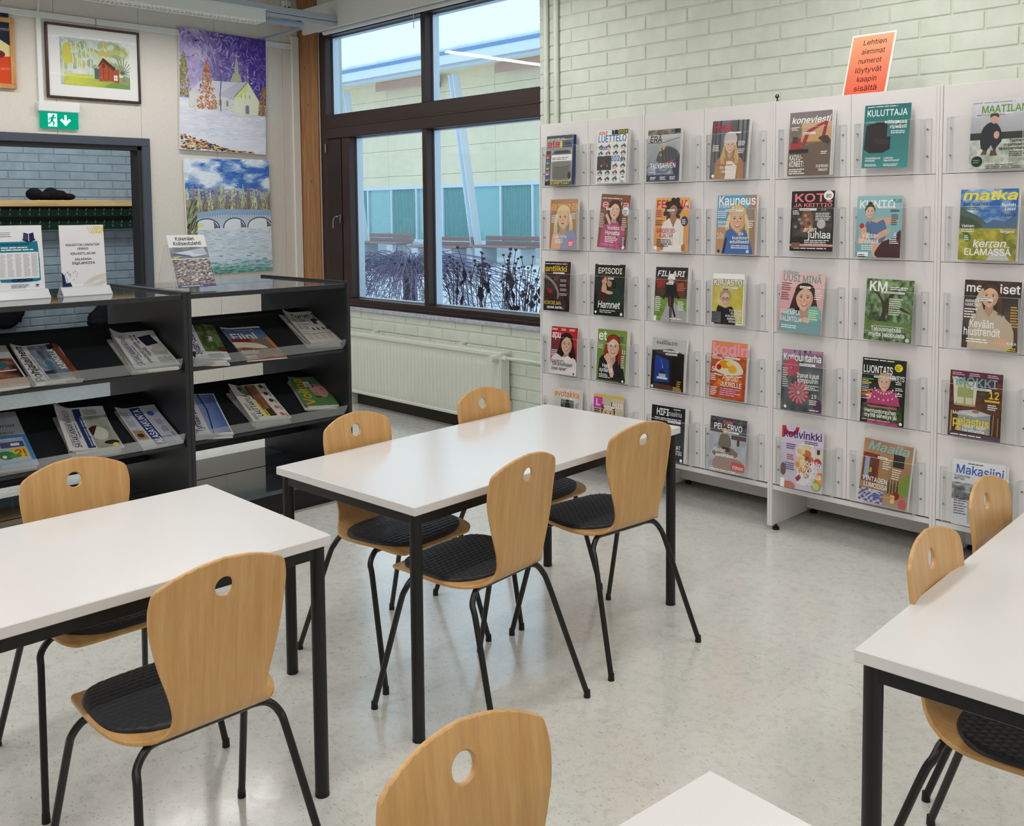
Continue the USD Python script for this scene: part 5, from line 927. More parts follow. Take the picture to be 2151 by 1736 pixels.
def c47(a):
    a.rect(0, 0, 1, a.H, (72, 46, 40)); a.rect(0, 1.2, 1, a.H, (96, 50, 72)); a.greek(.04, 1.26, .26, 2, .035, (226, 180, 190)); a.greek(.38, 1.26, .26, 2, .035, (226, 180, 190)); a.greek(.72, 1.26, .24, 2, .035, (226, 180, 190)); a.field(0, .5, 1, 1.2, 12, 10, lambda u, v: mix((66, 36, 30), (110, 66, 50), noisef(u, v * 3, 3, 5)))
    a.rect(.12, .62, .48, 1.12, (190, 160, 104)); 
    for x in (.15, .32): 
        for y in (.66, .82, .98): a.rect(x, y, x + .13, y + .13, ((206, 214, 190), (150, 176, 120), (190, 206, 160))[int(y * 6) % 3])
    a.poly([(.1, .62), (.06, 1.14), (.16, 1.12), (.15, .7)], (226, 216, 196)); a.poly([(.5, .62), (.54, 1.14), (.46, 1.12), (.46, .7)], (226, 216, 196)); a.poly([(.14, .12), (.2, .52), (.5, .57), (.8, .5), (.8, .1)], (150, 158, 160), 1); a.poly([(.18, .5), (.5, .57), (.82, .5), (.5, .42)], (196, 200, 200)); a.ell(.52, .53, .07, .03, (150, 120, 110)); a.line([(.84, .1), (.86, .5)], .025, (160, 110, 70)); a.line([(.94, .1), (.94, .46)], .025, (160, 110, 70)); a.line([(.05, .1), (.06, .5)], .03, (190, 150, 100)); a.rect(.58, .86, .7, 1.0, (60, 84, 56))
    a.text('MÖKKI', .1, 1.02, .17, (110, 160, 180), w=.8); a.text('Minun', .04, 1.14, .05, W_, w=.2); a.text('12', .74, .82, .14, (240, 214, 60), w=.2); a.rect(.68, .75, .96, .79, (226, 190, 60)); a.greek(.74, .68, .2, 3, .04, W_); a.text('Metsätorpan', .08, .44, .065, (240, 230, 214), w=.46); a.text('pelastus', .08, .24, .16, (236, 214, 50), w=.7); a.text('&', .16, .13, .13, (236, 214, 50), w=.09); a.text('Helmi-tädin', .28, .19, .06, W_, w=.44); a.text('hirsihuvila', .28, .12, .06, W_, w=.42); a.rect(0, 0, 1, .08, (90, 72, 92)); a.greek(.06, .03, .8, 1, .04, W_); a.sticker(.42, .96, .38, .045)
def c51(a):
    a.rect(0, 0, 1, a.H, (222, 216, 208)); a.text('avotakka', .03, 1.12, .16, (214, 134, 76), w=.92); a.field(0, 0, 1, 1.1, 20, 20, lambda u, v: mix((196, 190, 180), (226, 222, 214), noisef(u, v, 4, 3))); a.rect(.28, .3, .76, 1.04, (108, 122, 104)); a.rect(.44, .5, .62, .98, (52, 58, 50)); a.rect(.3, .3, .4, .9, (60, 66, 58)); a.rect(.7, .2, .9, .8, (236, 232, 226)); a.ell(.53, 1.0, .05, .07, (40, 40, 38)); a.greek(.82, .96, .15, 6, .05, (110, 100, 90)); a.sticker(.3, 1.05, .4, .045)
def c52(a):
    a.rect(0, 0, 1, a.H, (206, 190, 160)); a.rect(0, 1.27, 1, a.H, (214, 190, 70)); a.rect(0, .96, .3, 1.26, (200, 70, 160)); a.text('L', .06, 1.04, .17, (244, 220, 236), w=.16); person(a, .5, .84, .2, (232, 192, 168), (90, 60, 46), (180, 60, 80), 'short', True, 2.); a.text('eus', .62, 1.02, .17, (236, 232, 224), w=.36); a.rect(.34, 1.0, .6, 1.24, (196, 186, 166)); a.greek(.03, .92, .2, 4, .05, K_); a.sticker(.4, 1.0, .3, .05)
def c53(a):
    a.rect(0, 0, 1, a.H, (44, 47, 54)); a.rect(0, 1.0, 1, a.H, (34, 35, 38)); a.text('HIFI', .14, 1.08, .16, W_, w=.38); a.text('maailma', .5, 1.09, .12, (216, 216, 214), w=.4, bold=False); a.greek(.1, 1.0, .84, 2, .04, W_); a.line([(0, .97), (1, .97)], .008, (120, 124, 130)); a.rect(.66, 1.24, .86, 1.27, (180, 180, 180)); a.text('AJAT', .68, .3, .09, W_, w=.22); a.text('UUDISTUU', .56, .17, .1, W_, w=.38); a.greek(.1, .8, .3, 4, .05, (150, 156, 160)); a.ell(.93, .05, .04, .04, W_); a.sticker(.5, .92, .38, .05); a.ell(.3, .5, .2, .2, (58, 62, 70)); a.ell(.3, .5, .12, .12, (40, 42, 48))
def c54(a):
    a.field(0, .9, 1, a.H, 16, 7, lambda u, v: mix((40, 42, 46), (110, 112, 120), np.clip(noisef(u * 2, v, 6, 3) * 1.5 - .3, 0, 1))); a.field(0, 0, 1, .92, 18, 14, lambda u, v: mix((150, 156, 170), (206, 208, 214), noisef(u, v, 5, 2))); a.text('Kodin', .34, 1.14, .08, (226, 110, 110), w=.26, it=.3); a.text('PELLERVO', .1, 1.0, .13, W_, w=.78)
    a.poly([(.24, .62), (.3, .86), (.44, .92), (.56, .84), (.6, .64), (.5, .56), (.34, .54)], (120, 110, 96), 2); a.ell(.42, .98, .065, .085, SK2); a.poly([(.34, 1.0), (.38, 1.08), (.48, 1.08), (.5, 1.0), (.42, 1.04)], (96, 84, 66), 2); a.poly([(.3, .56), (.5, .62), (.78, .5), (.72, .38), (.44, .46), (.16, .36), (.1, .46)], (136, 108, 92), 2); a.poly([(.36, .6), (.56, .58), (.56, .5), (.4, .5)], (50, 48, 50), 2); a.poly([(.1, .12), (.2, .34), (.7, .36), (.96, .26), (.96, .06), (.3, .02)], (166, 140, 130), 2); a.rect(.76, .66, .82, .86, (70, 50, 44)); a.rect(.6, .8, 1, .9, (96, 70, 66))
    a.text('Vanhan', .1, .46, .1, W_, w=.34, it=.3); a.text('kansan joulu', .18, .36, .08, W_, w=.5, it=.3); a.poly([(.62, .1), (.64, .28), (.96, .26), (.98, .08)], (206, 84, 84)); a.text('Villitreus', .65, .12, .08, (250, 220, 210), w=.3); a.greek(.03, .03, .9, 2, .04, W_); a.sticker(.4, .93, .4, .045)
def c55(a):
    a.field(0, 0, 1, a.H, 12, 16, lambda u, v: mix((196, 186, 208), (216, 208, 222), noisef(u, v, 4, 4))); a.shape(Point(.22, 1.36).buffer(.2).difference(Point(.22, 1.36).buffer(.12)), (196, 44, 52)); a.rect(0, 1.1, .06, 1.36, (196, 50, 56)); a.text('kotivinkki', .04, 1.13, .16, (66, 40, 110), w=.92)
    a.poly([(.38, .14), (.4, .6), (.34, .84), (.42, 1.0), (.62, 1.06), (.8, .94), (.82, .66), (.74, .3), (.6, .1)], (230, 222, 226), 2)
    for k in range(26): an = k * 2.4; q = .03 + .012 * k; a.ell(.58 + math.cos(an) * q * .55, .66 + math.sin(an) * q * 1.1, .07, .05, ((226, 150, 70), (200, 110, 60), (232, 190, 120), (150, 70, 50), (236, 214, 150))[k % 5], k * 40)
    a.ell(.95, .8, .12, .14, (226, 214, 190)); a.rect(.86, .84, .93, .94, (70, 30, 36)); a.ell(.88, .66, .09, .09, (186, 60, 66)); a.ell(.95, .3, .13, .15, (226, 130, 50)); a.ell(.95, .3, .09, .11, (238, 160, 80)); a.ell(.86, .14, .11, .11, (150, 170, 80)); a.ell(.86, .14, .08, .08, (190, 204, 130)); a.ell(.06, .4, .07, .14, (120, 90, 90)); a.ell(.2, .05, .16, .1, (196, 120, 100)); a.poly([(.36, .24), (.46, .34), (.5, .28), (.42, .18)], (150, 60, 80), 2); a.poly([(0, 0), (.1, 0), (.1, .2), (0, .2)], W_)
    a.text('Syödään', .46, .56, .11, W_, w=.5); a.text('hyvää', .52, .43, .11, W_, w=.36); a.text('halvalla', .46, .3, .11, W_, w=.5, it=.15); a.greek(.5, .22, .4, 3, .035, W_); a.greek(.12, .96, .24, 3, .045, (120, 100, 150)); a.greek(.14, .72, .2, 3, .045, (200, 80, 110)); a.greek(.1, .54, .24, 4, .045, (110, 100, 140)); a.greek(.56, 1.07, .38, 2, .04, (110, 90, 140)); a.sticker(.5, .98, .28, .045)
def c56(a):
    a.field(0, 0, 1, a.H, 14, 16, lambda u, v: mix((150, 112, 78), (190, 152, 112), np.clip(noisef(u, v, 4, 3) + .3 * v - .15, 0, 1))); a.rect(.02, .4, .36, .98, (130, 56, 44)); a.rect(.06, .46, .16, .9, (150, 170, 200)); a.rect(.19, .46, .29, .9, (90, 60, 50)); a.rect(.64, .8, .86, 1.06, (56, 50, 48)); a.poly([(.8, .3), (.84, .6), (1, .7), (1, .3)], (120, 150, 60), 2); a.field(0, 0, .5, .26, 10, 6, lambda u, v: mix((96, 96, 140), (190, 186, 210), (np.floor(u * 8) + np.floor(v * 5)) % 2)); a.rect(.5, .0, 1, .22, (176, 140, 116))
    for k in range(4): a.rect(.58 + .06 * k, .26, .61 + .06 * k, .48 - .03 * (k % 2), (60, 70, 44)); a.rect(.587 + .06 * k, .46, .603 + .06 * k, .54, (60, 70, 44))
    a.ell(.76, .24, .07, .08, (150, 40, 40)); a.ell(.9, .1, .08, .1, (190, 90, 100)); a.rect(.66, .08, .74, .24, (226, 200, 120)); a.ell(.4, .14, .12, .05, (80, 110, 170)); a.line([(.45, .15), (.7, .18)], .04, (200, 150, 110)); a.text('Maalla', .08, 1.06, .17, (142, 186, 190), w=.84, it=.3); a.text('18', .12, .6, .09, (236, 220, 80), w=.1); a.text('VINTAGEN', .04, .42, .09, W_, w=.52); a.text('LUMOISSA', .08, .3, .09, W_, w=.5); a.greek(.44, .9, .18, 5, .045, (240, 230, 214)); a.greek(.64, .74, .2, 5, .045, (240, 230, 214)); a.greek(.2, .24, .3, 2, .035, W_); a.sticker(.32, .9, .2, .05)
def c57(a):
    a.field(0, 0, 1, a.H, 10, 12, lambda u, v: mix((206, 208, 214), (224, 226, 232), v)); a.text('Makasiini', .06, 1.02, .17, (70, 104, 180), w=.9, it=.05); a.greek(.3, 1.22, .4, 1, .04, (90, 90, 100)); a.text('YLIOPISTON', .04, .94, .04, K_, w=.3); a.text('MITTAA', .04, .89, .04, K_, w=.2); a.field(0, .5, .6, .84, 14, 9, lambda u, v: mix((60, 64, 66), (190, 192, 190), np.clip(noisef(u, v, 6, 3) * 1.6 - .3 + .3 * (v - .5), 0, 1))); a.greek(.04, .46, .3, 6, .05, (110, 110, 120)); a.rect(.3, .05, .95, .48, (170, 176, 186)); a.poly([(.7, .9), (.8, 1.0), (.95, .96), (.98, .7), (.74, .6)], (120, 150, 190), 2)
COVERS = {k: globals()['c' + k] for k in PL}
LABELS = {'11': 'magazine with a grey car and red title, topmost by the window', '12': 'white motorcycle catalogue magazine with blue and red lettering', '13': 'fishing magazine with a perch on its grey cover', '14': 'magazine showing a blonde woman in knit cap and camel coat', '15': 'machinery magazine with a red excavator on brown earth', '16': 'teal consumer magazine with a black kitchen appliance', '17': 'farming magazine with a man in navy crouching on a field',
 '21': 'brown-toned women’s magazine with a blonde in denim, second row by the window', '22': 'magazine with a brown-haired woman in a pink dress', '23': 'orange fashion magazine with a woman in a white suit', '24': 'blue beauty magazine with a smiling blonde woman', '25': 'black interiors magazine with pink title and round 80 badge', '26': 'pale teal fitness magazine with a woman in a blue top', '27': 'travel magazine with yellow title over mountains and meadow',
 '31': 'dark antiques magazine with a yellow title', '32': 'black film magazine showing a couple in costume', '33': 'cycling magazine with a helmeted rider on a gravel path', '34': 'small yellow library magazine with a bespectacled woman', '35': 'pink magazine with a dark-haired woman in a pale blue shirt', '36': 'forestry magazine with a gnarled green oak on its cover', '37': 'dark women’s magazine with a woman in a beige jumper',
 '41': 'red magazine with a dark-haired woman in a white blouse', '42': 'olive green magazine with a red-haired woman', '43': 'grey magazine with a white dome seen through a dark window', '44': 'orange food magazine with a big pink title', '45': 'gardening magazine with pink dahlias', '46': 'black health magazine with a woman in a pink patterned sweater', '47': 'cottage magazine showing a window and a laid table',
 '51': 'home magazine with orange title, half hidden behind the middle table', '52': 'magazine with a pink square in its corner, bottom row behind the table', '53': 'dark grey hi-fi magazine behind a chair back', '54': 'grey winter magazine with a person sitting outdoors', '55': 'lilac magazine with food and a purple title, bottom row', '56': 'tan country magazine with a table of bottles, bottom row', '57': 'pale blue magazine with a blue title behind a chair'}
PAGES = {'11': (30, 58, 120), '16': (40, 40, 44)}
def magazine(k):
    x, z, w, h, tilt = PL[k]; rr = random.Random(int(k))
    yb, lean = YR - .046, math.radians(4.0 + rr.uniform(-.6, .6))
    bow = {'43': .012, '14': .006, '56': .010, '33': .006, '41': .004}.get(k, .002); n = rr.choice((1, 1, 2)) if k not in ('12', '33', '42', '53', '11', '15') else 3
    t = thing('magazine', LABELS[k], 'magazine', (x, yb, max(z, 0)), 0, 'magazines in the white rack')
    a = math.radians(tilt); U = np.array([math.cos(a), 0, math.sin(a)]); V0 = np.array([-math.sin(a), 0, math.cos(a)])
    V = V0 * math.cos(lean) + np.array([0, math.sin(lean), 0]); N = np.cross(U, V)
    N = N if N[1] < 0 else -N
    tk = .0045
    def warp(v):
        u, vv, e = v.T; u2 = u - w / 2
        return u2[:, None] * U + vv[:, None] * V + (e + tk - bow * (vv / h) ** 2 * (1 - .6 * np.cos(u2 / w * PI)))[:, None] * N
    def slab(dx, dy, z0, z1):
        nu, nv = 6, 8; uu, vv = np.meshgrid(np.linspace(0, w, nu), np.linspace(0, h, nv)); f = []
        i = (np.arange(nv - 1)[:, None] * nu + np.arange(nu - 1)[None]).ravel(); q = nu * nv
        rim = np.r_[np.arange(nu), np.arange(1, nv) * nu + nu - 1, (nv - 1) * nu + np.arange(nu - 2, -1, -1), np.arange(nv - 2, 0, -1) * nu]; r2 = np.roll(rim, -1)
        f = [np.stack([i, i + 1, i + nu + 1], 1), np.stack([i, i + nu + 1, i + nu], 1), np.stack([i + q, i + nu + 1 + q, i + 1 + q], 1), np.stack([i + q, i + nu + q, i + nu + 1 + q], 1), np.stack([rim, rim + q, r2 + q], 1), np.stack([rim, r2 + q, r2], 1)]
        top = warp(np.c_[uu.ravel() + dx, vv.ravel() + dy, np.full(q, z1 - tk)]); bot = warp(np.c_[uu.ravel() + dx, vv.ravel() + dy, np.full(q, z0 - tk)])
        return trimesh.Trimesh(np.vstack([top, bot]), np.vstack(f), process=False)
    for j in range(n):
        dx, dy = (0, 0) if j == 0 else (.006 * j + rr.uniform(0, .004), rr.uniform(-.004, .001))
        m_ = M['paper'] if not (j and k in PAGES) else plain('back_issue_' + k, PAGES[k], .4, .4)
        obj('pages', slab(dx, dy, tk - .0043 - .005 * j, tk - .0002 - .005 * j), m_, t)
    art = Art(h / w, None, int(k)); COVERS[k](art); am, ac = art.mesh(w, .00004, .03, warp)
    obj('cover', am, M['ink'], t, ink=ac)
for k in PL: magazine(k)

# ------------------------------------------------------------------ newspapers and papers on the black shelf
def news(a, ink=(40, 40, 44)): a.r = np.random.RandomState(int(a.H * 100)); return a
def columns(a, x, y, w, n, rows, dy=.022, col=(120, 120, 122)):
    for k in range(n): a.greek(x + k * w / n, y, w / n * .86, rows, dy, col)
def n_pohjalainen():
    a = Art(.63, (214, 212, 214)); a.text('Pohjalainen', .04, .49, .11, K_, w=.92); a.greek(.05, .44, .9, 1, .025, (120, 120, 130)); a.field(.06, .06, .98, .42, 26, 12, lambda u, v: mix((60, 78, 96), (190, 190, 200), np.clip(noisef(u, v, 6, 3) * 1.5 - .3, 0, 1))); a.rect(.06, .0, .98, .07, (66, 36, 30)); a.field(.0, 0, 1, .1, 18, 3, lambda u, v: mix((70, 32, 24), (170, 96, 70), noisef(u, v, 5, 2)))
    a.rect(.1, .3, .3, .42, (40, 50, 70)); a.ell(.5, .28, .08, .05, (60, 130, 140)); a.text('KUNNOLLA', .3, .1, .09, W_, w=.56); a.rect(.86, .08, .98, .16, (40, 40, 50)); return a
def n_edge():
    a = Art(1.5, (206, 208, 216)); a.text('Ilkka', .1, 1.3, .13, (40, 60, 120), w=.6); a.field(.0, .3, .96, 1.2, 16, 16, lambda u, v: mix((30, 24, 26), (200, 130, 100), np.clip(noisef(u, v, 4, 5) * 1.7 - .5, 0, 1))); a.ell(.6, .9, .2, .16, (60, 110, 120)); a.rect(.4, .62, .9, .66, W_); a.rect(0, .0, 1, .3, (196, 150, 120)); return a
def n_satakunnan(photo):
    a = Art(.68, (216, 216, 218)); a.text('SATAKUNNAN KANSA', .06, .5, .09, (40, 46, 80), w=.86); a.greek(.08, .6, .8, 2, .03, (150, 150, 160)); a.greek(.3, .46, .4, 1, .03, (80, 80, 90))
    if photo:
        a.rect(.03, .33, .97, .43, (44, 54, 110)); a.greek(.07, .36, .84, 2, .03, (190, 196, 220)); a.rect(.0, 0, .8, .32, (150, 156, 140)); a.field(0, 0, .8, .32, 18, 8, lambda u, v: mix((120, 128, 110), (196, 200, 190), noisef(u, v, 4, 6))); a.ell(.36, .2, .16, .11, (210, 206, 196)); a.poly([(.3, .3), (.5, .32), (.56, .2), (.44, .24)], (60, 34, 30), 2); a.ell(.12, .1, .05, .1, (50, 40, 30)); a.ell(.06, .06, .04, .04, (230, 214, 60)); columns(a, .83, .28, .15, 1, 8)
    else:
        a.text('presidentti pohtii', .1, .37, .055, (60, 60, 70), w=.6); a.text('rajalla', .3, .3, .06, (60, 60, 70), w=.26); columns(a, .06, .24, .5, 2, 9, .024); a.poly([(.62, .05), (.6, .26), (.86, .3), (.9, .1)], (30, 32, 58)); a.poly([(.4, .0), (.42, .2), (.62, .2), (.66, .02)], (200, 196, 190)); columns(a, .7, .38, .26, 3, 2, .06, (110, 110, 116))
    return a
def n_alasatakunta():
    a = Art(.6, (206, 208, 220)); a.rect(.02, .24, .98, .39, (42, 60, 132)); a.text('ALASATAKUNTA', .06, .265, .095, W_, w=.88); columns(a, .3, .55, .66, 3, 4, .03, (150, 150, 166)); a.rect(.2, .42, .42, .58, (176, 140, 100)); a.ell(.3, .5, .05, .05, (70, 54, 44)); a.rect(0, .0, .98, .22, (196, 196, 214)); a.ell(.8, .14, .06, .05, (70, 100, 180)); a.text('VAAKA', .12, .04, .035, (90, 90, 110), w=.16); a.rect(.0, .1, .2, .24, (130, 150, 190)); columns(a, .3, .14, .4, 2, 3, .03, (130, 130, 150)); return a
def n_question():
    a = Art(2.9, (170, 196, 226)); a.rect(0, 1.6, 1, 2.9, (206, 214, 226)); a.text('uomat', .1, 2.1, .16, (60, 66, 80), w=.72, bold=False); a.greek(.1, 1.8, .8, 2, .07, (110, 120, 140)); a.rect(0, 1.5, 1, 1.66, (90, 130, 176)); a.rect(0, .3, .84, 1.34, (190, 200, 216)); a.rect(.2, 1.0, .84, 1.3, (84, 92, 136)); a.rect(.48, 1.08, .72, 1.22, W_); a.rect(.42, .42, .84, .95, (226, 206, 80)); a.text('?!', .5, .5, .36, (204, 90, 30), w=.3); a.ell(.26, .62, .22, .22, (70, 140, 80)); a.ell(.5, .56, .16, .1, (90, 160, 90)); a.ell(.2, .55, .06, .08, W_); a.rect(.88, .3, 1, 1.5, (80, 140, 200)); a.greek(.05, 1.42, .7, 1, .07, W_); return a
def n_sydan():
    a = Art(.56, (216, 216, 220)); a.text('Sydän-Satakunta', .12, .37, .1, (40, 44, 90), w=.86); a.field(.2, .0, 1, .31, 22, 9, lambda u, v: mix((52, 66, 38), (120, 146, 84), np.clip(noisef(u, v, 7, 2) * 1.4 - .2, 0, 1))); a.text('Piiat', .5, .12, .06, W_, w=.16); a.ell(.28, .05, .07, .07, (90, 40, 30)); a.poly([(.0, .5), (.2, .54), (.2, .44)], (60, 50, 56)); columns(a, .02, .28, .16, 1, 10); return a
def n_fiini():
    a = Art(1.46, (68, 92, 140)); a.field(0, .95, 1, 1.46, 10, 6, lambda u, v: mix((110, 130, 166), (58, 84, 136), v)); a.greek(.05, 1.38, .9, 1, .04, W_); a.text('Fiini', .08, .98, .26, (240, 232, 222), w=.64); a.field(0, 0, 1, .96, 20, 18, lambda u, v: mix((112, 70, 50), (196, 132, 84), np.clip(noisef(u, v, 5, 3) * 1.5 - .3, 0, 1))); a.rect(.02, .86, .5, 1.0, (134, 50, 44)); a.poly([(0, .84), (.3, .84), (.62, .72), (.76, .5), (.5, .52), (.2, .6), (0, .58)], (226, 216, 206), 2); a.poly([(.5, .9), (.98, .98), (.96, .5), (.78, .48), (.7, .7)], (126, 116, 100)); a.poly([(.9, 1.0), (1, 1.0), (1, .3), (.92, .4)], (206, 130, 70)); a.rect(0, 0, 1, .24, (160, 104, 78)); a.greek(.04, .42, .46, 3, .06, W_); a.text('Elämää', .04, .16, .06, W_, w=.26); a.greek(.04, .12, .3, 2, .06, W_); a.text('Satakunta', .7, .08, .06, W_, w=.26); return a
def n_turun():
    a = Art(1.7, (208, 207, 204)); a.line([(0, 1.36), (1, 1.36)], .016, K_); a.text('Turun S', .16, 1.42, .17, K_, w=.8); a.text('Sanomat', .62, 1.4, .02, K_, w=.2); columns(a, .08, 1.3, .5, 2, 3, .05, (80, 80, 84)); a.text('yöjunassa', .12, 1.04, .07, (70, 70, 74), w=.4); a.line([(.02, .98), (.98, .98)], .014, K_); a.rect(.68, 1.02, .8, 1.3, (50, 54, 58)); a.ell(.8, 1.26, .1, .08, (40, 90, 84)); a.line([(.6, 1.02), (.6, 1.3)], .014, K_); columns(a, .06, .9, .4, 2, 4, .05)
    for k, x in enumerate((.5, .64, .8, .92)): a.ell(x, .74, .03, .07, (60, 60, 64)); a.ell(x, .83, .02, .025, (70, 60, 58))
    a.line([(.02, .5), (.98, .5)], .014, K_); a.line([(.02, .62), (.98, .62)], .01, (140, 140, 140)); a.rect(.06, .1, .94, .46, (214, 208, 200)); columns(a, .08, .4, .84, 4, 5, .055, (160, 158, 156)); return a
def n_tyrvaan():
    a = Art(.58, (218, 218, 222)); a.text('Tyrvään Sanomat', .06, .37, .095, (46, 56, 110), w=.86); a.field(.02, .02, .98, .3, 22, 8, lambda u, v: mix((70, 96, 160), (140, 160, 206), np.clip(v + .4 * noisef(u, v, 3, 3) - .1, 0, 1))); a.line([(.02, .26), (.3, .23), (.6, .2), (.98, .24)], .02, (44, 60, 120)); a.poly([(.2, .46), (.3, .52), (.3, .42)], (110, 50, 46)); columns(a, .02, .52, .16, 1, 4); return a
def n_lauttakyla():
    a = Art(.62, (218, 218, 212)); a.text('LAUTTAKYLÄ', .12, .4, .09, (36, 54, 56), w=.62); a.poly([(.7, .36), (.8, .48), (.98, .5), (1, .4), (.88, .34)], (120, 126, 104), 2); a.ell(.9, .46, .05, .03, (70, 76, 60)); a.rect(.1, .19, .98, .36, (70, 58, 50)); a.rect(.1, .3, .6, .37, (226, 216, 60)); a.greek(.14, .32, .4, 1, .03, (90, 80, 30)); a.field(.3, .2, .98, .34, 16, 5, lambda u, v: mix((90, 44, 40), (190, 140, 100), noisef(u, v, 5, 2)))
    for k in range(5): a.ell(.12 + .2 * k, .1, .05, .035, ((200, 110, 90), (210, 120, 80), (60, 60, 50), (90, 40, 46), (60, 80, 60))[k]); a.greek(.03 + .2 * k, .05, .13, 2, .022, (110, 110, 110))
    columns(a, .04, .56, .5, 2, 3); return a
def n_voima():
    a = Art(.66, (92, 136, 84)); a.text('Voima', .04, .42, .19, (226, 176, 56), w=.9); a.ell(.52, .2, .24, .15, (196, 150, 134), 8); a.ell(.74, .1, .06, .07, (170, 120, 108)); a.ell(.3, .28, .04, .06, (110, 70, 60)); a.line([(.4, .26), (.46, .3)], .016, (60, 40, 36)); a.line([(.62, .28), (.7, .26)], .016, (60, 40, 36)); a.ell(.56, .14, .05, .03, (170, 118, 106)); a.rect(.66, .3, .84, .42, W_); a.greek(.69, .36, .12, 2, .03, (80, 90, 110)); a.poly([(0, .6), (.05, .66), (0, .66)], (150, 40, 50)); return a
GN = 'newspapers on the black shelves'
newspaper('newspaper', 'newspaper at the left edge of the upper shelf, dark photo on its page', 'newspaper', 1.315, .16, .19, .34, 0, n_edge(), .832, 3, .012, 0, GN, 1)
newspaper('newspaper', 'newspaper with sideways black masthead and white capitals over a dark photo', 'newspaper', 1.53, .152, .205, .325, 2, n_pohjalainen(), .832, 2, .022, 1, GN, 2)
newspaper('newspaper', 'crumpled newspaper at the right end of the left unit’s upper shelf', 'newspaper', 1.98, .158, .222, .325, 0, n_satakunnan(False), .832, 3, .034, 1, GN, 3)
newspaper('newspaper', 'blue and white newspaper with an orange question mark', 'newspaper', 1.382, .22, .15, .40, -4, n_question(), .468, 2, .012, 0, GN, 4)
newspaper('newspaper', 'fanned newspaper stack on the lower shelf behind the beech chair', 'newspaper', 1.71, .185, .215, .335, -6, n_satakunnan(True), .468, 4, .036, 1, GN, 5)
newspaper('newspaper', 'newspaper with a dark blue sideways title band', 'newspaper', 1.995, .163, .203, .34, 1, n_alasatakunta(), .468, 2, .02, 1, GN, 6)
newspaper('newspaper', 'newspaper stack with a dark green photo beside the shelf divider', 'newspaper', 2.285, .172, .20, .35, -12, n_sydan(), .832, 4, .014, 1, GN, 7)
newspaper('magazine', 'blue and orange magazine lying on the right unit’s upper shelf', 'magazine', 2.567, .152, .225, .345, -3, n_fiini(), .832, 1, .01, 0, GN, 8, 'paper', .006, True)
newspaper('newspaper', 'black and white newspaper with blackletter title, nearest the window', 'newspaper', 2.952, .207, .20, .34, -2, n_turun(), .832, 3, .026, 0, GN, 9)
newspaper('newspaper', 'newspaper with a blue lake photo beside the shelf divider, lower shelf', 'newspaper', 2.285, .176, .20, .37, -11, n_tyrvaan(), .468, 3, .012, 1, GN, 10)
newspaper('newspaper', 'thick newspaper stack with a yellow strip and fish, lower shelf', 'newspaper', 2.605, .182, .205, .345, -4, n_lauttakyla(), .468, 4, .018, 1, GN, 11)
newspaper('magazine', 'green magazine stack with large yellow sideways title', 'magazine', 2.965, .222, .185, .30, -10, n_voima(), .468, 4, .008, 1, GN, 12, 'paper', .006, True)

# info signs and the local paper on top of the shelf
def sign_stand(label, x, y0, y1, art, lean=4):
    w = y1 - y0; h = w * art.H; z0 = 1.199
    t = thing('info_sign', label, 'sign', (x, (y0 + y1) / 2, z0), 90, 'A4 signs in clear stands on the shelf')
    a = math.radians(lean); V = np.array([0, math.sin(a), math.cos(a)]); U = np.array([1.0, 0, 0]); N = np.cross(U, V)
    O = np.array([-w / 2, 0.0, .044])
    obj('holder', cat_([frame(bx(-.004, w + .004, -.044, -.001, -.0025, .0045), O, U, V, N), frame(bx(-.004, w + .004, 0, h + .002, -.0028, -.0014), O, U, V, N)]), M['acrylic'], t)
    ft = Polygon([(-.045, 0), (.045, 0), (.045, .003), (.008, .042), (.006, .044), (-.006, .044), (-.008, .042), (-.045, .003)])
    ft = ft.difference(Polygon([(-.038, .0035), (.038, .0035), (.003, .039), (-.003, .039)]))
    obj('foot', frame(prism(ft, w + .02), (-w / 2 - .01, 0, 0), (0, 1, 0), (0, 0, 1), (1, 0, 0)), M['frosted'], t)
    eb = [bx(-w / 2 - .011, -w / 2 - .009, -.045, .045, 0, .003), bx(w / 2 + .009, w / 2 + .011, -.045, .045, 0, .003), bx(-w / 2 - .01, w / 2 + .01, -.0455, -.044, .0, .0035), bx(-w / 2 - .01, w / 2 + .01, -.008, -.0065, .040, .044)]
    for s in (-1, 1):
        for q in (-1, 1): eb.append(tube([(s * (w / 2 + .01), q * .045, .002), (s * (w / 2 + .01), q * .008, .042)], .0014, 6))
    obj('clear_edges', cat_(eb), M['acrylic_edge'], t, kind='stuff')
    obj('card', frame(bx(0, w, 0, h, -.0012, 0), O, U, V, N), M['card'], t)
    am, ac = art.mesh(w); obj('print', frame(am, O, U, V, N), M['ink_matt'], t, ink=ac)
    return t
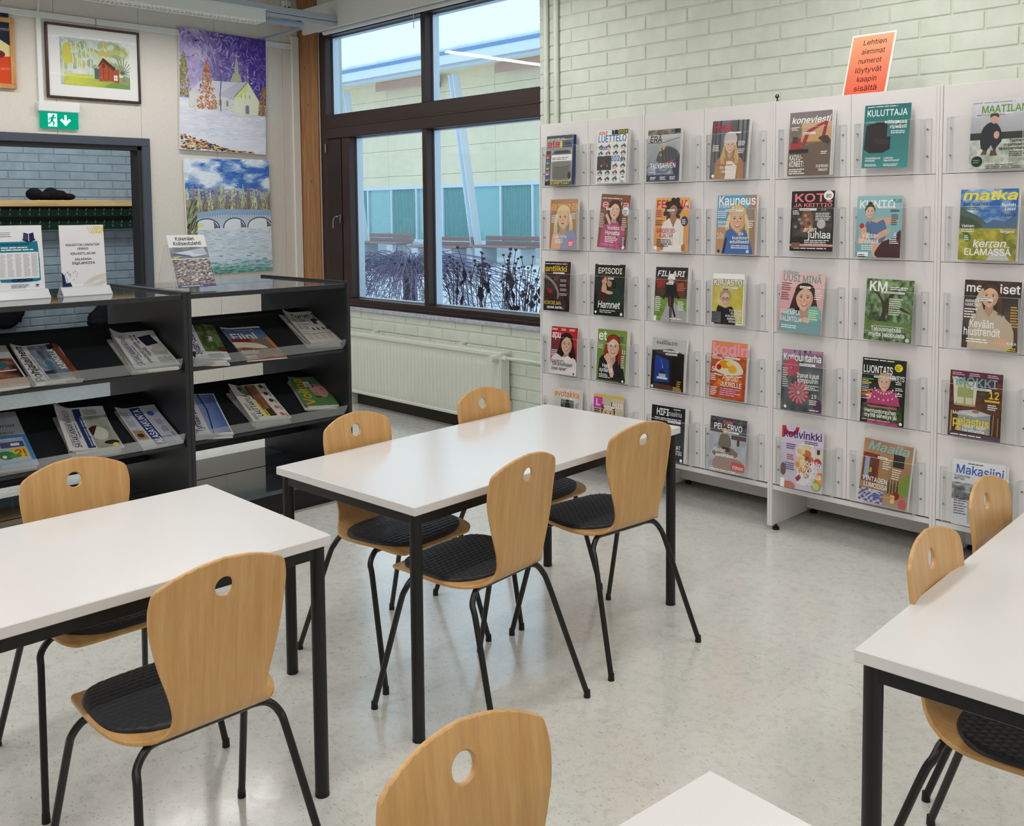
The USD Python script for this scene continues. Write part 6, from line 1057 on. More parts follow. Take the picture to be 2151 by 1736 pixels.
def a_wifi():
    a = Art(1.41, (236, 236, 240)); 
    for k in range(7): a.line([(.62 + .055 * k, 1.37), (.70 + .05 * k, 1.22 - .03 * (k % 3)), (.80 + .03 * k, 1.38)], .014, (226, 206, 80))
    a.field(0, .98, .95, 1.2, 12, 4, lambda u, v: mix((236, 236, 240), (230, 230, 234), np.clip(np.sin(u * 6) * .5 + .5 - v, 0, 1)))
    for t, y, h in (('KIRJASTON LANGATON', .93, .05), ('VERKKO', .84, .05), ('KIRJASTO_WLAN', .73, .05), ('SALASANA:', .6, .05), ('DigiLehti254', .51, .055)): a.text(t, .5, y, h, (62, 66, 90), al='c', w=min(.76, .043 * len(t)))
    a.poly([(.0, .34), (.06, .26), (.08, .12), (.1, .08), (.18, .1), (.22, .0), (0, 0)], (38, 44, 84), 1)
    for k in range(22): q = a.r.rand(2); a.line([(.06 + .28 * q[0], .06 + .3 * q[1]), (.08 + .28 * q[0], .08 + .3 * q[1])], .008, (110, 120, 150))
    for k in range(5): a.shape(affinity.rotate(affinity.scale(Point(.78, .1).buffer(1, 12), .34 - .05 * k, .12 - .02 * k), 22).exterior.buffer(.0035), (206, 190, 160))
    return a
def a_info():
    a = Art(1.41, (236, 236, 240))
    for k in range(3): a.rect(.06, 1.24 - .04 * k, .12, 1.255 - .04 * k, (30, 110, 150)); a.greek(.14, 1.24 - .04 * k, .26, 1, .03, (120, 130, 150))
    a.poly([(.02, 1.1), (.1, 1.05), (.8, 1.05), (.9, .98), (.92, .3), (.84, .17), (.2, .17), (.08, .25), (.06, .8)], (32, 124, 150), 2); a.rect(.06, .24, .9, .82, (236, 236, 240)); a.greek(.14, .98, .7, 1, .05, (20, 70, 100)); a.greek(.14, .91, .6, 1, .05, W_); a.greek(.14, .86, .7, 1, .05, W_)
    for k in range(5): a.greek(.09 + k * .165, .77, .13, 17, .03, (190, 190, 200))
    for k in range(3): a.shape(affinity.scale(Point(.4 + .13 * k, .21).buffer(1, 8), .085, .02).exterior.buffer(.011), (30, 44, 90))
    a.poly([(.6, 1.08), (.62, 1.25), (.72, 1.22), (.82, 1.25), (.84, 1.08), (.72, 1.04)], (40, 40, 84)); a.poly([(.62, 1.1), (.64, 1.23), (.71, 1.2), (.71, 1.08)], (70, 70, 110)); a.line([(.72, 1.05), (.72, 1.22)], .014, W_); a.line([(.59, 1.09), (.72, 1.04), (.85, 1.09)], .02, (30, 34, 70))
    a.greek(.3, .1, .42, 3, .03, (150, 150, 160)); a.ell(.84, .09, .035, .02, (60, 90, 130)); a.greek(.8, .05, .1, 1, .03, (150, 150, 160))
    return a
sign_stand('info sign with a turquoise panel and book emblem, cut by the left edge', -4.77, 1.392, 1.602, a_info())
sign_stand('info sign with wireless password text and yellow scribble in a corner', -4.77, 1.680, 1.888, a_wifi())
def a_kotiseutu():
    a = Art(1.4, (226, 226, 228)); a.text('Kokemäen', .2, 1.25, .1, K_, w=.5); a.text('Kotiseutulehti', .12, 1.12, .1, K_, w=.74); a.greek(.06, 1.06, .86, 1, .02, (130, 130, 130)); a.field(0, .76, 1, 1.06, 20, 6, lambda u, v: mix((90, 100, 96), (150, 160, 170), noisef(u, v, 5, 4))); a.poly([(.1, .92), (.55, .98), (.9, 1.05), (.96, .86), (.6, .8)], (198, 206, 220)); a.poly([(.55, .98), (.9, 1.05), (.96, .86), (.62, .88)], (176, 186, 206)); a.poly([(.0, .8), (.3, .84), (.1, .76)], (190, 190, 90)); a.poly([(.1, .92), (.5, .84), (.55, .8), (.05, .86)], (90, 100, 130))
    a.field(0, .06, 1, .74, 40, 30, lambda u, v: mix((70, 62, 64), (206, 200, 196), np.clip(noisef(u * 1.5, v * 2.4, 14, 8, 3) * 1.9 - .45, 0, 1)))
    for k in range(46):
        q = a.r.rand(2); x, y = .03 + .9 * q[0], .12 + .58 * q[1]; a.poly([(x, y), (x + .08, y + .015), (x + .1, y + .04), (x + .02, y + .03)], ((210, 206, 210), (150, 120, 110), (120, 130, 160), (80, 96, 60), (226, 226, 230))[k % 5])
    a.rect(0, 0, 1, .06, (84, 80, 130)); a.greek(.1, .02, .8, 1, .03, W_); return a
def leaning_paper():
    t = thing('magazine', 'local history magazine leaning in a clear stand on the black shelf', 'magazine', (-4.655, 2.30, 1.2), 90)
    U, a = np.array([1.0, 0, 0]), math.radians(24); V = np.array([0, math.sin(a), math.cos(a)]); N = np.cross(U, V); w, h = .205, .287; O = np.array([-w / 2, 0.0, .014])
    rz = math.radians(0)
    obj('pages', frame(bx(0, w, 0, h, -.0042, -.0002), O, U, V, N), M['paper'], t)
    am, ac = a_kotiseutu().mesh(w); obj('cover', frame(am, O, U, V, N), M['ink'], t, ink=ac); return t
leaning_paper()
st = thing('magazine_stand', 'clear acrylic A-shaped stand holding the local history magazine', 'stand', (-4.655, 2.30, 1.2), 90)
_a = math.radians(24); _V = np.array([0, math.sin(_a), math.cos(_a)]); _N = np.cross((1.0, 0, 0), _V)
obj('back_plate', frame(bx(-.115, .115, .012, .255, -.0085, -.006), (0, 0, 0), (1, 0, 0), _V, _N), M['acrylic'], st)
obj('ledge', cat_([frame(bx(-.115, .115, .009, .012, -.0085, .022), (0, 0, 0), (1, 0, 0), _V, _N), frame(bx(-.115, .115, .012, .03, .020, .022), (0, 0, 0), (1, 0, 0), _V, _N)]), M['acrylic'], st)
_top = _V * .255 + _N * -.0085
obj('rear_leg', frame(bx(-.115, .115, 0, 1, 0, .0025), _top, (1, 0, 0), np.array([0, .215, -_top[2] + .0]) - np.array([0, _top[1], 0]), (0, 1, 0)), M['acrylic'], st)
obj('clear_edges', cat_([tube([_V * .012 + (s * .115, 0, 0) + _N * -.007, _top + (s * .115, 0, 0)], .0013, 6) for s in (-1, 1)] + [tube([_top + (s * .115, 0, 0), (s * .115, .215, .002)], .0013, 6) for s in (-1, 1)]), M['acrylic_edge'], st, kind='stuff')

# orange notice on top of the rack
no = thing('notice', 'orange notice with six words of black text on the magazine rack', 'sign', (-2.095, YR + .11, 2.098), 0)
_l = math.radians(12); _V = np.array([.07, math.sin(_l), math.cos(_l)]); _V /= np.linalg.norm(_V); _U = np.array([1.0, 0, 0]); _N = np.cross(_U, _V)
w_ = .212
def a_notice():
    a = Art(1.37, (238, 236, 234)); a.field(.035, .0, .955, 1.33, 4, 30, lambda u, v: mix((232, 102, 78), (244, 172, 132), v))
    for k, s in enumerate(('Lehtien', 'aiemmat', 'numerot', 'löytyvät', 'kaapin', 'sisältä')): a.text(s, .5 + (.04 if k < 2 else -.0), 1.12 - k * .205, .115, (62, 26, 22), w=.075 * len(s), al='c', bold=False)
    return a
obj('stand', cat_([frame(bx(-w_ / 2 - .004, w_ / 2 + .004, 0, .292, -.004, -.002), (0, 0, .004), _U, _V, _N), bx(-w_ / 2 - .004, w_ / 2 + .004, -.03, .05, 0, .003)]), M['acrylic'], no)
obj('card', frame(bx(-w_ / 2, w_ / 2, 0, w_ * 1.37, -.0015, 0), (0, 0, .004), _U, _V, _N), M['card'], no)
_m, _c = a_notice().mesh(w_); obj('print', frame(_m, (-w_ / 2, 0, .004), _U, _V, _N), M['ink_matt'], no, ink=_c)
obj('clear_edges', cat_([bx(-w_ / 2 - .004, w_ / 2 + .004, -.031, -.029, 0, .003)]), M['acrylic_edge'], no)
obj('key', cat_([cyl(.0035, (-2.485, YR + .02, 2.1), (-2.485, YR + .02, 2.118), 8), frame(prism(Point(0, .027).buffer(.010).difference(Point(0, .03).buffer(.004)), .003), (-2.485, YR + .02, 2.096), (1, 0, 0), (0, 0, 1))]), M['black_steel'], label='small key standing on top of the magazine rack', cat='key')

# ------------------------------------------------------------------ pictures on the left wall
def hang(name, label, y0, y1, z0, z1, art, depth, tiltdeg=0, frame_w=0, frame_m=None, mat_mask=None, lean=0.0):
    t = thing(name, label, 'painting' if frame_w == 0 else 'framed picture', (XL, (y0 + y1) / 2, (z0 + z1) / 2), 90)
    w, h = y1 - y0, z1 - z0; a = math.radians(tiltdeg)
    U = np.array([math.cos(a), 0, math.sin(a)]); V = np.array([-math.sin(a), lean, math.cos(a)]); N = np.array([0, -1.0, 0])
    O = -U * w / 2 - V * h / 2
    if frame_w:
        for (p, q, r, s) in ((0, w, 0, frame_w), (0, w, h - frame_w, h), (0, frame_w, frame_w, h - frame_w), (w - frame_w, w, frame_w, h - frame_w)):
            obj('frame_bar', frame(cbx(p, q, r, s, .004, depth, .003), O, U, V, N), frame_m, t)
        obj('backing', frame(bx(frame_w * .5, w - frame_w * .5, frame_w * .5, h - frame_w * .5, .006, depth - .010), O, U, V, N), M['card'], t)
        am, ac = art.mesh(w - 2 * frame_w); obj('picture', frame(am, O + U * frame_w + V * frame_w + N * (depth - .010), U, V, N), M['ink_matt'], t, ink=ac)
        obj('glazing', frame(bx(frame_w * .8, w - frame_w * .8, frame_w * .8, h - frame_w * .8, depth - .006, depth - .0045), O, U, V, N), M['picture_glass'], t)
    else:
        obj('canvas', frame(cbx(0, w, 0, h, .004, depth, .003), O, U, V, N), M['paper'], t)
        am, ac = art.mesh(w, .00005); obj('painted_face', frame(am, O + N * depth, U, V, N), M['oil'], t, ink=ac)
    return t
def p_church():
    H = 1.26; a = Art(H)
    a.field(0, .52, 1, H, 60, 40, lambda u, v: mix(mix((196, 186, 216), (120, 96, 170), np.clip(noisef(u, v, 6, 3) * 1.8 - .5, 0, 1)), (70, 44, 140), np.clip((u * 1.3 + v * .5 - .75) * 1.8 + .7 * (noisef(u, v, 8, 5) - .5), 0, 1)))
    a.field(0, 0, 1, .54, 40, 24, lambda u, v: mix((206, 206, 220), (234, 234, 240), noisef(u, v * 2, 4, 2)))
    def fir(x, y0, y1, w, c):
        a.hold(70)
        for k in range(300):
            q = a.r.rand() ** 1.3; yy = y0 + (y1 - y0) * q; ww = w * (1 - q) ** .8; xx = x + a.r.uniform(-ww, ww); a.line([(xx, yy + .015), (xx + a.r.uniform(-.02, .02), yy)], .009, c[k % len(c)])
        a.hold(0)
    a.hold(110)
    for k in range(700):
        x, y = a.r.rand(), .55 + .7 * a.r.rand(); q = np.clip(x * 1.1 + (y - .55) * .5 - .45 + .25 * a.r.randn(), 0, 1); c = mix((184, 172, 214), (68, 44, 138), np.clip(q, 0, 1)) * a.r.uniform(.92, 1.08); an = 12.5 * float(noisef(np.array(x), np.array(y), 4, 4))
        a.line([(x - .02 * math.cos(an), y - .02 * math.sin(an)), (x + .02 * math.cos(an + .3), y + .02 * math.sin(an + .3))], .013, np.clip(c, 0, 255))
    a.hold(0); a.hold(50)
    for k in range(120):
        x, y = a.r.rand(), .14 + .36 * a.r.rand(); a.line([(x, y), (x + .06, y + a.r.uniform(-.01, .01))], .006, (244, 244, 248) if k % 2 else (204, 206, 224))
    a.hold(0)
    fir(.04, .55, 1.0, .09, [(150, 140, 60), (176, 160, 90), (110, 120, 70)]); fir(.97, .42, .74, .09, [(120, 110, 60), (150, 80, 90), (170, 140, 70)])
    a.hold(8)
    for k in range(40): x = .4 + .09 * a.r.randn(); y = .95 + .12 * a.r.randn(); a.line([(.46, .62), (.46 + (x - .4) * .5, .8), (x, min(y, 1.2))], .005, (110, 100, 160))
    a.hold(0)
    a.poly([(.1, .6), (.24, .74), (.66, .76), (.56, .58)], (206, 204, 216)); a.poly([(.1, .44), (.1, .6), (.62, .6), (.62, .44)], (214, 212, 208)); a.poly([(.42, .6), (.66, .76), (.78, .78), (.64, .56)], (190, 188, 200)); a.poly([(.62, .42), (.62, .6), (.78, .78), (.92, .58), (.9, .42)], (222, 226, 196)); a.poly([(.62, .6), (.78, .78), (.78, .7), (.66, .58)], (214, 222, 130)); a.line([(.62, .6), (.78, .78), (.92, .58)], .008, (120, 110, 130)); a.shape(shapely.union_all([sbox(.745, .43, .8, .5), Point(.7725, .5).buffer(.0275)]), (180, 160, 190)); a.shape(shapely.union_all([sbox(.757, .43, .79, .5), Point(.7725, .5).buffer(.017)]), (130, 116, 150))
    for x in (.44, .52): a.shape(shapely.union_all([sbox(x, .49, x + .03, .54), Point(x + .015, .54).buffer(.015)]), (150, 146, 150))
    for k in range(3): a.line([(.7 + .05 * k, .6), (.7 + .05 * k, .63)], .012, (170, 180, 120))
    a.poly([(.57, .76), (.6, .84), (.62, .86), (.63, .98), (.645, 1.02), (.66, .98), (.67, .86), (.69, .84), (.71, .77)], (176, 180, 140)); a.line([(.645, 1.0), (.645, 1.06)], .01, (196, 186, 150)); a.line([(.625, 1.04), (.665, 1.04)], .01, (196, 186, 150)); a.line([(.78, .78), (.78, .86)], .008, (196, 200, 190)); a.line([(.765, .83), (.795, .83)], .008, (196, 200, 190))
    a.hold(4)
    for k in range(40): x, y = .1 + .5 * a.r.rand(), .44 + .15 * a.r.rand(); a.line([(x, y), (x + .012, y + .004)], .004, (120, 116, 120))
    a.hold(0)
    fir(.3, .44, .94, .12, [(190, 130, 60), (206, 100, 90), (226, 160, 80), (140, 140, 80), (160, 80, 90)]); a.line([(.46, .44), (.45, .6), (.47, .8)], .012, (110, 104, 130))
    a.hold(70)
    for k in range(300): x = a.r.rand(); y = .01 + a.r.rand() * max(.005, .16 - .22 * x); a.ell(x * .85, y, .016, .006, ((96, 40, 60), (196, 160, 60), (60, 60, 90), (210, 120, 60), (226, 206, 120), (70, 50, 80))[k % 6], a.r.uniform(-30, 30))
    return a
def p_bridge():
    H = 1.24; a = Art(H); a.field(0, .76, 1, H, 50, 26, lambda u, v: mix((226, 234, 244), (62, 112, 190), np.clip(1.2 - np.abs(noisef(u, v, 4, 9) - .45) * 5 - .6 * np.clip(v - .6, 0, 1), 0, 1)))
    a.field(0, .62, 1, .92, 40, 14, lambda u, v: mix((150, 150, 150), (196, 206, 216), noisef(u, v, 7, 2)))
    a.hold(110)
    for k in range(500):
        x, y = a.r.rand(), .8 + .44 * a.r.rand(); n0 = float(noisef(np.array(x), np.array((y - .76) / .48), 4, 9)); c = mix((232, 238, 246), (58, 108, 190), np.clip(1.25 - abs(n0 - .45) * 6, 0, 1)) * a.r.uniform(.9, 1.08); a.line([(x, y), (x + .04, y + a.r.uniform(-.015, .02))], .008, np.clip(c, 0, 255))
    a.hold(0)
    for k in range(16): x = .02 + k * .065; hgt = .08 + .16 * a.r.rand(); c = ((216, 222, 176), (150, 140, 150), (190, 200, 150), (140, 116, 130))[k % 4]; a.poly([(x - .04, .68), (x, .78 + hgt), (x + .04, .68)], c)
    a.hold(70)
    for k in range(700): x, y = a.r.rand(), .64 + .28 * a.r.rand() * a.r.rand() + .02; a.line([(x, y), (x + a.r.uniform(-.02, .02), y + .035)], .005, ((110, 120, 90), (120, 90, 100), (160, 170, 120), (150, 130, 110))[k % 4])
    a.hold(0)
    a.field(0, 0, 1, .6, 44, 26, lambda u, v: mix((196, 210, 226), (226, 230, 236), np.clip(noisef(u, v * 2.5, 6, 3) * 1.5 - .25, 0, 1)))
    a.poly([(.1, .66), (.4, .7), (.7, .69), (1, .68), (1, .62), (.7, .63), (.4, .64), (.1, .6)], (150, 176, 206), 1); a.poly([(.08, .6), (.4, .64), (1, .62), (1, .5), (.08, .5)], (190, 200, 216))
    for x, w in ((.22, .15), (.55, .13), (.86, .15)):
        a.shape(affinity.scale(Point(x, .5).buffer(1, 12), w, .1).intersection(sbox(0, .48, 1, 1)), (226, 230, 232)); a.shape(affinity.scale(Point(x, .5).buffer(1, 12), w, .1).exterior.buffer(.006).intersection(sbox(0, .49, 1, 1)), (70, 76, 96)); a.poly([(x + w * .55, .58), (x + w, .5), (x + w * .6, .49)], (110, 112, 120))
    for k in range(30): x = .12 + .88 * k / 30; a.line([(x, .6), (x, .66)], .005, (120, 140, 170))
    a.ell(.14, .53, .05, .02, (220, 222, 150)); a.poly([(0, .3), (0, .8), (.08, .74), (.12, .62), (.06, .46), (.05, .3)], (150, 156, 130), 2)
    a.field(0, 0, 1, .26, 36, 12, lambda u, v: mix(mix((40, 120, 96), (70, 140, 150), noisef(u, v, 5, 4)), (206, 216, 228), np.clip(v * 1.5 + .9 * (noisef(u, v * 2, 6, 8) - .5) + .5 * np.abs(u - .4), 0, 1)))
    a.hold(110)
    for k in range(600):
        x, y = a.r.rand(), .48 * a.r.rand(); c = ((236, 240, 244), (190, 204, 222), (206, 216, 226), (170, 190, 200))[k % 4]
        if y < .24 and a.r.rand() < .8 * (1 - y / .24): c = ((40, 120, 90), (60, 150, 120), (70, 140, 160), (120, 170, 120))[k % 4]
        a.line([(x, y), (x + .05, y + a.r.uniform(-.008, .008))], .006, c)
    a.hold(0); a.hold(8)
    for k in range(90): x, y = .1 * a.r.rand(), .35 + .4 * a.r.rand(); a.line([(x, y), (x + .03, y + .06)], .007, ((90, 100, 70), (176, 176, 120), (60, 66, 60))[k % 3])
    a.hold(0)
    return a
def p_cottage():
    H = .545 / .694; H = (.545 - .036) / (.694 - .036); a = Art(H, (228, 226, 224)); x0, x1, y0, y1 = .125, .905, .13, .84 * H + .01
    a.field(x0, y0, x1, y1, 44, 30, lambda u, v: mix(mix((226, 226, 220), (150, 172, 150), np.clip(noisef(u, v, 4, 3) * 2 - .7, 0, 1)), (150, 170, 196), np.clip((v - .75) * 3 + .8 * (noisef(u, v, 5, 6) - .5) - .5 * u, 0, 1)))
    a.hold(70)
    for k in range(90): q = a.r.rand(2); a.ell(x0 + .05 + .68 * q[0], .34 + .27 * q[1], .03, .045, ((176, 186, 130), (196, 206, 160), (150, 170, 140), (206, 212, 196), (196, 186, 110))[k % 5], 30 * k)
    a.hold(0)
    for k in range(7): x = x0 + .03 + .05 * k; a.line([(x, .24), (x + .01, .45), (x - .01, .6)], .012, (214, 216, 212))
    a.ell(.2, .48, .05, .12, (206, 196, 90)); a.field(x0 + .04, y0, x1, .26, 20, 6, lambda u, v: mix((206, 206, 90), (110, 140, 70), np.clip(u * .8 + .7 * (noisef(u, v, 5, 3) - .5), 0, 1)))
    a.poly([(.5, .22), (.5, .34), (.56, .34), (.56, .22)], (80, 100, 110)); a.poly([(.55, .2), (.55, .36), (.6, .46), (.72, .36), (.78, .34), (.78, .19), (.68, .21)], (170, 84, 56)); a.poly([(.52, .34), (.6, .47), (.74, .36), (.72, .33), (.6, .42)], (90, 56, 50)); a.rect(.72, .22, .76, .28, W_); a.line([(.74, .22), (.74, .28)], .005, (110, 90, 80)); a.line([(.72, .25), (.76, .25)], .005, (110, 90, 80)); a.line([(.6, .4), (.6, .22)], .005, (110, 56, 40)); a.line([(.66, .38), (.66, .22)], .005, (110, 56, 40)); a.rect(.59, .36, .62, .4, (110, 56, 46))
    for k in range(14): an = k * .45; a.line([(.82, .3), (.82 + .09 * math.cos(an), .38 + .1 * math.sin(an))], .006, (90, 106, 80))
    a.ell(.85, .22, .05, .06, (130, 160, 120)); a.ell(.84, .23, .02, .02, (186, 110, 110)); a.poly([(.78, .2), (.9, .16), (.9, .13), (.6, .14), (.7, .19)], (120, 150, 80), 1)
    return a
def p_orange():
    a = Art(.92, (40, 52, 66)); a.rect(.0, 0, 1, .92, (38, 46, 60)); a.poly([(.3, .9), (.8, .6), (1, .5), (1, .2), (.4, .3), (0, .5)], (84, 150, 176), 1); a.poly([(.5, .3), (.8, .62), (1, .5), (1, .34)], (226, 214, 150), 1); a.poly([(0, 0), (0, .2), (.5, .3), (1, .36), (1, 0)], (214, 74, 36), 1); a.ell(.86, .38, .08, .05, (120, 40, 60)); return a
hang('painting', 'canvas of a church under a purple night sky, upper of two', 3.576, 4.343, 2.095, 3.03, p_church(), .032, -1.4)
hang('painting', 'canvas of an arched bridge under a blue sky, lower of two', 3.600, 4.362, 1.092, 2.03, p_bridge(), .032, .9)
hang('picture', 'watercolour of a red cottage in a dark brown frame', 2.570, 3.264, 2.44, 2.985, p_cottage(), .026, 0, .018, M['frame_wood'])
hang('picture', 'orange and blue picture in a pine frame, cut by the left edge', 1.76, 2.363, 2.481, 2.977, p_orange(), .03, 0, .034, M['frame_pine'])
obj('picture_hook', tube(smoothpath([(XL + .022, 2.935, 3.05), (XL + .03, 2.935, 3.03), (XL + .024, 2.937, 3.0), (XL + .02, 2.935, 2.975)], 4), .003, 6), M['screw'], label='small metal hook holding the framed watercolour on the picture rail', cat='hook')

# ------------------------------------------------------------------ cloakroom
hs = thing('hat_shelf', 'pine hat shelf with green hook rails on the cloakroom wall', 'shelf')
obj('board', cbx(AX + .01, AX + .32, 1.2, 4.62, 1.676, 1.738, .004), M['pine_shelf'], hs)
obj('back_plate', bx(AX + .012, AX + .03, 1.2, 4.62, 1.44, 1.676), M['black_plastic'], hs)
for z in (1.612, 1.485):
    r_ = obj('hook_rail', cbx(AX + .03, AX + .05, 1.2, 4.62, z - .04, z + .04, .004), M['green_rail'], hs)
    for k in range(16):
        y = 4.49 - k * .0925
        obj('hook', cat_([tube(smoothpath([(AX + .05, y, z + .02), (AX + .085, y, z + .022), (AX + .095, y, z + .045)], 3), .005, 6), tube(smoothpath([(AX + .05, y, z - .005), (AX + .075, y, z - .02), (AX + .085, y, z + .0)], 3), .005, 6)]), M['hook'], r_)
def lumps(pts, sub=2):
    m = cat_([trimesh.creation.icosphere(sub, 1.0).apply_transform(np.array([[rx, 0, 0, x], [0, ry, 0, y], [0, 0, rz, z], [0, 0, 0, 1.0]])) for (x, y, z, rx, ry, rz) in pts]); return m
import manifold3d
def fuse(m, res=.02, amp=.006, sc=18):
    parts = []
    for c in m.split(only_watertight=False):
        parts.append(manifold3d.Manifold(manifold3d.Mesh(np.asarray(c.vertices, np.float32), np.asarray(c.faces, np.uint32))))
    u = manifold3d.Manifold.batch_boolean(parts, manifold3d.OpType.Add).refine_to_length(res).to_mesh()
    t = trimesh.Trimesh(u.vert_properties[:, :3], u.tri_verts); trimesh.smoothing.filter_taubin(t, iterations=8)
    t.vertices = t.vertices + t.vertex_normals * (meshkit.fbm(np.asarray(t.vertices) * sc)[:, None] - .5) * amp * 2; return t
obj('glove_bundle', fuse(lumps([(AX + .17, 3.40, 1.80, .09, .075, .062), (AX + .17, 3.48, 1.785, .09, .08, .046), (AX + .17, 3.56, 1.80, .09, .075, .070), (AX + .17, 3.63, 1.79, .09, .09, .052), (AX + .17, 3.72, 1.775, .07, .08, .036)])), M['black_cloth'], smooth=60, label='black cap and gloves lying on the pine hat shelf', cat='clothing')
bn = thing('bench', 'dark bench along the cloakroom wall behind the newspaper shelf', 'bench')
obj('seat', cbx(AX + .05, AX + .42, 2.0, 4.5, .36, .40, .004), M['black_leg'], bn)
for y in (2.2, 3.3, 4.3): obj('leg', bx(AX + .1, AX + .38, y, y + .04, 0, .36), M['black_leg'], bn)
bg = thing('backpack', 'dark backpack standing on the cloakroom bench', 'bag', (AX + .22, 4.0, .40))
obj('body', fuse(lumps([(0, 0, .10, .10, .14, .11), (0, .03, .16, .09, .11, .09), (.02, -.04, .07, .1, .11, .07)]), .02, .004), M['black_cloth'], bg, smooth=60)
obj('handle', tube(smoothpath([(0, -.03, .23), (0, -.06, .30), (0, 0, .335), (0, .07, .31), (0, .05, .22)], 6), .014, 8), M['black_cloth'], bg, smooth=40)
cs_ = thing('coat', 'black garment hanging below the hook rails in the cloakroom', 'clothing')
obj('body', fuse(cat_([lumps([(AX + .12, 3.10, .80, .05, .22, .34), (AX + .12, 3.2, .75, .05, .14, .14)]), lumps([(AX + .12, 3.16, 1.2, .05, .16, .26)])]), .03, .008), M['black_cloth'], cs_, smooth=60)
obj('strap', tube([(AX + .1, 3.235, .72), (AX + .1, 3.25, .60), (AX + .1, 3.245, .52)], .012, 8), M['black_cloth'], cs_)
obj('loop', tube([(AX + .11, 3.16, 1.42), (AX + .085, 3.16, 1.48)], .006, 6), M['black_cloth'], cs_)

# ------------------------------------------------------------------ outside: snowy yard, yellow building, bushes
GZ = .30
gx, gy = np.meshgrid(np.linspace(-46, 8, 110), np.linspace(YW + .26, 15.9, 46))
gz = GZ + .22 * meshkit.fbm(np.stack([gx * .35, gy * .35, gx * 0], -1), 4) + .05 * np.clip((gy - 13.0) / 2.5, 0, 1) - .25 * np.clip(1 - (gy - YW) / 1.2, 0, 1)
_i = (np.arange(45)[:, None] * 110 + np.arange(109)[None]).ravel()
def ground_z(x, y): return GZ + .22 * float(meshkit.fbm(np.array([x * .35, y * .35, 0.0]), 4)) + .05 * min(max((y - 13.0) / 2.5, 0), 1)
obj('snow_yard', trimesh.Trimesh(np.stack([gx, gy, gz], -1).reshape(-1, 3), np.concatenate([np.stack([_i, _i + 1, _i + 111], 1), np.stack([_i, _i + 111, _i + 110], 1)]), process=False), M['snow'], smooth=True, label='snow covering the yard outside the window', cat='snow', kind='stuff')
bd = thing('building', 'pale yellow building with slanted white columns across the snowy yard', 'building')
BY = 16.0
obj('core', bx(-44, 6, BY + .06, BY + 8, -.5, 5.35), M['facade'], bd)
zs = [2.27, 2.55, 3.235, 3.92, 4.60, 5.28]
for a, b in zip(zs[:-1], zs[1:]):
    for k in range(13):
        x = -12.74 - 4.2 * k / 2 - (0 if True else 0); x0_, x1_ = -8.54 - 2.1 * (k + 1) * 1.0, -8.54 - 2.1 * k
        obj('wall_panel', cbx(x0_ + .003, x1_ - .003, BY, BY + .06, a + .003, b - .003, .004), M['facade'], bd)
obj('window_band_frame', cat_([bx(-40, -8, BY - .03, BY + .05, 2.20, 2.28), bx(-40, -8, BY - .05, BY + .05, .80, .885)]), M['facade_white'], bd, kind='stuff')
for k in range(18):
    x = -9.33 - 1.063 * k
    obj('mullion', bx(x - .03, x + .03, BY - .02, BY + .05, .885, 2.20), M['facade_white'], bd)
    pn = obj('pane', bx(x - 1.03, x - .03, BY + .04, BY + .05, .885, 2.20), M['far_glass'] if k % 2 else M['blind'], bd)
    if k % 2 == 0: obj('blind_slats', cat_([bx(x - 1.03 + .05 * j, x - 1.03 + .05 * j + .024, BY + .022, BY + .034, .9, 2.19) for j in range(20)]), M['blind_slat'], pn, kind='stuff')
obj('base_wall', cbx(-40, 0, BY - .06, BY + .06, -.3, .80, .01), M['concrete'], bd)
obj('eaves_soffit', bx(-42, 2, BY - 1.3, BY + .1, 5.02, 5.06), M['facade'], bd)
for k in range(6): obj('eaves_board', bx(-24.5 + 4.62 * k - 1.3, -24.5 + 4.62 * k + 1.3, BY - .35, BY - .30, 4.80, 5.0), M['soffit'], bd)
obj('eaves_beam', cbx(-42, 2, BY - 1.25, BY - 1.0, 4.90, 5.04, .01), M['facade_white'], bd)
obj('roof_fascia', bx(-42, 2, BY - 1.42, BY - 1.36, 4.95, 5.16), M['facade_white'], bd)
obj('roof_edge', bx(-42, 2, BY - 1.44, BY + 8, 5.16, 5.24), M['roof_edge'], bd)
obj('roof_snow', cbx(-42, 2, BY - 1.2, BY + 8, 5.24, 5.40, .05), M['snow'], bd)
for k in range(5):
    xt = -21.47 + 4.34 * (k - 1)
    xb = xt + .82
    d = np.array([xb - xt, -.02, .35 - 4.75]); L = np.linalg.norm(d); d /= L; n = np.cross(d, [0, 1.0, 0])
    sec = cat_([bx(0, L, -.11, .11, -.075, -.062), bx(0, L, -.11, .11, .062, .075), bx(0, L, -.01, .01, -.062, .062)])
    obj('slanted_column', frame(sec, (xt, BY - 1.12, 4.75), d, np.array([0, 1.0, 0]), n), M['facade_white'], bd)
for k in range(4): obj('wall_lamp', cbx(-23.7 + 4.66 * k, -23.58 + 4.66 * k, BY - .14, BY, 4.72, 4.94, .02), M['dark_frame'], bd)
def park_bench(label, x, y):
    z = ground_z(x, y) - .06; t = thing('park_bench', label, 'bench', (x, y, z), 0, 'benches by the yellow building')
    for k in range(4): obj('slat', cbx(-.9, .9, -.25 + k * .13, -.14 + k * .13, .43, .47, .008), M['bench_wood'], t)
    for k in range(2): obj('back_slat', cbx(-.9, .9, .27, .30, .47 + k * .11, .56 + k * .11, .008), M['bench_wood'], t)
    for s in (-.6, .6): obj('support', cat_([cbx(s - .12, s + .12, -.24, .24, 0, .43, .02)]), M['concrete'], t)
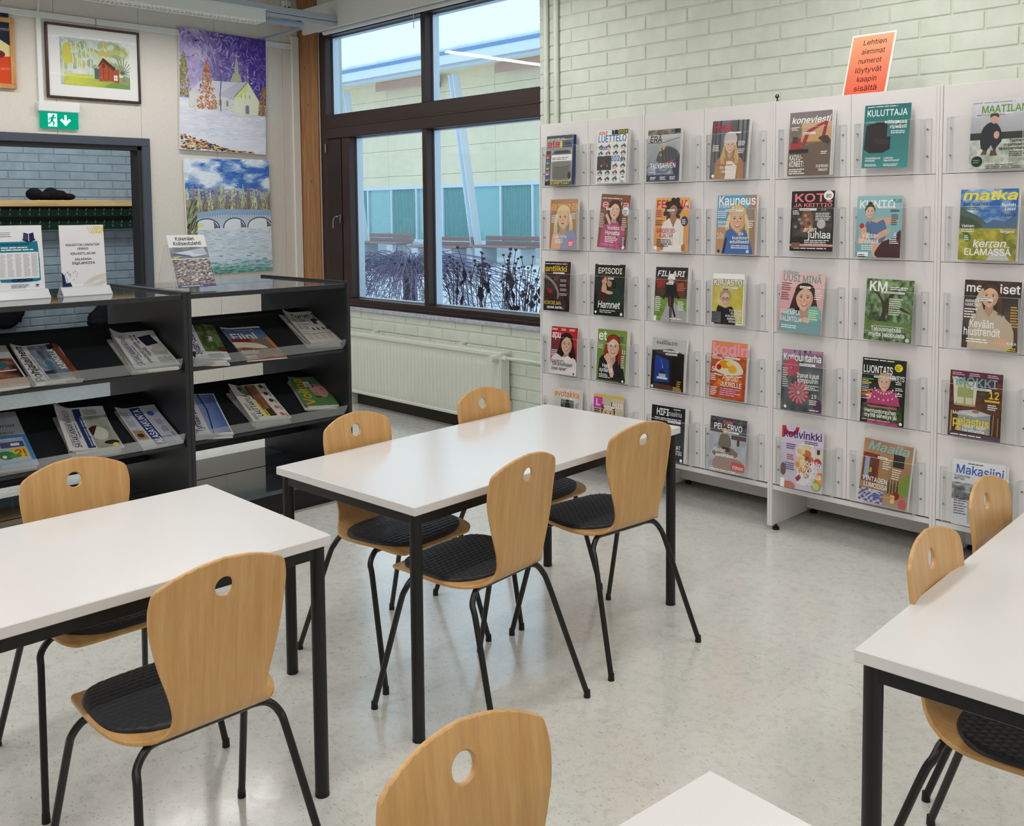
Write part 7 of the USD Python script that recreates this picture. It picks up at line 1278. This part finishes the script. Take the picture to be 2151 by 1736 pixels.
for k, (x, y, l) in enumerate(((-19.6, 14.6, 'brown slatted bench left of the window mullion, outside'), (-17.3, 14.5, 'brown slatted bench just right of the window mullion, outside'), (-15.2, 14.6, 'brown slatted bench outside, nearest the magazine rack'), (-21.7, 14.7, 'brown slatted bench farthest left in the snowy yard'))): park_bench(l, x, y)
# weeping tree
wt = thing('weeping_tree', 'leafless weeping tree with drooping twigs outside the left window pane', 'tree', (-8.86, 6.98, ground_z(-8.86, 6.98) - .05))
obj('trunk', tube(smoothpath([(0, 0, -.1), (.01, 0, .3), (-.01, .01, .45), (0, 0, .66)], 4), .08, 10), M['bark'], wt, smooth=60)
rt = random.Random(11); br = []
for k in range(240):
    an = rt.uniform(0, 2 * PI); R = rt.uniform(.5, 2.0); z0 = .50 + rt.uniform(0, .16); pk = rt.uniform(.02, .16); drop = rt.uniform(.3, .85)
    c, s = math.cos(an), math.sin(an); w = rt.uniform(-.25, .25)
    p = [(c * .03, s * .03, z0), (c * R * .35 - s * w * .3, s * R * .35 + c * w * .3, z0 + pk), (c * R * .7 - s * w, s * R * .7 + c * w, z0 + pk * .4 - drop * .2), (c * R * .95 - s * w * 1.4, s * R * .95 + c * w * 1.4, z0 - drop * .65), (c * R - s * w * 1.5, s * R + c * w * 1.5, max(z0 - drop, .04))]
    p = [p[0]] + [tuple(np.array(e) + [rt.uniform(-.07, .07), rt.uniform(-.07, .07), rt.uniform(-.05, .05)]) for e in p[1:]]
    q = smoothpath(p, 4); q[2:] += np.array([[rt.uniform(-.012, .012) for _ in range(3)] for _ in range(len(q) - 2)]); br.append(tube(q, np.linspace(.0055, .0019, len(q)), 4, cap=False))
    for j in range(3):
        b = q[rt.randrange(4, len(q) - 3)]; e = b + np.array([rt.uniform(-.35, .35), rt.uniform(-.35, .35), rt.uniform(-.35, .08)]); e[2] = max(e[2], .03)
        br.append(tube([b, (b + e) / 2 + (0, 0, .03), e], [.0032, .0026, .002], 4, cap=False))
obj('twigs', cat_(br), M['twig'], wt, kind='stuff')
# dried perennials right outside the glass
rp = random.Random(4)
def dry_plant(label, x, y, h, n, clump):
    t = thing('dried_plant', label, 'plant', (x, y, ground_z(x, y) - .12), 0, 'dried perennials outside the window'); st, hd_, lf = [], [], []
    for k in range(n):
        dx, dy = rp.uniform(-.10, .10), rp.uniform(-.1, .1); hh = h * rp.uniform(.72, 1.0); tip = np.array([dx * 2.2 + rp.uniform(-.06, .06), dy * 2, hh])
        q = smoothpath([(dx * .4, dy * .4, 0), (dx, dy, hh * .4), (dx * 1.5 + rp.uniform(-.03, .03), dy * 1.6, hh * .75), tip], 4); st.append(tube(q, np.linspace(.0048, .0026, len(q)), 5, cap=False))
        for j in range(rp.randint(1, 3)):
            tp = tip if j == 0 else q[-4] + np.array([rp.uniform(-.09, .09), rp.uniform(-.05, .05), rp.uniform(.0, .12)])
            if j: st.append(tube([q[-5], (q[-5] + tp) / 2 + (0, 0, -.01), tp], .003, 4, cap=False))
            s = trimesh.creation.icosphere(1, rp.uniform(.011, .017)); s.apply_scale((1, 1, .8)); s.apply_translation(tp); hd_.append(s)
        if k % 2 == 0:
            for j in range(clump):
                b = q[rp.randrange(3, 10)]; o = np.array([rp.uniform(-.05, .05), rp.uniform(-.03, .03), -rp.uniform(.06, .16)]); wv = np.array([.03, .01, 0]) * rp.uniform(.6, 1.4)
                v = np.array([b, b + o * .5 + wv, b + o, b + o * .5 - wv * .7, b + o * .55 + (0, .012, 0)]); lf.append(trimesh.Trimesh(v, [(0, 1, 4), (1, 2, 4), (2, 3, 4), (3, 0, 4), (0, 4, 1), (1, 4, 2), (2, 4, 3), (3, 4, 0)], process=False))
    obj('stems', cat_(st), M['dry'], t, kind='stuff'); obj('seed_heads', cat_(hd_), M['dry'], t, kind='stuff')
    if lf: obj('withered_leaves', cat_(lf), M['dry'], t, kind='stuff')
for k, (x, y, h, n, c, l) in enumerate(((-6.62, 5.75, 0.86, 10, 2, 'dark dried perennial outside, leftmost of the clump'), (-6.35, 5.8, 0.92, 9, 2, 'dried perennial outside, second from the left of the clump'), (-6.05, 5.7, 0.93, 9, 2, 'dried perennial outside, in the middle of the clump'), (-5.82, 5.8, 0.90, 7, 3, 'dried perennial outside with hanging leaves, second from the rack'), (-5.55, 5.65, 0.84, 9, 2, 'dried perennial outside, closest to the magazine rack'), (-6.45, 6.3, 0.86, 6, 1, 'thin dried perennial standing farther out behind the clump'))): dry_plant(l, x, y, h, n, c)
